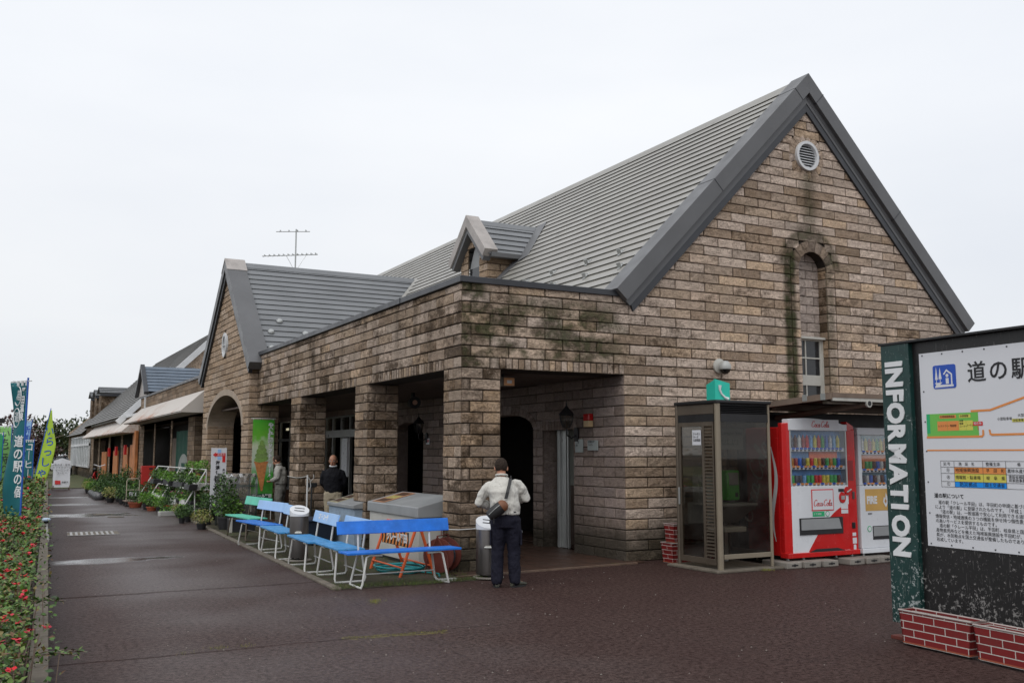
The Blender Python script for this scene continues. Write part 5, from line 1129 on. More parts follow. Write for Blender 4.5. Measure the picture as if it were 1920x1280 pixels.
v = MB(); v.lathe([(.065, 0), (.06, .018)], n=20, T=Matrix.Translation((11.20, VY - .002, 1.05)) @ Matrix.Rotation(RA(90), 4, 'X')); cm = v.build('coin_slot', 'red_p', V1, smooth=True)
v = MB(); v.tube([(11.17, VY - .025, 1.03), (11.26, VY - .025, 1.075)], .012, 6); v.build('return_lever', 'alu', cm, smooth=True)
v = MB(); v.box(11.30, VY - .012, .93, 11.345, VY - .002, 1.04); v.build('lock', 'steel', V1, bevel=.01)
v = MB(); v.box(11.27, VY - .012, .5, 11.34, VY - .0, .59); v.build('change_cup', 'black_gl', V1, bevel=.01)
for (a, b, c_, d) in ((11.06, .79, 11.2, .90), (11.06, .725, 11.2, .78), (11.275, .39, 11.345, .44), (11.275, .28, 11.355, .365), (11.29, .18, 11.34, .265)):
    v = MB(); v.box(a, VY - .007, b, c_, VY - .003, d); v.build('label_sticker', 'panel', V1)
v = MB(); v.box(VX1 - .16, VY - .004, 1.2, VX1 - .06, VY - .001, 1.5); v.build('speaker_grille', M('dark red grille', (.25, .01, .01), .4), V1)
# white wave on the side panel
v = MB(); Ls, Rs = [], []
for i in range(24):
    f = i / 23; z = .35 + 1.35 * f; y = VY + .22 + .05 * sin(f * 7) + .02 * f; wd = .03 * sin(pi * f) + .006
    Ls.append((VX0 - .003, y - wd, z)); Rs.append((VX0 - .003, y + wd, z))
v.add(Ls + Rs, [(i, i + 1, 25 + i, 24 + i) for i in range(23)]); v.build('white_wave', 'white_t', V1, norm=False)
cola_script(V1, (VX0 - .004, 10.98, .55), Vector((0, -.35, .94)), Vector((0, -.94, -.35)) * -1, .30, 'white_t')
for x in (10.05, 10.35, 11.0, 11.33): v = MB(); v.lathe([(.025, .09), (.015, .13)], c=(x, VY + .08, 0), n=10); v.build('foot', 'alu', V1)

V2 = thing('vending_machine', 'white drinks vending machine with a tan coffee advert, half hidden by the information board', 'vending machine', (12.1, VY, 0), 0, world=True)
a0, a1 = 11.47, 12.62
v = MB(); v.box(a0, VY + .09, VB, a1, 11.05, 1.99); v.build('cabinet', 'white_p', V2, bevel=.012)
v = MB(); v.box(a0, VY, VB + .07, a1, VY + .088, 1.12); v.build('lower_panel', 'white_p', V2, bevel=.01)
v = MB(); v.box(a0, VY, 1.88, a1, VY + .088, 1.99); v.box(a0, VY, 1.122, a0 + .07, VY + .086, 1.878); v.box(a1 - .22, VY, 1.122, a1, VY + .086, 1.878); v.build('window_frame', 'white_p', V2, bevel=.012)
v = MB(); v.box(a0 - .005, VY - .02, VB, a1 + .005, VY + .08, VB + .068); v.build('kick_plate', 'white_p', V2, bevel=.008)
v = MB(); v.box(a0 + .07, VY + .075, 1.12, a1 - .22, VY + .085, 1.88); v.build('display_back', M('blue grey display back', (.12, .25, .3), .5, vs=6, var=.3), V2)
v = MB(); v.box(a0 + .08, VY + .07, 1.47, a1 - .4, VY + .074, 1.58); v.build('orange_banner', M('orange card', (.7, .2, .06), .5), V2)
for k, z in enumerate((1.62, 1.35, 1.14)):
    v = MB(); v.prism([(a0 + .07, VY + .01, z - .03), (a0 + .07, VY + .006, z + .02), (a0 + .07, VY + .075, z + .022), (a0 + .07, VY + .075, z - .01)], (a1 - a0 - .29, 0, 0)); sh = v.build('shelf', 'white_p', V2)
    for i in range(10):
        xx = a0 + .09 + i * .082; v = MB(); v.box(xx + .01, VY + .001, z - .022, xx + .04, VY + .007, z - .004); v.box(xx, VY - .0, z + .002, xx + .055, VY + .005, z + .024, 1); v.build('price_button', ['ink', 'p_orange' if i % 3 else 'p_blue'], sh)
    drinks(V2, a0 + .09, a1 - .25, VY + .042, z + .022, 10, k == 0, rg)
v = MB(); v.box(a0 + .07, VY + .001, 1.13, a1 - .22, VY + .004, 1.88); v.build('window_glass', 'glass_c', V2)
v = MB(); v.box(11.575, VY - .004, .745, 12.1, VY, 1.07); ad = v.build('advert_card', M('tan advert', (.55, .33, .09), .5), V2)
text('FIRE', .15, ad, (11.60, VY - .006, .90), X_, Z_, 'white_t', bold=.008, sx=.8)
v = MB(); v.prism([(12.0 + a, VY - .006, .90 + b) for a, b in ((-.05, -.03), (-.03, .05), (.0, .02), (.015, .11), (.055, .03), (.05, -.04), (.01, -.11))], (0, -.002, 0)); fl = v.build('flame_emblem', 'white_t', ad)
v = MB(); v.prism([(12.0 + a, VY - .009, .89 + b) for a, b in ((-.02, -.01), (.0, .03), (.025, .0), (.01, -.04))], (0, -.002, 0)); v.build('flame_core', M('tan flame core', (.45, .22, .06), .5), fl)
v = MB(); v.box(11.71, VY - .008, .32, 12.35, VY + .002, .52); sl_ = v.build('delivery_slot', 'ink', V2); v = MB(); v.box(11.72, VY - .012, .37, 12.34, VY - .008, .51); v.build('flap', 'grey_lid', sl_)
v = MB(); v.lathe([(.045, 0), (.045, .003)], n=20, T=Matrix.Translation((11.64, VY - .001, .48)) @ Matrix.Rotation(RA(90), 4, 'X')); rs = v.build('round_sticker', 'p_dgreen', V2)
v = MB(); v.lathe([(.034, 0), (.034, .005)], n=20, T=Matrix.Translation((11.64, VY - .001, .48)) @ Matrix.Rotation(RA(90), 4, 'X')); v.build('sticker_centre', 'panel', rs)
text('営業中', .03, V2, (11.62, VY - .002, .70), X_, Z_, 'ink_g')
for x in (11.55, 12.5): v = MB(); v.lathe([(.025, .09), (.015, .13)], c=(x, VY + .06, 0), n=10); v.build('foot', 'alu', V2)
# concrete blocks
k = 0
for x, y, w_ in ((9.83, 10.12, .3), (10.13, 10.08, .33), (10.47, 10.05, .30), (10.98, 10.04, .31), (11.31, 10.03, .30), (11.63, 10.06, .30)):
    k += 1
    v = MB(); v.box(x, y, 0, x + w_ - .012, y + .5, .088); o = v.build('concrete_block', 'concrete', bevel=.012)
    lbs = ['mossy concrete block at the telephone booth side under the red machine', 'second concrete block from the telephone booth under the red machine', 'third concrete block from the booth, beside the gap', 'concrete block just right of the gap under the red machine', 'concrete block under the right corner of the red machine', 'concrete block under the white machine']
    tag(o, lbs[k - 1], 'concrete block', 'concrete blocks under the vending machines')
    v = MB(); v.box(x + .09, y - .003, .035, x + .21, y + .02, .055); v.box(x + .135, y - .004, .028, x + .165, y + .018, .063); v.build('slot', 'black', o)
# canopy over the machines
CN = thing('canopy', 'brown sheet metal lean-to canopy over the vending machines', 'canopy', (11, 11.9, 2.3), 0, world=True)
c0 = 10.12
v = MB(); v.prism([(c0, 9.5, 2.40), (14.6, 9.5, 2.40), (14.6, 11.9, 2.30), (c0, 11.9, 2.30)], (0, 0, .02)); v.build('roof_sheet', 'wood_b', CN)
v = MB(); v.prism([(c0 - .02, 9.48, 2.345), (c0 + .03, 9.48, 2.345), (c0 + .03, 11.9, 2.22), (c0 - .02, 11.9, 2.22)], (0, 0, .085)); v.build('side_fascia', 'wood_b', CN)
v = MB(); v.box(c0 + .03, 9.47, 2.37, 14.6, 9.50, 2.435); v.build('front_fascia', 'wood_b', CN)
v = MB(); v.box(c0 + .03, 9.475, 2.325, 14.6, 9.51, 2.369); v.build('front_gutter_lip', 'cream', CN)
v = MB(); v.box(c0 + .05, 9.6, 2.29, 14.55, 9.68, 2.35); v.box(c0 + .05, 10.6, 2.24, 14.55, 10.68, 2.33); v.build('beam', 'bronze', CN)
v = MB(); v.tube([(10.86, 9.52, 2.30), (10.75, 11.4, 2.13)], .045, 14); v.build('drain_pipe', 'wood_b', CN, smooth=True)
v = MB(); v.lathe([(.056, 0), (.056, .03)], n=18, T=Matrix.Translation((10.862, 9.50, 2.302)) @ Matrix.Rotation(RA(90), 4, 'X')); v.lathe([(.035, .03), (.035, .034)], n=18, m=1, T=Matrix.Translation((10.862, 9.50, 2.302)) @ Matrix.Rotation(RA(90), 4, 'X')); v.build('pipe_socket', ['cream', 'black'], CN)
v = MB(); v.box(9.95, 11.2, 1.4, 14.6, 11.22, 2.24); v.box(9.95, 11.2, 0, 14.6, 11.22, 1.4); v.build('back_sheet', 'black', CN)
for x in (c0 + .1, 14.4): v = MB(); v.box(x, 11.1, 0, x + .06, 11.16, 2.25); v.build('post', 'bronze', CN)
for y in (9.56, 9.9): v = MB(); v.box(c0 - .024, y, 2.338, c0 - .018, y + .09, 2.428); v.build('patch_plate', 'alu', CN)
# ================================================================== information board
SR = thing('information_board', 'black and dark green roadside information board with a white map panel', 'information board', (7.0, 5.0, 0), 0, world=True)
U0 = Vector((7.03, 5.98, 0)); Uu = Vector((-.05, -1, 0)).normalized(); Un = Vector((-1, .05, 0)).normalized()
def S(u, z, d=0.0): return U0 + Uu * u + Un * d + Z_ * z
def sbox(v, u0, u1, z0, z1, d0, d1, m=0):
    v.prism([S(u0, z0, d0), S(u1, z0, d0), S(u1, z1, d0), S(u0, z1, d0)], Un * (d1 - d0), m)
v = MB(); sbox(v, 0, .31, .14, 2.565, -.16, 0); gp_ = v.build('side_post', 'green_sign', SR, bevel=.004)
v = MB(); sbox(v, .31, 3.6, .20, 2.56, -.13, -.05); bb = v.build('back_panel', 'black_sign', SR)
v = MB(); sbox(v, -.02, 3.6, 2.565, 2.585, -.17, .012); v.build('top_rail', 'black', SR, bevel=.003)
v = MB(); sbox(v, .10, .16, 0, .14, -.12, -.05); sbox(v, 1.4, 1.48, 0, .2, -.12, -.05); sbox(v, 2.9, 2.98, 0, .2, -.12, -.05); v.build('steel_foot', 'black', SR)
v = MB(); sbox(v, .0, .2, 0, .03, -.16, .03); v.build('base_plate', 'rust_red', SR, bevel=.003)
v = MB(); sbox(v, .385, 3.3, .825, 2.46, -.05, -.042); pn = v.build('map_panel', 'panel', SR)
for u, z in [(.42 + i * .205, z) for i in range(14) for z in (2.44, .845)] + [(.42, z) for z in (1.1, 1.36, 1.62, 1.87, 2.13)]:
    v = MB(); sbox(v, u - .006, u + .006, z - .006, z + .006, -.0415, -.039); v.build('screw', 'ink_g', pn)
# the vertical word, one raised letter after another, running down the post
lets = 'INFORMATION'; zc = [2.39, 2.27, 2.115, 1.955, 1.79, 1.60, 1.42, 1.255, 1.14, .975, .795]
hts = [.06, .13, .12, .14, .14, .17, .14, .12, .06, .14, .13]
for ch, z in zip(lets, zc):
    c_ = S(.135, z, .004)
    text(ch, .245, gp_, c_, -Z_, Uu, 'white_t', name='raised_letter', align='CENTER', bold=.012, ext=.006, sx=.92)
def patch(parent, u0, u1, z0, z1, m, name, d=-.0405):
    v = MB(); v.add([S(u0, z0, d), S(u1, z0, d), S(u1, z1, d), S(u0, z1, d)], [(0, 1, 2, 3)]); return v.build(name, m, parent, norm=False)
def line(parent, pts, wd, m, name, d=-.0395):
    v = MB()
    for a, b in zip(pts[:-1], pts[1:]):
        a = Vector(a); b = Vector(b); t = (b - a).normalized(); n_ = Vector((-t.y, t.x)) * wd / 2; a2 = a - t * wd * .35; b2 = b + t * wd * .35
        v.add([S(*(q), d) for q in (a2 - n_, b2 - n_, b2 + n_, a2 + n_)], [(0, 1, 2, 3)]); d += .0002
    return v.build(name, m, parent, norm=False)
# roadside station emblem
v = MB(); P = []
for cx, cz, a0 in ((.735, 2.325, 0), (.545, 2.325, 90), (.545, 2.165, 180), (.735, 2.165, 270)):
    P += [S(cx + .02 * cos(RA(a)), cz + .02 * sin(RA(a)), -.041) for a in range(a0, a0 + 91, 30)]
v.prism(P, Un * .002); em = v.build('emblem', 'p_blue', pn)
W_ = lambda pts, name='emblem_mark': (lambda v: (v.add([S(.54 + a * .2, 2.155 + b * .2, -.038) for a, b in pts], [tuple(range(len(pts)))]), v.build(name, 'panel', em, norm=False)))(MB())
W_([(.10, .9), (.03, .34), (.17, .34)]); W_([(.29, .86), (.21, .36), (.37, .36)]); W_([(.085, .36), (.115, .36), (.115, .2), (.085, .2)]); W_([(.275, .38), (.305, .38), (.305, .2), (.275, .2)])
W_([(.0, .2), (.40, .22), (.28, .12), (.95, .1), (.95, .02), (.0, .0), (.08, .14)])
W_([(.45, .56), (.62, .76), (.62, .67), (.5, .52)]); W_([(.62, .76), (.9, .55), (.9, .1), (.83, .1), (.83, .52), (.62, .67)]); W_([(.57, .14), (.72, .14), (.72, .38), (.57, .38)])
W_([(.645 + .075 * cos(a), .49 + .075 * sin(a)) for a in [i * pi / 5 for i in range(10)]])
text('道の駅「クレール平田」', .178, pn, S(.865, 2.25, -.040), Uu, Z_, 'ink', bold=.002, sp=1.25)
line(pn, [(.43, 1.628), (3.2, 1.628)], .012, 'p_orange', 'rule')
patch(pn, .435, .945, 1.745, 1.935, 'p_green', 'map_lawn'); patch(pn, .435, .47, 1.77, 1.935, 'p_dgreen', 'map_trees', -.0400)
for u0, u1, m in ((.545, .643, 'p_orange'), (.645, .758, 'p_orange'), (.76, .828, 'p_yellow'), (.83, .893, 'p_yellow')): patch(pn, u0, u1, 1.79, 1.87, m, 'map_building', -.0396)
for s_, u, z in (('レストラン', .552, 1.83), ('物産館', .67, 1.83), ('トイレ', .835, 1.83)): text(s_, .022, pn, S(u, z, -.0385), Uu, Z_, 'ink', ext=.0002)
text('休憩\n情報\nコーナー', .019, pn, S(.765, 1.845, -.0385), Uu, Z_, 'ink', ext=.0002, ln=1.2)
patch(pn, .57, .735, 1.893, 1.92, 'p_orange', 'map_tag', -.0396); patch(pn, .765, .875, 1.893, 1.92, 'p_yellow', 'map_tag', -.0396)
text('Ⓐ地域振興施設', .021, pn, S(.575, 1.907, -.0385), Uu, Z_, 'ink', ext=.0002); text('Ⓑ情報館', .021, pn, S(.772, 1.907, -.0385), Uu, Z_, 'ink', ext=.0002)
patch(pn, .895, .985, 1.825, 1.858, 'p_red', 'here_tag', -.0394); text('現在地', .024, pn, S(.902, 1.842, -.0385), Uu, Z_, 'panel', ext=.0002); line(pn, [(.94, 1.825), (.94, 1.79)], .006, 'p_red', 'here_pointer')
line(pn, [(.435, 1.738), (.97, 1.738), (.985, 1.75), (.985, 1.785)], .017, 'p_orange', 'route'); line(pn, [(.885, 1.945), (1.06, 1.947), (1.38, 2.036), (2.2, 2.26)], .017, 'p_orange', 'route')
line(pn, [(1.045, 1.785), (1.05, 1.757), (1.07, 1.75), (2.4, 1.755)], .017, 'p_orange', 'route')
text('小型駐車場', .026, pn, S(1.12, 1.872, -.0395), Uu, Z_, 'ink', ext=.0002); text('大型駐車場', .026, pn, S(1.30, 1.895, -.0395), Uu, Z_, 'ink', ext=.0002)
patch(pn, 1.25, 1.36, 1.845, 1.87, 'p_yellow', 'map_tag', -.0396); text('Ⓑ駐車場', .023, pn, S(1.257, 1.858, -.0385), Uu, Z_, 'ink', ext=.0002)
# table
for (u0, u1, z0, z1, m) in ((.69, .963, 1.489, 1.437, 'p_orange'), (.963, 1.17, 1.489, 1.437, 'p_orange'), (.69, .963, 1.437, 1.370, 'p_yellow'), (.963, 1.17, 1.437, 1.370, 'p_yellow'), (.69, .963, 1.370, 1.325, 'p_cyan'), (.963, 1.17, 1.370, 1.325, 'p_cyan')): patch(pn, u0, u1, z1, z0, m, 'table_cell')
for z in (1.54, 1.489, 1.437, 1.370, 1.325): line(pn, [(.557, z), (2.2, z)], .003, 'ink_g', 'table_rule', -.0392)
for u in (.557, .69, .963, 1.17, 2.2): line(pn, [(u, 1.325), (u, 1.54)], .003, 'ink_g', 'table_rule', -.0391)
for s_, u, z, sz in (('記 号', .585, 1.514, .030), ('施　設　名', .735, 1.514, .030), ('整備主体', .99, 1.514, .033), ('備　　考', 1.27, 1.514, .030), ('Ⓐ', .61, 1.463, .036), ('Ⓑ', .61, 1.404, .036), ('Ⓒ', .61, 1.348, .036), ('地域振興施設', .70, 1.463, .038), ('平　田　町', .99, 1.463, .034),
                     ('情報館・駐車場', .70, 1.404, .034), ('岐　阜　県', .99, 1.404, .034), ('防災拠点', .735, 1.348, .042), ('国土交通省', .973, 1.348, .036), ('農林水産省補助事業', 1.18, 1.463, .034), ('建設省補助事業\n県単独事業', 1.19, 1.404, .029)): text(s_, sz, pn, S(u, z, -.0386), Uu, Z_, 'ink', ext=.0002, ln=.95)
text('道の駅について', .042, pn, S(.475, 1.247, -.0395), Uu, Z_, 'ink', bold=.0008, ext=.0002)
para = ['　道の駅「クレール平田」は、平田町の申請に基づき、国土交通省', 'により「道の駅」に登録されたものです。（平成１１年８月２７日登録）', '　「道の駅」は、一般道路で安心して利用できる道路利用者のための', '情報発信・地域連携の３つの機能を併せ持つ個性豊かなにぎわいの場', 'の高いサービスを提供するものです。', '　道の駅「クレール平田」は、平田町、岐阜県と国土交通省が連携し', '産物直売所などを備えた地域振興施設を平田町が、休憩・情報コーナー', '県が、水防拠点を国土交通省が整備したものであり、地域の特色を', '形成しています。']
for i, s_ in enumerate(para): text(s_, .0355, pn, S(.478, 1.192 - i * .0385, -.0395), Uu, Z_, 'ink', ext=.0002)
rz_s = math.atan2(Uu.y, Uu.x)
pl1 = S(.60, 0, .10); pl2 = S(1.34, 0, .11)
planter('brick painted planter in front of the information board, left one', (pl1.x, pl1.y, .02), rz_s, .71, .17, .27)
planter('brick painted planter at the information board, nearer and cut by the frame', (pl2.x, pl2.y, .02), rz_s - RA(2), .72, .18, .26)

# ================================================================== people
def ell(c, d, rx, ry, X):
    """ring round centre c for a limb running along d; X = side direction for rx"""
    d = Vector(d).normalized(); X = Vector(X); X = (X - d * X.dot(d)).normalized(); return (Vector(c), X * rx, d.cross(X) * ry)
def limb(v, pts, rads, X=(1, 0, 0), n=12):
    R_ = []
    for i, p in enumerate(pts):
        d = Vector(pts[min(i + 1, len(pts) - 1)]) - Vector(pts[max(i - 1, 0)]); r = rads[i]; rx, ry = r if isinstance(r, tuple) else (r, r)
        if i == 0: R_.append(ell(Vector(p) - d.normalized() * min(rx, ry) * .6, d, rx * .55, ry * .55, X))
        R_.append(ell(p, d, rx, ry, X))
    d = Vector(pts[-1]) - Vector(pts[-2]); r = rads[-1]; rx, ry = r if isinstance(r, tuple) else (r, r)
    R_.append(ell(Vector(pts[-1]) + d.normalized() * min(rx, ry) * .6, d, rx * .55, ry * .55, X)); v.loft(R_, n)
def blob(v, c, r, T=None, n=14):
    pr = [(max(.001, sin(pi * i / 8)), -cos(pi * i / 8)) for i in range(9)]
    M_ = Matrix.Translation(c) @ (T or Matrix.Identity(4)) @ Matrix.Diagonal((r[0], r[1], r[2], 1)); v.lathe(pr, n=n, T=M_)
def remesh(o, vox, sm=2):
    m = o.modifiers.new('merge', 'REMESH'); m.mode = 'VOXEL'; m.voxel_size = vox; m.use_smooth_shade = True
    if sm: s_ = o.modifiers.new('smooth', 'SMOOTH'); s_.iterations = sm; s_.factor = .5
def crumple(o, st_, sz_):
    tx = bpy.data.textures.new('folds', 'CLOUDS'); tx.noise_scale = sz_; tx.noise_depth = 2
    m = o.modifiers.new('folds', 'DISPLACE'); m.texture = tx; m.strength = st_; m.mid_level = .5; m.texture_coords = 'GLOBAL'
def cloth_mat(name, col, rough=.85, fold=.6, sc=(5, 5, 2)):
    n = NT(name); a = n.noise(1.0, 3, sc=tuple(q * 1.6 for q in sc), dist=1.2); b = n.noise(220, 2)
    c = n.mix(n.mr(a, .3, .7, 0, .25), col, tuple(q * .78 for q in col)); n.bump(n.mth('ADD', n.mth('MULTIPLY', a, 1.0), n.mth('MULTIPLY', b, .02)), fold, .05); return n.fin(c, rough, 0, .2)
def fingers(v, wr, el, curl, side):
    """palm and five bent fingers; curl = direction the fingers bend towards"""
    wr = Vector(wr); d = (wr - Vector(el)).normalized(); cu = Vector(curl); cu = (cu - d * cu.dot(d)).normalized(); s_ = d.cross(cu).normalized() * side
    limb(v, [wr, wr + d * .03, wr + d * .075], [(.024, .02), (.036, .017), (.037, .014)], X=s_)
    for k, (o, ln_) in enumerate(((-.03, .062), (-.010, .072), (.010, .068), (.029, .052))):
        b = wr + d * .078 + s_ * o; p1 = b + (d * .8 + cu * .5) * ln_ * .5; p2 = p1 + (d * .3 + cu * .9) * ln_ * .35; p3 = p2 + (cu * .9 - d * .25) * ln_ * .28
        limb(v, [b, p1, p2, p3], [.0088, .0082, .0075, .0065], X=s_, n=8)
    b = wr + d * .025 - s_ * .032; limb(v, [b, b - s_ * .02 + d * .03 + cu * .008, b - s_ * .018 + d * .055 + cu * .03], [.011, .0095, .008], X=s_, n=8)
def person(label, loc, rz, J, topc, botc, shoec, hairc='hair', bald=False, vox=.010):
    t = thing('person', label, 'person', loc, rz)
    V_ = lambda k: Vector(J[k]); fwd = Vector((0, 1, 0))
    v = MB()   # the body: one continuous surface
    ch = V_('chest'); wa = V_('waist'); hp = V_('hip'); nk = V_('neck'); hd = V_('head')
    v.loft([((hp - Z_ * .06), X_ * .12, Y_ * .09), (hp, X_ * .155, Y_ * .105), (wa, X_ * .135, Y_ * .095), ((wa + ch) / 2, X_ * .145, Y_ * .10), (ch, X_ * .165, Y_ * .105), (ch + (nk - ch) * .6, X_ * .13, Y_ * .08), (nk, X_ * .055, Y_ * .058)], 16)
    limb(v, [nk - Z_ * .04, nk + (hd - nk) * .5, hd], [.058, .053, .055])
    tilt = J.get('tilt', 0); Th = Matrix.Rotation(tilt, 4, 'X')
    blob(v, hd + Z_ * .02, (.074, .092, .10), Th, 18); blob(v, hd + Th.to_3x3() @ Vector((0, .026, -.045)), (.055, .062, .062), Th)
    blob(v, hd + Th.to_3x3() @ Vector((0, .098, -.012)), (.013, .018, .026), Th, 10)
    for s_ in (-1, 1): blob(v, hd + Th.to_3x3() @ Vector((s_ * .078, -.004, -.012)), (.010, .020, .032), Th, 10)
    for s_, k in ((-1, 'L'), (1, 'R')):
        limb(v, [V_('sh' + k), (V_('sh' + k) + V_('el' + k)) / 2, V_('el' + k), (V_('el' + k) * .6 + V_('wr' + k) * .4), V_('wr' + k)], [.030, .042, .037, .036, .025])
        fingers(v, V_('wr' + k), V_('el' + k), J.get('curl' + k, (0, .2, 1)), s_)
        limb(v, [V_('hj' + k), (V_('hj' + k) + V_('kn' + k)) / 2, V_('kn' + k), V_('kn' + k) * .6 + V_('an' + k) * .4, V_('an' + k)], [.08, .072, .052, .05, .034])
        limb(v, [V_('an' + k) - Z_ * .02, V_('an' + k) + Vector(J['toe' + k]) * .6 - Z_ * .045, V_('an' + k) + Vector(J['toe' + k]) - Z_ * .05], [.034, .034, .026])
    b = v.build('body', 'skin', t); remesh(b, .0075, 1)
    # trousers
    v = MB(); hy = .118
    v.loft([(hp - Z_ * .09, X_ * .155, Y_ * hy), (hp, X_ * .175, Y_ * (hy + .01)), (wa, X_ * .152, Y_ * .112), (wa + Z_ * .02, X_ * .15, Y_ * .11)], 16)
    for k in 'LR':
        a = V_('an' + k) + Z_ * .0
        limb(v, [V_('hj' + k) + Z_ * .03, V_('hj' + k) * .5 + V_('kn' + k) * .5, V_('kn' + k), V_('kn' + k) * .4 + a * .6, a - Z_ * .005, a - Z_ * .03], [(.100, .105), (.096, .098), (.079, .08), (.076, .08), (.070, .078), (.066, .076)])
    tr = v.build('trousers', botc, t); remesh(tr, vox, 3); crumple(tr, .024, .09)
    # top
    v = MB(); lw = J.get('hem', wa - Z_ * .03); lw = Vector(lw)
    v.loft([(lw, X_ * J.get('hemr', .175), Y_ * .125), (wa + Z_ * .06, X_ * .185, Y_ * .135), ((wa + ch) / 2 + Z_ * .03, X_ * .185, Y_ * .14), (ch, X_ * .195, Y_ * .135), (ch + (nk - ch) * .45, X_ * .18, Y_ * .11), (ch + (nk - ch) * .8, X_ * .11, Y_ * .08), (nk + Z_ * .005, X_ * .068, Y_ * .068)], 20)
    for k in 'LR':
        e = V_('el' + k); w_ = V_('wr' + k); s0 = V_('sh' + k)
        limb(v, [s0 + Vector((-s0.x * .25, 0, -.02)), s0 * .9 + e * .1 - Z_ * .012, s0 * .5 + e * .5, e, e * .5 + w_ * .5, w_ - (w_ - e).normalized() * .02], [.062, .064, .066, .060, .056, .042])
    tp = v.build('top', topc, t); remesh(tp, vox, 3); crumple(tp, .032, .085)
    # collar, belt, shoes, hair
    v = MB(); c0_ = nk + Vector((0, .0, .02)); P = [(c0_ + Vector((.066 * cos(a), .066 * sin(a), .012 * -sin(a)))) for a in [i * 2 * pi / 18 for i in range(18)]]; v.tube(P, .014, 8, closed=True); v.build('collar', J.get('collar', topc), tp, smooth=True)
    for k in 'LR':
        an = V_('an' + k); to = Vector(J['toe' + k]); td = to.normalized(); sx_ = Vector((td.y, -td.x, 0))
        v = MB(); hl = an - td * .045; g0 = Vector((0, 0, -an.z))
        rings = []
        for f, wd, hh in ((-.06, .026, .045), (-.035, .038, .075), (.02, .040, .085), (.08, .043, .06), (.14, .042, .042), (.185, .026, .03)):
            c_ = an + td * f; rings.append((Vector((c_.x, c_.y, .012 + hh / 2)), sx_ * wd, Z_ * hh / 2))
        v.loft(rings, 12); sh = v.build('shoe', shoec, t, smooth=True)
        v = MB(); P = []
        for a in range(16):
            an_ = a * 2 * pi / 16; c_ = an + td * (.062 + .125 * cos(an_)); wd = .043 * sin(an_); P.append(Vector((c_.x, c_.y, 0)) + sx_ * wd)
        v.prism(P, (0, 0, .02)); v.build('sole', 'rubber', sh)
    v = MB()
    cap = Matrix.Translation(hd + Th.to_3x3() @ Vector((0, -.012, .032))) @ Th
    if not bald:
        pr = [(max(.001, sin(pi * i / 12)), -cos(pi * i / 12)) for i in range(2, 13)]
        v.lathe(pr, n=28, T=Matrix.Translation(hd + Th.to_3x3() @ Vector((0, -.018, .022))) @ Th @ Matrix.Rotation(RA(34), 4, 'X') @ Matrix.Diagonal((.080, .092, .098, 1))); hr_ = v.build('hair', hairc, t, smooth=True)
    # face
    for s_ in (-1, 1):
        v = MB(); blob(v, hd + Th.to_3x3() @ Vector((s_ * .03, .078, .012)), (.012, .008, .008), Th, 8); v.build('eye', 'white_t', b)
        v = MB(); blob(v, hd + Th.to_3x3() @ Vector((s_ * .03, .085, .012)), (.005, .003, .005), Th, 8); v.build('iris', 'ink', b)
        v = MB(); blob(v, hd + Th.to_3x3() @ Vector((s_ * .03, .082, .032)), (.018, .006, .004), Th, 8); v.build('eyebrow', hairc, b)
    v = MB(); blob(v, hd + Th.to_3x3() @ Vector((0, .086, -.052)), (.022, .006, .005), Th, 8); v.build('lips', M('lips', (.3, .1, .08), .5), b)
    return t, tp, tr
mt['jacket'] = cloth_mat('off white jacket cloth', (.58, .565, .52), fold=1.0)
mt['navy'] = cloth_mat('navy work trousers', (.012, .012, .022), fold=.8)
mt['khaki'] = cloth_mat('pale khaki trousers', (.34, .29, .21))
mt['knit'] = cloth_mat('black knitted sweater', (.008, .008, .011))
mt['grey_tr'] = cloth_mat('grey trousers', (.17, .165, .15))
mt['shirt_g'] = cloth_mat('pale grey shirt', (.36, .35, .32))
mt['shoe_c'] = M('grey patterned trainers', (.06, .06, .045), .6, var=.6, vs=40)
J1 = dict(hip=(-.0, -.02, .80), waist=(-.01, -.02, .91), chest=(-.035, -.01, 1.14), neck=(-.055, .035, 1.315), head=(-.06, .085, 1.425), tilt=RA(-22),
          shL=(-.205, .0, 1.23), elL=(-.335, .03, 1.01), wrL=(-.15, .22, .93), shR=(.13, .0, 1.25), elR=(.245, .08, 1.06), wrR=(.06, .26, 1.02), curlL=(.6, .3, .6), curlR=(-.6, .2, .6),
          hjL=(-.085, -.01, .78), knL=(-.098, .015, .44), anL=(-.108, -.02, .085), toeL=(-.01, .12, 0), hjR=(.085, -.01, .78), knR=(.095, .02, .44), anR=(.108, .0, .085), toeR=(.09, .09, 0), hem=(-.005, -.02, .865), hemr=.17)
man, jk, trs = person('man seen from behind in an off white jacket and navy trousers beside the ashtray', (5.55, 10.42, 0), RA(-28.4), J1, 'jacket', 'navy', 'shoe_c')
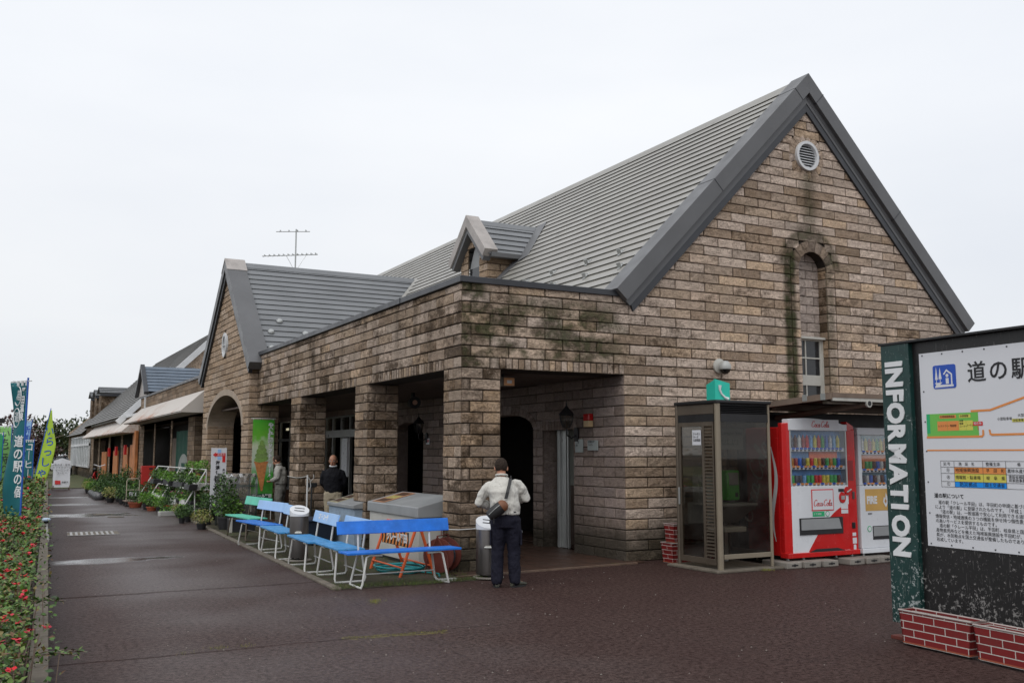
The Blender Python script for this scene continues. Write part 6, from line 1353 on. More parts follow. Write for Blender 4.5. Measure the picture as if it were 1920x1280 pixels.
# cargo pockets, belt line
for s_, yy in ((1, -.0), (-1, -.0)):
    v = MB(); v.box(s_ * .185 - .012, -.06, .50, s_ * .185 + .012, .07, .68); v.build('cargo_pocket', 'navy', trs, bevel=.01)
v = MB(); v.box(.195, -.05, .655, .2, .03, .665); v.build('pocket_trim', 'white_t', trs)
t = thing('shoulder_bag', 'black and tan shoulder bag on the back of the man in off white', 'bag', (5.55, 10.42, 0), RA(-28.4))
v = MB(); P = [(.055, -.06, 1.30), (.045, -.135, 1.24), (.02, -.168, 1.14), (-.0, -.175, 1.06)]
L_ = [Vector(p) + Vector((-.02, 0, 0)) for p in P]; R_ = [Vector(p) + Vector((.02, 0, 0)) for p in P]
v.add(L_ + R_ + [q + Vector((0, -.006, 0)) for q in L_ + R_], [(i, i + 1, 4 + i + 1, 4 + i) for i in range(3)] + [(8 + i, 12 + i, 13 + i, 9 + i) for i in range(3)] + [(0, 8, 9, 1), (1, 9, 10, 2), (2, 10, 11, 3), (4, 5, 13, 12), (5, 6, 14, 13), (6, 7, 15, 14)])
v.tube([(.055, -.06, 1.30), (.06, .0, 1.325), (.07, .07, 1.28), (.13, .13, 1.1), (.17, .13, .95), (.17, -.0, .9), (.10, -.13, .9)], .009, 6); v.build('strap', 'black', t)
Tb = Matrix.Translation((-.095, -.205, .935)) @ Matrix.Rotation(RA(-38), 4, 'Y')
v = MB(); blob(v, (0, 0, 0), (1, 1, 1)); v2 = MB(); v2.loft([(Tb @ Vector((x, 0, 0)), (Tb.to_3x3() @ Vector((0, 0, 1))) * h_, Vector((0, d_, 0))) for x, h_, d_ in ((-.145, .03, .02), (-.13, .06, .04), (-.06, .075, .052), (.04, .075, .052), (.10, .065, .045), (.125, .03, .02))], 16); bag = v2.build('bag_body', 'black', t, smooth=True)
v = MB(); v.loft([(Tb @ Vector((x, -.004, 0)), (Tb.to_3x3() @ Vector((0, 0, 1))) * h_, Vector((0, d_, 0))) for x, h_, d_ in ((.055, .072, .052), (.09, .072, .05), (.118, .05, .035), (.135, .02, .012))], 16); v.build('tan_end', 'tan_leather', t, smooth=True)
v = MB(); v.tube([Tb @ Vector((-.12, -.045, .02)), Tb @ Vector((-.02, -.062, .03)), Tb @ Vector((.05, -.058, .03))], .004, 6); v.build('zip', 'alu', bag)
v = MB(); v.tube([Tb @ Vector((-.13, -.03, -.02)), Tb @ Vector((-.15, -.03, -.03)) - Z_ * .05], .006, 5); v.tube([Tb @ Vector((-.10, -.05, -.05)), Tb @ Vector((-.10, -.05, -.05)) - Z_ * .06], .006, 5); v.build('dangling_cords', 'black', t)
v = MB(); v.box(-.03, -.30, .91, .02, -.285, .95); v.build('patch', 'tan_leather', bag) if False else None
J2 = dict(hip=(0, 0, .80), waist=(0, 0, .92), chest=(0, .01, 1.16), neck=(0, .01, 1.34), head=(0, .03, 1.455), tilt=RA(-12), shL=(-.17, 0, 1.26), elL=(-.225, -.06, 1.02), wrL=(-.12, -.19, .86), shR=(.17, 0, 1.26), elR=(.225, -.06, 1.02), wrR=(.12, -.19, .86), curlL=(.5, -.3, .2), curlR=(-.5, -.3, .2),
          hjL=(-.085, 0, .78), knL=(-.09, .02, .44), anL=(-.10, -.01, .085), toeL=(-.02, .12, 0), hjR=(.085, 0, .78), knR=(.07, .03, .44), anR=(.05, .02, .085), toeR=(.03, .12, 0), hem=(0, 0, .83), hemr=.165, collar='white_t')
mt['hair_b'] = M('thin cropped hair', (.12, .07, .045), .7, var=.3)
person('man in a black sweater and khaki trousers standing in the dark porch', (5.99, 18.56, 0), RA(150), J2, 'knit', 'khaki', 'black_gl', 'hair_b')
J3 = dict(J2); J3.update(dict(tilt=RA(-30), head=(0, .11, 1.44), neck=(0, .06, 1.335), chest=(0, .02, 1.16), hem=(0, 0, .90), wrL=(-.16, .17, .98), wrR=(.16, .17, .98), elL=(-.225, .0, 1.05), elR=(.225, .0, 1.05), curlL=(.3, .2, .6), curlR=(-.3, .2, .6), collar='shirt_g'))
m3, tp3, tr3 = person('man in pale grey shirt and trousers half hidden beside the green banner', (5.86, 22.0, 0), RA(55), J3, 'shirt_g', 'grey_tr', 'black_gl')
v = MB(); v.tube([(.158 * cos(a), .118 * sin(a), .92) for a in [i * 2 * pi / 20 for i in range(20)]], .016, 6, closed=True); v.build('belt', 'black', tr3)

# ================================================================== signs by the entrance
def banner(name, label, cat, A, Xd, w_, z0, z1, mat, wave=.03, nx=8, nz=24, sweep=0.0, taper=None, ln_=0):
    t = thing(name, label, cat, (A[0], A[1], 0), 0, world=True); Xd = Vector(Xd).normalized(); Nn = Vector((Xd.y, -Xd.x, 0))
    def P(f, g):   # f 0..1 across from the pole, g 0..1 from the bottom
        w2 = w_ * (taper(g) if taper else 1)
        off = sweep * (1 - g) ** 1.5
        return Vector(A) + Vector((-ln_ * (1 - (z0 + (z1 - z0) * g) / z1), 0, 0)) + Xd * (f * w2 + off * f) + Z_ * (z0 + (z1 - z0) * g) + Nn * (wave * sin(3.1 * f + 7 * g) * f)
    v = MB(); v.add([P(i / nx, j / nz) for j in range(nz + 1) for i in range(nx + 1)], [(j * (nx + 1) + i, j * (nx + 1) + i + 1, (j + 1) * (nx + 1) + i + 1, (j + 1) * (nx + 1) + i) for j in range(nz) for i in range(nx)])
    fl = v.build('flag_cloth', mat, t, smooth=True, norm=False); s_ = fl.modifiers.new('thick', 'SOLIDIFY'); s_.thickness = .002
    return t, fl, P, Xd, Nn
def flag_text(fl, P, Nn, s, size, f, g, mat, w_, H_, side=-1, ln=1.0, flip=1):
    """letters stacked down the cloth, following its folds"""
    for i, ch in enumerate(s):
        gg = g - i * size * ln / H_
        if ch in ' 　': continue
        c_ = P(f, gg); d_ = (P(min(1, f + .1), gg) - P(max(0, f - .1), gg)).normalized() * flip
        nn_ = d_.cross(Z_); text(ch if ch != 'ー' else '｜', size, fl, c_ + nn_ * .012, d_, Z_, mat, align='CENTER', bold=.004, ext=.001)
# green ice cream banner by the entrance pillar
mt['ban_green'] = None
def grad_mat():
    n = NT('green photo print'); z = n.mr(n.z, .45, 2.45); a = n.noise(7, 5)
    zz = n.mth('ADD', z, n.mth('MULTIPLY', n.mth('SUBTRACT', a, .5), .25))
    c = n.ramp(zz, [(0, (.02, .12, .01)), (.12, (.05, .26, .03)), (.2, (.03, .16, .015)), (.3, (.05, .34, .03)), (.45, (.42, .5, .42)), (.68, (.5, .56, .4)), (.78, (.13, .42, .03)), (1, (.05, .36, .02))])
    return n.fin(c, .5)
mt['ban_green'] = grad_mat()
t = thing('ice_cream_banner', 'tall green banner printed with a green soft ice cream cone beside the entrance gable', 'banner', (5.8, 23.4, 0), 0, world=True)
v = MB(); v.box(5.54, 23.48, .47, 6.06, 23.50, 2.42); bn = v.build('banner_sheet', 'ban_green', t)
BYf = 23.478
v = MB(); P = [(5.70, 1.02), (5.72, .96)]
v.prism([(5.86 - .0, BYf, .72)[0:1] + (BYf, .70)] + [(5.63, BYf, 1.32), (5.60, BYf, 1.40), (5.92, BYf, 1.40), (5.89, BYf, 1.32)], (0, -.004, 0)) if False else v.prism([(5.77, BYf, .70), (5.62, BYf, 1.33), (5.58, BYf, 1.41), (5.94, BYf, 1.41), (5.90, BYf, 1.33), (5.81, BYf, .70)], (0, -.004, 0)); v.build('printed_cone', M('printed cone', (.48, .19, .06), .5, vs=20, var=.3), bn)
for k, (zc_, hw, hh) in enumerate(((1.47, .17, .08), (1.57, .155, .08), (1.67, .125, .08), (1.77, .09, .07), (1.86, .05, .07))):
    v = MB(); v.prism([(5.76 + hw * cos(a), BYf - .004 - k * .002, zc_ + hh * sin(a) + .12 * hw * cos(a)) for a in [i * 2 * pi / 18 for i in range(18)]], (0, -.003, 0)); v.build('printed_ice_cream', M('green ice cream print %d' % k, (.20 - .02 * (k % 2), .33 - .05 * (k % 2), .08), .5, vs=25, var=.25), bn)
for i, ch in enumerate('やき抹茶ソフトクリーム'):
    text(ch if ch != 'ー' else '｜', .125 if i < 4 else .095, bn, (5.975, BYf - .006, 2.28 - i * .122), X_, Z_, 'white_t', align='CENTER', bold=.010)
v = MB(); v.box(5.54, BYf - .004, .525, 6.0, BYf - .001, .635); lb = v.build('name_strip', 'cloth_dg', bn); text('クレール平田', .085, lb, (5.55, BYf - .008, .58), X_, Z_, 'white_t', bold=.003, sx=.95)
v = MB(); v.tube([(5.56, 23.53, 0), (5.56, 23.53, 2.45)], .012, 6); v.tube([(6.04, 23.53, 0), (6.04, 23.53, 2.45)], .012, 6); v.tube([(5.5, 23.53, 2.45), (6.1, 23.53, 2.45)], .01, 6); v.build('frame', 'white_tube', t)
# temple direction sign
t = thing('direction_sign', 'white upright sign with a red arrow and black vertical lettering by the potted plants', 'sign', (4.7, 23.1, 0), 0, world=True)
v = MB(); v.box(4.51, 23.12, .35, 4.86, 23.15, 1.73); sb = v.build('sign_board', 'panel', t); sy = 23.116
v = MB(); v.tube([(4.53, 23.17, 0), (4.53, 23.17, 1.74)], .012, 6); v.tube([(4.84, 23.17, 0), (4.84, 23.17, 1.74)], .012, 6); v.build('legs', 'white_tube', t)
v = MB(); v.prism([(4.54, sy, 1.575), (4.61, sy, 1.63), (4.61, sy, 1.61), (4.83, sy, 1.61), (4.83, sy, 1.40), (4.76, sy, 1.40), (4.76, sy, 1.54), (4.61, sy, 1.54), (4.61, sy, 1.52)], (0, -.004, 0)); ar = v.build('red_arrow', 'p_red', sb)
v = MB(); v.prism([(4.65, sy, 1.70), (4.73, sy, 1.70), (4.73, sy, 1.46), (4.65, sy, 1.46)], (0, -.002, 0)); v.build('blue_cross', 'sky_b', sb)
text('直進左', .06, ar, (4.64, sy - .006, 1.575), X_, Z_, 'panel', ext=.0005)
for ch, z, sz in (('海', 1.38, .10), ('津', 1.27, .10), ('仁', 1.16, .09), ('善', 1.00, .17), ('光', .83, .17), ('寺', .67, .15)): text(ch, sz, sb, (4.66, sy - .003, z), X_, Z_, 'ink', align='CENTER', bold=.003)
for i, ch in enumerate('美濃の'): text(ch, .06, sb, (4.80, sy - .003, 1.22 - i * .075), X_, Z_, 'ink', align='CENTER')
# small greenhouse rack with plastic cover
t = thing('mini_greenhouse', 'small green tube greenhouse wrapped in crinkled clear plastic by the entrance arch', 'greenhouse', (4.8, 21.9, 0), 0, world=True)
gx0, gx1, gy0, gy1, gh = 4.50, 5.22, 21.6, 22.3, 1.14
v = MB()
for x in (gx0, gx1):
    v.tube([(x, gy0, 0), (x, gy0, gh - .2), (x, gy0 + .06, gh - .07), (x, gy0 + .2, gh), (x, gy1 - .2, gh), (x, gy1 - .06, gh - .07), (x, gy1, gh - .2), (x, gy1, 0)], .016, 8)
    for z in (.28, .6, .88): v.tube([(x, gy0, z), (x, gy1, z)], .010, 6)
for z in (.28, .6, .88):
    for y in (gy0, gy1): v.tube([(gx0, y, z), (gx1, y, z)], .012, 6)
v.build('tube_frame', 'net_g', t, smooth=True)
v = MB(); n = 10; prof = [(gy0 - .02, 0), (gy0 - .02, gh - .2), (gy0 + .05, gh - .05), (gy0 + .2, gh + .02), (gy1 - .2, gh + .02), (gy1 - .05, gh - .05), (gy1 + .02, gh - .2), (gy1 + .02, 0)]
rg = random.Random(3); vs = []
for i in range(n + 1):
    for y, z in prof: vs.append((gx0 - .02 + (gx1 - gx0 + .04) * i / n, y + rg.uniform(-.008, .008), z + rg.uniform(-.01, .01)))
v.add(vs, [(i * 8 + j, i * 8 + j + 1, (i + 1) * 8 + j + 1, (i + 1) * 8 + j) for i in range(n) for j in range(7)])
v.add([(gx0 - .025, y, z) for y, z in prof], [tuple(range(8))]); v.build('plastic_cover', 'film', t, norm=False)
v = MB(); v.box(gx0 + .02, gy0 + .05, .27, gx1 - .02, gy1 - .05, .285); v.box(gx0 + .02, gy0 + .05, .59, gx1 - .02, gy1 - .05, .605); v.build('shelf', 'wood_b', t)
v = MB(); v.cloud((4.85, 21.95, .42), (.25, .2, .12), 160, .06, rg); v.cloud((4.85, 21.95, .72), (.25, .2, .1), 120, .06, rg); tag(v.build('seedling_trays', 'leaf_y', norm=False), 'yellowish seedlings inside the plastic covered mini greenhouse', 'plants')

# ================================================================== potted plants outside the shop
rp = random.Random(11)
PROT = {}
def proto(key, pot, leafm, r, h, n, lsz, flower=None, nf=0, trough=False, ph=.16, pr_=.11, box=None):
    t = thing('plant_trough' if trough else 'potted_plant', key, 'potted plant', (0, 0, 0))
    v = MB()
    if trough: v.prism([(-.30, -.09, 0), (.30, -.09, 0), (.32, -.105, ph), (-.32, -.105, ph)], (0, .18, 0)); v.build('trough', pot, t, bevel=.008)
    else: v.lathe([(pr_ * .72, 0), (pr_ * .95, ph * .85), (pr_, ph * .86), (pr_, ph), (pr_ * .88, ph), (pr_ * .86, ph * .9)], n=14); v.build('pot', pot, t, smooth=True)
    v = MB(); rx = (.32 if trough else r); v.cloud((0, 0, ph + h * .5), (rx, r, h * .55), n, lsz, rp, shell=.2)
    for i in range(6): a = rp.uniform(0, 6.28); v.tube([(0, 0, ph * .8), (rx * .5 * cos(a), r * .5 * sin(a), ph + h * .7)], .005, 4)
    v.build('foliage', leafm, t, norm=False)
    if flower:
        v = MB()
        for i in range(nf):
            a = rp.uniform(0, 6.28); q_ = rp.uniform(.3, .95); c_ = Vector((rx * q_ * cos(a), r * q_ * sin(a), ph + h * (1.05 - .35 * q_ * q_)))
            for k in range(5): b_ = 2 * pi * k / 5; v.leaf(c_, Vector((cos(b_), sin(b_), .5)).normalized(), Z_, .032, .028)
        v.build('blossoms', flower, t, norm=False)
    return t
def place(p, key_used, x, y, label, group='potted plants for sale', rz=None, sc=1.0, z=0):
    rz = rp.uniform(0, 6.28) if rz is None else rz
    if not key_used[0]:
        key_used[0] = True; p.location = (x, y, z); p.rotation_euler = (0, 0, rz); p['label'] = label; p['group'] = group; p.scale = (sc,) * 3; return p
    return dup(p, (x, y, z), rz, label, group, (sc,) * 3)
# tilted display rack
t = thing('plant_rack', 'white steel tiered rack full of flower trays outside the shop', 'rack', (5.0, 25.0, 0), 0, world=True)
ry0, ry1 = 22.75, 29.3
def RK(y, lvl):  # lower / upper shelf lines, x position and height
    return {0: (4.42, .22), 1: (4.62, .62), 2: (4.95, 1.16)}[lvl]
v = MB()
for y in (26.1, 28.1, 30.1, 32.2, 34.5):
    v.tube([(4.36, y, .10), (4.68, y, .66), (4.98, y, 1.18)], .018, 6); v.tube([(4.72, y, .0), (4.70, y, .66)], .016, 6); v.tube([(4.98, y, 0), (4.98, y, 1.18)], .016, 6)
v.tube([(4.98, 26.1, 1.18), (4.98, 34.5, 1.18)], .018, 6); v.tube([(4.68, 26.1, .66), (4.68, 34.5, .66)], .018, 6); v.tube([(4.36, 26.1, .12), (4.36, 34.5, .12)], .016, 6); v.tube([(5.2, 26.1, .66), (5.2, 34.5, .66)], .016, 6)
for y in (26.1, 34.5): v.tube([(4.68, y, .66), (5.2, y, .66)], .014, 6); v.tube([(4.36, y, .12), (5.2, y, .12)], .014, 6)
v.build('steel_frame', 'white_tube', t, smooth=True)
v = MB(); v.box(4.7, 26.1, .64, 5.2, 34.5, .655); v.box(4.4, 26.1, .17, 5.1, 34.5, .185); v.build('shelf_mesh', 'alu', t)
tr_red = proto('t', 'pot_white', 'leaf_l', .13, .14, 130, .05, 'petal_o', 12, True, .12); u1 = [False]
tr_pink = proto('t', 'pot_white', 'leaf_l', .13, .12, 130, .05, 'petal_p', 12, True, .12); u2 = [False]
tr_green = proto('t', 'pot_black', 'leaf', .14, .20, 160, .06, None, 0, True, .12); u3 = [False]
bush = proto('t', 'pot_black', 'leaf', .26, .42, 420, .075, None, 0, False, .2, .13); u4 = [False]
bushl = proto('t', 'pot_black', 'leaf_l', .24, .30, 360, .07, None, 0, False, .18, .12); u5 = [False]
bushy = proto('t', 'pot_black', 'leaf_y', .28, .34, 380, .06, None, 0, False, .16, .14); u6 = [False]
terr = proto('t', 'terra', 'leaf', .22, .28, 260, .06, 'petal_w', 6, False, .14, .2); u7 = [False]
tall = proto('t', 'pot_black', 'leaf', .20, .75, 480, .07, 'petal_w', 6, False, .24, .14); u8 = [False]
for i, y in enumerate((26.6, 27.7, 28.9, 30.4, 32.0, 33.6)):
    pr0, us = ((tr_red, u1) if i in (0, 1, 3) else (tr_green, u3) if i in (2, 5) else (tr_pink, u2))
    col_ = 'scarlet blossoms' if pr0 is tr_red else 'plain green leaves' if pr0 is tr_green else 'pink blossoms'
    place(pr0, us, 4.93, y, 'trough of %s, %s from the near end on the upper rack shelf' % (col_, ['first', 'second', 'third', 'fourth', 'fifth', 'sixth'][i]), 'troughs on the white rack', RA(90), 1.45, .655)
for i, y in enumerate((26.6, 27.7, 28.9, 30.3, 32.0, 33.6)):
    pr0, us = ((tr_green, u3) if i in (0,) else (tr_pink, u2) if i in (1, 2, 4) else (tr_green, u3))
    col_ = 'pink blossoms' if pr0 is tr_pink else 'dense green leaves'
    place(pr0, us, 4.72, y, 'trough of %s, %s from the near end on the lower rack shelf' % (col_, ['first', 'second', 'third', 'fourth', 'fifth', 'sixth'][i]), 'troughs on the white rack', RA(90), 1.45, .185)
place(tr_red, u1, 4.16, 26.3, 'white trough of low plants standing on the ground before the rack', rz=RA(10), sc=1.0)
GP = 'potted plants for sale'
place(tall, u8, 4.42, 21.0, 'tallest leafy potted shrub, right in front of the direction sign', sc=1.15)
place(bushy, u6, 4.0, 21.3, 'yellow leaved potted plant low on the ground beside the tall shrub', sc=.8)
place(bushl, u5, 4.6, 21.6, 'light green bushy potted plant behind the tallest shrub', sc=1.3, rz=1)
place(bush, u4, 4.75, 24.2, 'dark green potted bush between the rack and the mini greenhouse', sc=1.25)
place(bush, u4, 4.35, 22.6, 'dark green potted bush in front of the direction sign foot', sc=1.0)
place(terr, u7, 3.86, 30.9, 'terracotta bowl of small flowers standing out on the path near the hand cart', sc=1.1)
place(terr, u7, 4.05, 28.9, 'reddish bowl with grassy leaves in front of the rack', sc=.8)
place(bushl, u5, 4.1, 27.8, 'bright green bushy pot low in front of the rack', sc=.85)
place(bushl, u5, 4.0, 29.6, 'bright green bushy pot in front of the far half of the rack', sc=.95)
place(bush, u4, 3.95, 23.4, 'dark green small pot on the ground by the rack end', sc=.6)
place(bushl, u5, 5.05, 27.0, 'green crown rising above the top rail of the rack, nearer one', 'plants on top of the rack', sc=.9, z=.95)
place(bushl, u5, 5.05, 28.6, 'green crown rising above the top rail of the rack, farther one', 'plants on top of the rack', sc=.8, z=.98)
for i in range(16):
    pr0, us = [(tr_green, u3), (tr_red, u1), (bushl, u5), (bush, u4)][i % 4]; k_ = i // 4
    place(pr0, us, 4.62 + .1 * (i % 3), 26.3 + i * .52, 'green plant crowded among the troughs between the tiers of the white rack', 'plants crowded into the white rack', RA(90 + 10 * (i % 3)), [1.2, 1.2, .8, .75][i % 4], .19 if i % 2 else .66)
for i in range(9): place([bush, bushl, bushy][i % 3], [u4, u5, u6][i % 3], 4.15 + .06 * (i % 3), 23.8 + i * 1.02, 'small leafy pot on the ground along the foot of the white rack', 'small pots at the foot of the rack', None, .62 + .08 * (i % 2))
rowlab = 'leafy potted plant in the crowded row on the pavement beyond the white rack'
for i in range(26):
    y = 32.6 + i * .56; x = 3.75 + rp.uniform(-.25, .25)
    pr0, us = [(bush, u4), (bush, u4), (bushl, u5), (bushy, u6), (bush, u4)][i % 5] if y < 38 else [(bushy, u6), (bushl, u5), (bush, u4)][i % 3]
    place(pr0, us, x, y, rowlab, 'row of potted plants beyond the rack', sc=rp.uniform(.75, 1.05))
for i in range(18):
    y = 35.6 + i * .7; pr0, us = [(bush, u4), (tall, u8), (bushl, u5), (bush, u4)][i % 4]
    place(pr0, us, 4.5 + rp.uniform(-.2, .3), y, 'leafy potted plant standing in the back row by the shop wall', 'back row of potted plants', sc=rp.uniform(.8, 1.15))
# black nursery pots in a tray line near the path
pot0 = thing('nursery_pot', 'rounded dark nursery pot lined up at the edge of the path', 'flower pot', (3.4, 37.0, 0), 0, 'dark nursery pots along the path')
v = MB(); v.lathe([(.14, 0), (.19, .06), (.20, .14), (.15, .22), (.13, .22)], n=16); v.build('pot', M('grey plastic film pot', (.08, .08, .085), .3, var=.4, vs=9), pot0, smooth=True)
for i in range(7):
    if i == 0: pot0.location = (3.36, 36.4, 0)
    else: dup(pot0, (3.36 + .02 * i, 36.4 + i * .62, 0), i)
# big planter box with wooden crate by the verge
t = thing('planter_crate', 'dark open crate with one pale end post at the end of the verge kerb', 'crate', (4.6, 20.4, 0), 0, world=True)
v = MB(); v.box(4.36, 20.1, 0, 4.85, 20.5, .27); v.build('crate_body', 'pot_black', t, bevel=.01); v = MB(); v.box(4.33, 20.07, 0, 4.38, 20.12, .30); v.build('end_post', 'cream', t); 
# shopping cart, red bin, awning posts etc. further along
t = thing('hand_cart', 'beige steel hand cart with a rounded handle standing among the plants', 'cart', (4.2, 31.5, 0), 0, world=True)
v = MB(); v.tube([(3.66, 31.45, .16), (3.66, 31.45, .78), (3.70, 31.45, .84), (3.98, 31.45, .84), (4.02, 31.45, .78), (4.02, 31.45, .16)], .014, 6); v.tube([(3.66, 31.45, .5), (4.02, 31.45, .5)], .01, 6); v.build('handle_frame', M('beige tube', (.4, .34, .26), .5), t, smooth=True)
v = MB(); v.box(3.64, 31.45, .14, 4.04, 32.2, .17); v.build('platform', 'wood_b', t)
for x in (3.68, 4.0):
    for y in (31.55, 32.1): v = MB(); v.lathe([(.06, -.015), (.06, .015)], n=12, T=Matrix.Translation((x, y, .06)) @ Matrix.Rotation(RA(90), 4, 'Y')); v.build('wheel', 'rubber', t)
v = MB(); v.box(3.74, 31.43, .32, 3.94, 31.44, .44); v.build('price_card', 'panel', t)
t = thing('red_bin', 'bright red rectangular box standing at the shop front by the awning pier', 'box', (4.9, 36.1, 0), 0, world=True)
v = MB(); v.box(4.66, 36.0, .25, 5.12, 36.35, 1.17); bd = v.build('box_body', M('flat red paint', (.42, .02, .015), .5), t, bevel=.01)
v = MB(); v.box(4.9, 35.99, 1.05, 5.02, 36.01, 1.10); v.build('slot', 'ink', bd)
for x in (4.68, 5.05): v = MB(); v.box(x, 36.05, 0, x + .05, 36.1, .25); v.build('foot', 'black', t)

# ================================================================== the shop wing further along the path
SW = thing('shop_wing', 'low stone shop wing with rust streaked awnings beyond the entrance gable', 'building', (5.67, 37, 0), world=True)
mb = MB(); bk = MB()
stone_wall(mb, (WX, 0, 0), (0, 1, 0), (-1, 0, 0), 3.25, 3.98, lambda z: [(29.4, 44.9)], seed=101, nu=2, nv=1, back=bk, rock=.7)
stone_wall(mb, (WX, 0, 0), (0, 1, 0), (-1, 0, 0), 0, 2.8, lambda z: [(31.8, 33.0), (36.2, 36.5), (40.3, 40.6), (43.6, 44.9)], seed=111, nu=2, nv=1, back=bk, rock=.7, L_=.4)
stone_wall(mb, (0, 31.8, 0), (1, 0, 0), (0, -1, 0), 0, 2.8, lambda z: [(5.67, 6.6)], seed=112, nu=2, nv=1, back=bk, rock=.7)
stone_wall(mb, (WX, 0, 0), (0, 1, 0), (-1, 0, 0), 0, 3.3, lambda z: [(45.0, 46.2), (51.0, 51.8), (56.8, 57.6), (62.5, 63.3), (66.5, 86.0)] if z < 2.7 else [(45.0, 86.0)], seed=121, nu=1, nv=1, back=bk, rock=.5)
o = mb.build('front_wall', 'stone_front', SW); bk.build('mortar_joints', 'mortar', o, norm=False)
v = MB(); v.box(5.7, 31.8, 0, 6.6, 33.0, 2.8); v.box(5.72, 29.4, 2.8, 6.2, 45, 3.97); v.box(8.2, 45, 0, 8.4, 86, 3.2); v.box(5.72, 45, 2.7, 6.2, 86, 3.3); v.build('wall_core', 'mortar', SW)
v = MB(); v.box(5.62, 29.4, 3.98, 5.8, 44.95, 4.06); v.build('coping', 'cap', SW); v = MB(); v.box(5.60, 45, 3.32, 5.8, 68.5, 3.42); v.build('white_coping', 'white_trim', SW)
v = MB(); v.box(5.75, 45, 2.7, 8.4, 86, 2.74); v.build('soffit', 'ceil', SW)
v = MB(); v.box(5.60, 43.3, 2.9, 5.68, 43.45, 4.0); v.build('downpipe', 'white_trim', SW)
for nm, (y0, y1, zt, zb, xb) in (('awning', (30.3, 44.6, 3.53, 2.88, 4.95)), ('awning', (45.4, 66.5, 3.2, 2.55, 4.95))):
    v = MB(); v.prism([(5.66, y0, zt), (xb, y0, zb), (xb, y0, zb - .03), (5.66, y0, zb - .03)], (0, .02, 0)); v.prism([(5.66, y1, zt), (xb, y1, zb), (xb, y1, zb - .03), (5.66, y1, zb - .03)], (0, .02, 0))
    v.prism([(5.66, y0, zt), (xb, y0, zb), (xb, y0, zb + .02), (5.66, y0, zt + .02)], (0, y1 - y0, 0)); v.prism([(5.66, y0 + .03, zb - .01), (xb + .01, y0 + .03, zb - .01), (xb + .01, y0 + .03, zb - .03), (5.66, y0 + .03, zb - .03)], (0, y1 - y0 - .05, 0)); v.build('awning', 'awn', SW)
v = MB(); v.box(6.3, 33.1, 0, 6.35, 36.2, 2.7); v.box(6.3, 37.0, 0, 6.35, 40.3, 2.2); v.build('boarding', 'wood_b', SW)
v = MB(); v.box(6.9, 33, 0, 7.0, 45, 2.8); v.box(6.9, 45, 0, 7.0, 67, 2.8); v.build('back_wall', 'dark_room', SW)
for y0, y1, z1 in ((46.4, 47.6, 2.0), (48.4, 50.2, 1.9), (52.5, 54.5, 1.75), (58, 60.5, 1.7)):
    v = MB(); v.box(5.6, y0, .1, 5.66, y1, z1); v.build('orange_board', 'wood_o', SW)
v = MB(); v.box(5.5, 44.95, .3, 5.62, 45.9, 2.6); v.build('orange_post', 'wood_o', SW)
for y, z in ((47.9, 1.55), (51.6, 1.5), (54.9, 1.45)): v = MB(); v.box(5.40, y, z, 5.5, y + .35, z + .45); v.build('red_sign', 'p_red', SW)
t = thing('green_curtain', 'dark green shop curtain printed with a pale coffee cup disc beside the stone pier', 'curtain', (6.0, 34, 0), 0, world=True)
v = MB(); vs = []
for j in range(7):
    for i in range(13): vs.append((5.80 + .03 * sin(i * 1.9), 33.15 + i * .235, .95 + j * .24))
v.add(vs, [(j * 13 + i, j * 13 + i + 1, (j + 1) * 13 + i + 1, (j + 1) * 13 + i) for j in range(6) for i in range(12)]); cu = v.build('cloth', 'cloth_dg', t, norm=False, smooth=True)
v = MB(); v.prism([(5.75, 34.2 - 1.05 * cos(a), .97 + .62 * sin(a)) for a in [i * pi / 16 for i in range(17)]], (-.004, 0, 0)); dsk = v.build('pale_disc', M('pale disc print', (.25, .27, .25), .8), cu)
v = MB(); v.prism([(5.742, 34.6, 1.28), (5.742, 33.85, 1.28), (5.742, 33.98, 1.08), (5.742, 34.45, 1.08)], (-.004, 0, 0)); v.build('cup_print', 'cloth_dg', dsk)
# lower cross gable, blue grey
v = MB(); ribs(v, (5.5, 44.0, 5.36), (0, -1.25, -1), (0, -.62, .78), (5, 0, 0), 8, .235); ribs(v, (5.5, 44.0, 5.36), (0, 1.25, -1), (0, .62, .78), (5, 0, 0), 8, .235); o = v.build('cross_roof', M('blue grey metal roof', (.10, .13, .17), .4, var=.15), SW, norm=False)
v = MB(); barge(v, 44.0, 5.45, 1.55, 4.18, .18, 5.45, 5.62, axis='y', endcut=.08); v.build('bargeboard', 'cap', o)
v = MB(); v.prism([(5.60, 42.6, 4.06), (5.60, 45.4, 4.06), (5.60, 44.0, 5.3)], (.1, 0, 0)); v.build('gable_infill', 'trim_pale', o)
# big gable behind
v = MB(); Yb = 50.0; rx, rz_ = 10.1, 8.1
ribs(v, (rx, Yb, rz_), (-1, 0, -1), (-q, 0, q), (0, 22.5, 0), 30, .224, .035); ribs(v, (rx, Yb, rz_), (1, 0, -1), (q, 0, q), (0, 22.5, 0), 30, .224, .035); fr1 = v.build('far_roof', 'roof_far', SW, norm=False)
v = MB(); v.prism([(5.45, Yb + .02, 3.3), (14.7, Yb + .02, 3.3), (rx, Yb + .02, 7.95)], (0, .3, 0)); v.prism([(5.45, 72.4, 3.3), (14.7, 72.4, 3.3), (rx, 72.4, 7.95)], (0, .1, 0)); v.build('gable_end_wall', 'stone_front', fr1)
v = MB(); barge(v, rx, 8.12, 4.95, 3.17, .38, Yb - .25, Yb, endcut=.2); v.build('white_bargeboard', 'white_trim', fr1)
v = MB(); v.box(7.6, Yb - .06, 4.5, 8.8, Yb + .0, 5.9); v.build('shutter', 'roof_blue', fr1)
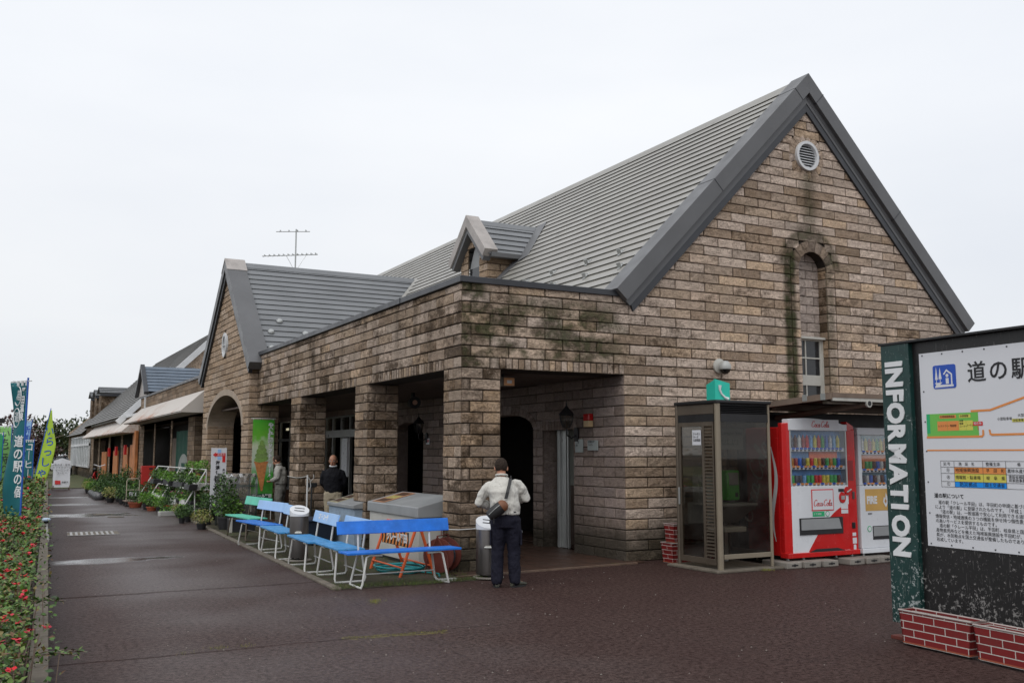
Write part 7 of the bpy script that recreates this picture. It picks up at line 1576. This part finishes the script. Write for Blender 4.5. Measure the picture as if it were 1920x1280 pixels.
v = MB(); ribs(v, (9.6, 72.5, 7.0), (-1, 0, -.95), (-q, 0, q), (0, 14.5, 0), 26, .226, .035); ribs(v, (9.6, 72.5, 7.0), (1, 0, -.95), (q, 0, q), (0, 14.5, 0), 26, .226, .035); fr2 = v.build('far_roof', 'roof_far', SW, norm=False)
v = MB(); v.prism([(5.5, 86.9, 0), (13.7, 86.9, 0), (13.7, 86.9, 3.3), (9.6, 86.9, 6.9), (5.5, 86.9, 3.3)], (0, .1, 0)); v.build('gable_end_wall', 'stone_front', fr2)
for i, (y, zz) in enumerate(((72.9, 6.32), (76.4, 6.32), (79.9, 6.36))):
    v = MB(); v.box(6.55, y, 4.3, 8.8, y + 1.7, 5.75); dw_ = v.build('dormer_wall', 'stone_pillar', fr2)
    v = MB(); ribs(v, (6.4, y + .85, zz), (0, -1, -.45), (0, -.41, .91), (2.6, 0, 0), 4, .3, .05); ribs(v, (6.4, y + .85, zz), (0, 1, -.45), (0, .41, .91), (2.6, 0, 0), 4, .3, .05); v.build('dormer_roof', 'roof_blue', dw_, norm=False)
    v = MB(); v.box(6.42, y - .25, 5.62, 8.2, y - .1, 5.8); v.build('gutter', 'cap', dw_)
# conservatory windows at the far end
v = MB()
for k in range(12): y = 68.4 + k * 1.45; v.box(5.52, y, .75, 5.62, y + .16, 2.75)
v.box(5.52, 68.4, .68, 5.62, 84.6, .78); v.box(5.51, 68.4, 2.12, 5.63, 84.6, 2.27); v.box(5.52, 68.4, 2.72, 5.62, 84.6, 2.82)
gl_ = v.build('window_band', 'white_trim', SW); v = MB(); v.box(5.57, 68.4, .75, 5.58, 84.6, 2.75); v.build('pane', M('bright window glass', (.22, .25, .25), .15), gl_)

# ================================================================== far side: A-board, bicycle, flags, trees
t = thing('a_board', 'white A-board menu sign with a red block standing on the path end', 'sign', (2.75, 47.2, 0), 0, world=True)
for s_, nm in ((0, 'front_panel'), (1, 'rear_panel')):
    v = MB(); y0 = 47.0 + s_ * .5; v.prism([(2.42, y0, .12), (3.10, y0, .12), (3.10, 47.22 + s_ * .06, 1.28), (2.76, 47.22 + s_ * .06, 1.40), (2.42, 47.22 + s_ * .06, 1.28)], (0, .03, 0)); p_ = v.build(nm, 'panel', t)
    if not s_:
        Yv = Vector((0, .22, 1.16)); 
        text('焼そば・定食\nソフトクリーム\nモーニング\nコーヒー', .11, p_, (2.76, 47.09, .92), X_, Yv, 'ink_g', align='CENTER', ln=1.1)
        v = MB(); v.prism([(2.5, 47.0, .26), (2.72, 47.0, .26), (2.72, 47.03, .42), (2.5, 47.03, .42)], (0, -.004, 0)); v.build('red_block', 'p_red', p_)
        text('営業中', .09, p_, (2.9, 47.02, .34), X_, Yv, 'ink', align='CENTER')
v = MB()
for x in (2.42, 3.08): v.box(x, 46.96, 0, x + .03, 47.02, .2); v.box(x, 47.5, 0, x + .03, 47.56, .2)
v.build('legs', 'wood_b', t)
t = thing('bicycle', 'bicycle with a white front carrier parked beyond the potted plants', 'bicycle', (4.2, 47.5, 0), RA(60))
for x in (-.5, .5):
    v = MB(); v.tube([(x + .32 * cos(a), 0, .33 + .32 * sin(a)) for a in [i * 2 * pi / 24 for i in range(24)]], .02, 6, closed=True); wh = v.build('wheel', 'rubber', t)
    v = MB(); [v.tube([(x, 0, .33), (x + .31 * cos(a), 0, .33 + .31 * sin(a))], .003, 4) for a in [i * pi / 5 for i in range(10)]]; v.build('spokes', 'alu', wh)
v = MB(); v.tube([(-.5, 0, .33), (-.15, 0, .78), (.38, 0, .78), (.5, 0, .33)], .018, 6); v.tube([(-.15, 0, .78), (-.02, 0, .30), (.38, 0, .74)], .018, 6); v.tube([(-.5, 0, .33), (-.02, 0, .30)], .014, 6); v.build('frame', 'p_red', t)
v = MB(); v.tube([(.38, 0, .78), (.34, 0, 1.02), (.30, -.27, 1.10)], .016, 6); v.tube([(.34, 0, 1.02), (.30, .27, 1.10)], .016, 6); v.build('handlebar', 'white_t', t, smooth=True)
v = MB(); v.loft([((-.3, 0, .9), (0, .07, 0), (0, 0, .02)), ((-.15, 0, .92), (0, .06, 0), (0, 0, .03)), ((.0, 0, .9), (0, .025, 0), (0, 0, .02))], 10); v.tube([(-.17, 0, .78), (-.17, 0, .9)], .015, 6); v.build('saddle', 'black', t)
t = thing('garden_light', 'small white garden lamp with a pale blue cap at the flower bed edge', 'garden light', (.98, 19.4, 0), 0, world=True)
gxp, gyp = .93, 18.9
v = MB(); v.tube([(gxp, gyp, .0), (gxp + .02, gyp, .12), (gxp + .0, gyp, .2), (gxp - .03, gyp, .42)], .02, 8); v.build('stem', 'white_tube', t, smooth=True)
v = MB(); v.lathe([(.03, .42), (.07, .43), (.075, .455), (.05, .475), (.001, .48)], c=(gxp - .03, gyp, 0), n=14); v.build('cap', M('pale blue cap', (.4, .5, .62), .4), t, smooth=True)
v = MB(); v.lathe([(.04, .385), (.04, .42)], c=(gxp - .03, gyp, 0), n=12); v.build('lens', 'black_gl', t)

def nobori(label, base, Xd, w_, z0, z1, mat, txts, pole='pole_blue', top=None, taper=None, sweep=0, wave=.04, lean=(0, 0), txm='white_t', txs=.3, f=.5, flip=1, flag=True):
    t, fl, P, Xd, Nn = banner('banner_flag', label, 'banner flag', (base[0], base[1], 0), Xd, w_, z0, z1, mat, wave=wave, taper=taper, sweep=sweep, ln_=lean[0])
    t['group'] = 'banner flags along the flower bed'
    v = MB(); v.tube([(base[0] - lean[0], base[1], 0), (base[0], base[1], z1 + .08)], .016, 8); v.build('pole', pole, t, smooth=True)
    if taper is None:
        v = MB(); v.tube([Vector((base[0], base[1], z1 + .02)) - Vector(Xd) * .1, Vector((base[0], base[1], z1 + .02)) + Vector(Xd) * (w_ + .05)], .010, 6); v.build('top_rod', 'white_tube', t, smooth=True)
        for k in range(4): v = MB(); c_ = Vector((base[0], base[1], z1)) + Vector(Xd) * (.04 + k * (w_ - .08) / 3); v.box(c_.x - .02, c_.y - .01, c_.z - .06, c_.x + .02, c_.y + .01, c_.z + .035); v.build('loop', 'white_t', t)
    for s_, f_, g_, sz in txts: flag_text(fl, P, Nn, s_, sz, f_, g_, txm, w_, z1 - z0, flip=flip)
    return t, fl, P
mt['pole_blue'] = M('blue pole', (.02, .10, .42), .4)
mt['cl_teal'] = M('teal flag cloth', (.0, .105, .125), .7); mt['cl_lime'] = M('lime flag cloth', (.34, .50, .04), .7); mt['cl_green'] = M('green flag cloth', (.02, .28, .10), .7); mt['cl_lgreen'] = M('pale green flag cloth', (.24, .50, .16), .7); mt['cl_blue'] = M('pale blue flag cloth', (.25, .42, .62), .7)
Xf = Vector((-.88, .05, 0)); R_cam = Vector((cos(RA(28.4)), -sin(RA(28.4)), 0))
tb, fb_, Pb = nobori('tall teal banner with white crest rings and lettering on a blue pole', (.49, 19.0), -R_cam + Vector((.2, .6, 0)), .44, .45, 2.86, 'cl_teal', [('道の駅の宿', .28, .56, .22), ('平田温泉', .26, .93, .15)], flip=-1, wave=.07)
for k in range(2):
    c_ = Pb(.66, .90 - k * .16); d_ = -(Pb(.8, .8) - Pb(.5, .8)).normalized(); n_ = d_.cross(Z_)
    v = MB(); v.tube([c_ + n_ * .02 + d_ * .13 * cos(a) + Z_ * .17 * sin(a) for a in [i * 2 * pi / 24 for i in range(24)]], .010, 5, closed=True); v.build('crest_ring', 'white_t', fb_)
    text('湯' if k == 0 else '道', .2, fb_, c_ + n_ * .02, d_, Z_, 'white_t', align='CENTER')
nobori('lime green feather flag with blue lettering leaning beside the path', (1.95, 42.0), R_cam, .62, .25, 3.3, 'cl_lime', [('いらっしゃい', .5, .72, .40)], taper=lambda g: (.62 + .9 * g * (1 - g)) * min(1, (1.02 - g) * 2.2) + .03, lean=(.56, 0), txm='p_blue', flip=1)
nobori('narrow pale blue flag behind the teal banner', (1.44, 46.0), -R_cam, .40, .3, 3.0, 'cl_blue', [('新鮮野菜', .5, .85, .36)], lean=(.25, 0), txm='p_blue', flip=-1)
nobori('dark green flag with white lettering between the teal banner and the lime flag', (1.42, 42.0), -R_cam, .34, .35, 2.1, 'cl_teal', [('コーヒー', .5, .85, .34)], flip=-1)
nobori('pale green flag with dark lettering left of the teal banner', (.66, 44.5), -R_cam, .48, .55, 2.7, 'cl_lgreen', [('いちご狩り', .5, .86, .36)], txm='ink_g', flip=-1)
nobori('mid green flag at the left edge of the picture', (.36, 44.0), -R_cam, .6, .7, 2.4, 'cl_green', [('産直市', .5, .8, .4)], flip=-1)
t = thing('street_sign', 'dark horizontal sign arm at the left picture edge above the flags', 'sign', (-.6, 26, 0), 0, world=True)
v = MB(); v.tube([(-1.6, 26.0, 0), (-1.6, 26.0, 2.75)], .04, 10); v.build('post', 'bronze', t, smooth=True); v = MB(); v.box(-1.6, 25.97, 2.32, .22, 26.03, 2.44); v.build('sign_arm', 'black', t, bevel=.005)

# ---- rose bed along the path
v = MB(); fl_ = MB(); st = MB(); rr = random.Random(21)
def bed_h(x, y): return (.54 + .22 * noise.noise(Vector((x * 1.1, y * .8, 3))) + .16 * noise.noise(Vector((x * 3, y * 3, 8)))) * min(1, (LX(y) + .1 - x) / .35 + .35)
tot = 0
y = 4.2
while y < 46:
    step = .10 if y < 12 else (.16 if y < 22 else .3)
    xmin = max(-4.0, LX(y) - (1.0 + .42 * (y - 4)) if y < 14 else LX(y) - 5); sz = .040 if y < 9 else (.045 if y < 15 else (.065 if y < 25 else .10))
    n_ = int((LX(y) - xmin) * step * (2100 if y < 9 else 1150 if y < 15 else 420 if y < 25 else 150))
    for _ in range(n_):
        x = rr.uniform(xmin, LX(y) - .16 + (.26 * rr.random() if rr.random() < .12 else 0)); yy = y + rr.uniform(0, step); h = bed_h(x, yy)
        z = .03 + h * (1 - rr.random() ** 2.2 * .9) + (rr.uniform(0, .12) if rr.random() < .12 else 0)
        d = Vector((rr.gauss(0, .8), rr.gauss(0, .8), rr.gauss(.25, .5))).normalized(); up = Vector((rr.gauss(0, .5), rr.gauss(0, .5), 1)).normalized()
        l = sz * rr.uniform(.6, 1.4); v.leaf((x, yy, z), d, up, l, l * .62)
        if rr.random() < (.006 if x < LX(y) - .9 else .010):
            c_ = Vector((x, yy, .03 + h + rr.uniform(0, .07)))
            for k in range(7): a = rr.uniform(0, 6.28); fl_.leaf(c_ + Vector((rr.gauss(0, .008), rr.gauss(0, .008), rr.gauss(0, .006))), Vector((cos(a), sin(a), rr.uniform(.1, 1))).normalized(), Z_, sz * .75, sz * .65)
        if rr.random() < .02: st.tube([(x, yy, .02), (x + rr.gauss(0, .05), yy + rr.gauss(0, .05), z)], .004, 4)
    y += step
rb = thing('rose_bed', 'dense low rose hedge with small red flowers filling the bed along the path', 'rose hedge', (-1, 12, 0), 0, world=True); rb['kind'] = 'stuff'
for k_, (m_, mm, nm) in enumerate(((v, 'leaf_rose', 'rose_leaves'), (fl_, 'petal_r', 'rose_blossoms'), (st, 'wood_b', 'rose_stems'))): o = m_.build(nm, mm, rb, norm=False); o['kind'] = 'stuff'
# arching shoots over the kerb near the camera
v = MB(); lf = MB()
for (x, y, h) in ((.18, 7.3, .30), (.22, 9.9, .28)):
    for k in range(3):
        a = rr.uniform(-.6, .6); P = [Vector((x - .1, y, .1)), Vector((x + .05, y + a * .1, h * .8)), Vector((x + .2 + .05 * k, y + a * .3, h)), Vector((x + .33 + .06 * k, y + a * .45, h - .02))]
        v.tube(P, .003, 4)
        for i in range(26): f = rr.uniform(.3, 1) * 2.99; i0 = int(f); c_ = P[i0].lerp(P[i0 + 1], f - i0); lf.leaf(c_, Vector((rr.gauss(.3, .6), rr.gauss(0, .7), rr.gauss(0, .4))).normalized(), Z_, .045, .026)
o = v.build('rose_shoots', 'wood_b', rb, norm=False); o['kind'] = 'stuff'; o = lf.build('shoot_leaves', 'leaf_rose', rb, norm=False); o['kind'] = 'stuff'
# grass and weeds on the verge, moss in the joint
v = MB()
def blades(v, x, y, n, h, s):
    for _ in range(n):
        p = Vector((x + rr.gauss(0, s), y + rr.gauss(0, s), .004)); v.leaf(p, Vector((rr.gauss(0, .35), rr.gauss(0, .35), 1)).normalized(), X_, h * rr.uniform(.5, 1.4), h * .13)
for _ in range(1500):
    y = 11.15 + 14 * rr.random() ** 1.6; x = rr.uniform(KX(y) + .08, 5.6)
    if noise.noise(Vector((x * 1.3, y * 1.3, 5))) > -.05: blades(v, x, y, 8, .038, .05)
for i in range(26): f = i / 25; blades(v, 3.66 + f * 2.0, 11.14 + .08 * sin(f * 9) , 22 if (i % 4) else 60, .05, .035)
tag(v.build('verge_grass', 'grass', norm=False), 'thin grass and weeds on the bare verge under the benches', 'grass', kind='stuff')
v = MB()
for i in range(60):
    f = i / 59; x = 2.75 + f * .95; y = 8.2 - .12 * f + .02 * sin(f * 20)
    if noise.noise(Vector((x * 5, 0, 1))) > -.25: blades(v, x, y, 10, .02, .016)
for x, y, n_ in ((1.72, 8.3, 60), (1.95, 8.27, 40), (3.74, 10.03, 90), (3.70, 9.95, 50), (1.45, 8.2, 25), (9.45, 10.12, 80), (8.05, 11.7, 25)): blades(v, x, y, n_, .026 if n_ < 80 else .035, .04)
tag(v.build('moss_tufts', mt.setdefault('moss', leaf_mat('yellow green moss', [(.22, .22, .03), (.26, .23, .05), (.14, .17, .03)])), norm=False), 'yellow green moss tufts growing in the paving joints', 'moss', kind='stuff')
# litter specks: small pebbles on the asphalt
v = MB()
for _ in range(220):
    x = rr.uniform(1, 8); y = rr.uniform(5, 15)
    s_ = rr.uniform(.002, .0055); v.cbox((x, y, s_ * .6), (s_ * 2, s_ * 1.6, s_), T=None)
tag(v.build('grit', mt.setdefault('grit', M('pale grit', (.3, .27, .24), .9, bump=0))), 'scattered pale grit and leaf crumbs on the asphalt', 'grit', kind='stuff')
# drain covers
t = thing('drain_cover', 'pale rectangular drain cover set in the path', 'drain cover', (1.85, 21.2, 0), RA(-3))
v = MB()
for a in range(9): v.box(-.40 + a * .095, -.42, .004, -.40 + a * .095 + .045, .42, .012)
v.box(-.45, -.47, .004, .5, -.42, .014); v.box(-.45, .42, .004, .5, .47, .014); v.build('grating', M('worn pale steel', (.28, .27, .26), .4, .3, var=.3, vs=10), t)
v = MB(); v.box(-.45, -.47, .003, .5, .47, .006); v.build('pit', 'kerb_m', t)
for x, y, lb in ((2.62, 27.7, 'small round drain lid on the wet path, farther one'), (2.85, 26.4, 'small round drain lid on the wet path, nearer one')):
    v = MB(); v.lathe([(.2, .004), (.2, .012), (.15, .016), (.001, .016)], c=(x, y, 0), n=24); tag(v.build('round_drain_lid', 'kerb_m'), lb, 'drain lid')

# ---- trees beyond the end of the path
def tree(label, x, y, h, r, mat, n, lsz, crown0=.3, group='trees beyond the path', lobes=9, thin=1.0, seed=1):
    rg = random.Random(seed); t = thing('tree', label, 'tree', (x, y, 0), 0, group)
    v = MB(); v.tube([(0, 0, 0), (.05, 0, h * .3), (-.05, .05, h * .55), (0, 0, h * .8)], [r * .09, r * .07, r * .05, .02], 8)
    for k in range(7): a = rg.uniform(0, 6.28); z = h * rg.uniform(.25, .55); v.tube([(0, 0, z), (r * .4 * cos(a), r * .4 * sin(a), z + h * .15), (r * .8 * cos(a), r * .8 * sin(a), z + h * .28)], [r * .04, r * .025, .01], 6)
    v.build('trunk', 'wood_b', t)
    v = MB()
    for k in range(lobes):
        a = rg.uniform(0, 6.28); q_ = rg.uniform(0, .7); c_ = (r * q_ * cos(a), r * q_ * sin(a), h * (crown0 + (1 - crown0) * rg.uniform(.3, .8))); rr_ = r * rg.uniform(.35, .6) * thin
        v.cloud(c_, (rr_, rr_, rr_ * .8), n // lobes, lsz, rg, shell=.3)
    v.build('crown', mat, t, norm=False); return t
tree('dark red leaved tree close behind the banner flags', 1.9, 72, 3.5, 3.0, 'leaf_redtree', 6500, .17, .05, lobes=14, seed=2)
tree('dark red leaved tree further left behind the teal banner', -2.2, 70, 3.2, 3.0, 'leaf_redtree', 5500, .17, .05, lobes=12, seed=3)
tree('sparse reddish tree whose thin twigs rise above the flags', .9, 60, 3.9, 1.6, 'leaf_redtree', 320, .22, .55, lobes=8, thin=.8, seed=4)
tree('rounded dark green tree beside the far end of the shop wing', 4.6, 100, 4.2, 3.6, 'leaf_dark', 3600, .35, .1, lobes=16, seed=5)
tree('dark green tree at the left edge behind the green flags', -6.0, 84, 3.6, 4.0, 'leaf_dark', 2600, .35, .05, lobes=14, seed=6)
tree('dark green tree closing the view right of the red trees', 9.5, 112, 5.0, 4.5, 'leaf_dark', 2600, .4, .1, lobes=14, seed=7)
v = MB(); rg = random.Random(31)
for k in range(60): a = -110 + k * 4.2; v.cloud((a, 150 + 8 * sin(k), 1.2), (4.5, 3, 2.4 + sin(k * 1.7) * .7), 120, .7, rg, shell=.5)
tag(v.build('far_woodland', 'leaf_dark', norm=False), 'low dark woodland closing the horizon', 'woodland', kind='stuff')
v = MB(); v.box(3.9, 68.0, 0, 4.3, 68.3, 1.1); v.build
tag(v.build('dark_bollard', 'net_g', bevel=.03), 'dark green box on the grass beside the conservatory windows', 'utility box')
t = thing('parked_car', 'white car roof and dark windows seen behind the A-board', 'car', (4.35, 80, 0), RA(2))
v = MB(); v.loft([((0, -2.1, .62), X_ * .75, Z_ * .25), ((0, -1.9, .62), X_ * .84, Z_ * .36), ((0, -1.0, .68), X_ * .86, Z_ * .42), ((0, 1.2, .68), X_ * .86, Z_ * .42), ((0, 1.9, .64), X_ * .82, Z_ * .36), ((0, 2.1, .62), X_ * .7, Z_ * .22)], 20); v.build('body', 'white_p', t, smooth=True)
v = MB(); v.loft([((0, -1.7, .95), X_ * .70, Z_ * .12), ((0, -1.1, 1.15), X_ * .68, Z_ * .32), ((0, .5, 1.17), X_ * .68, Z_ * .34), ((0, 1.3, .98), X_ * .7, Z_ * .14)], 20); v.build('windows', 'pane', t, smooth=True)
v = MB(); v.loft([((0, -1.2, 1.44), X_ * .5, Z_ * .03), ((0, -.9, 1.47), X_ * .58, Z_ * .06), ((0, .3, 1.48), X_ * .58, Z_ * .06), ((0, .7, 1.44), X_ * .5, Z_ * .03)], 16); v.build('roof', 'white_p', t, smooth=True)
for x in (-.78, .78):
    for y in (-1.3, 1.3): v = MB(); v.lathe([(.31, -.1), (.31, .1)], n=18, T=Matrix.Translation((x, y, .31)) @ Matrix.Rotation(RA(90), 4, 'Y')); wl = v.build('wheel', 'rubber', t); v = MB(); v.lathe([(.19, -.105), (.19, .105)], n=14, T=Matrix.Translation((x, y, .31)) @ Matrix.Rotation(RA(90), 4, 'Y')); v.build('rim', 'alu', wl)
for x in (-.6, .6): v = MB(); blob(v, (x, -2.02, .72), (.15, .08, .08)); v.build('headlight', 'p_orange' if x < 0 else 'white_t', t)

finish_texts()
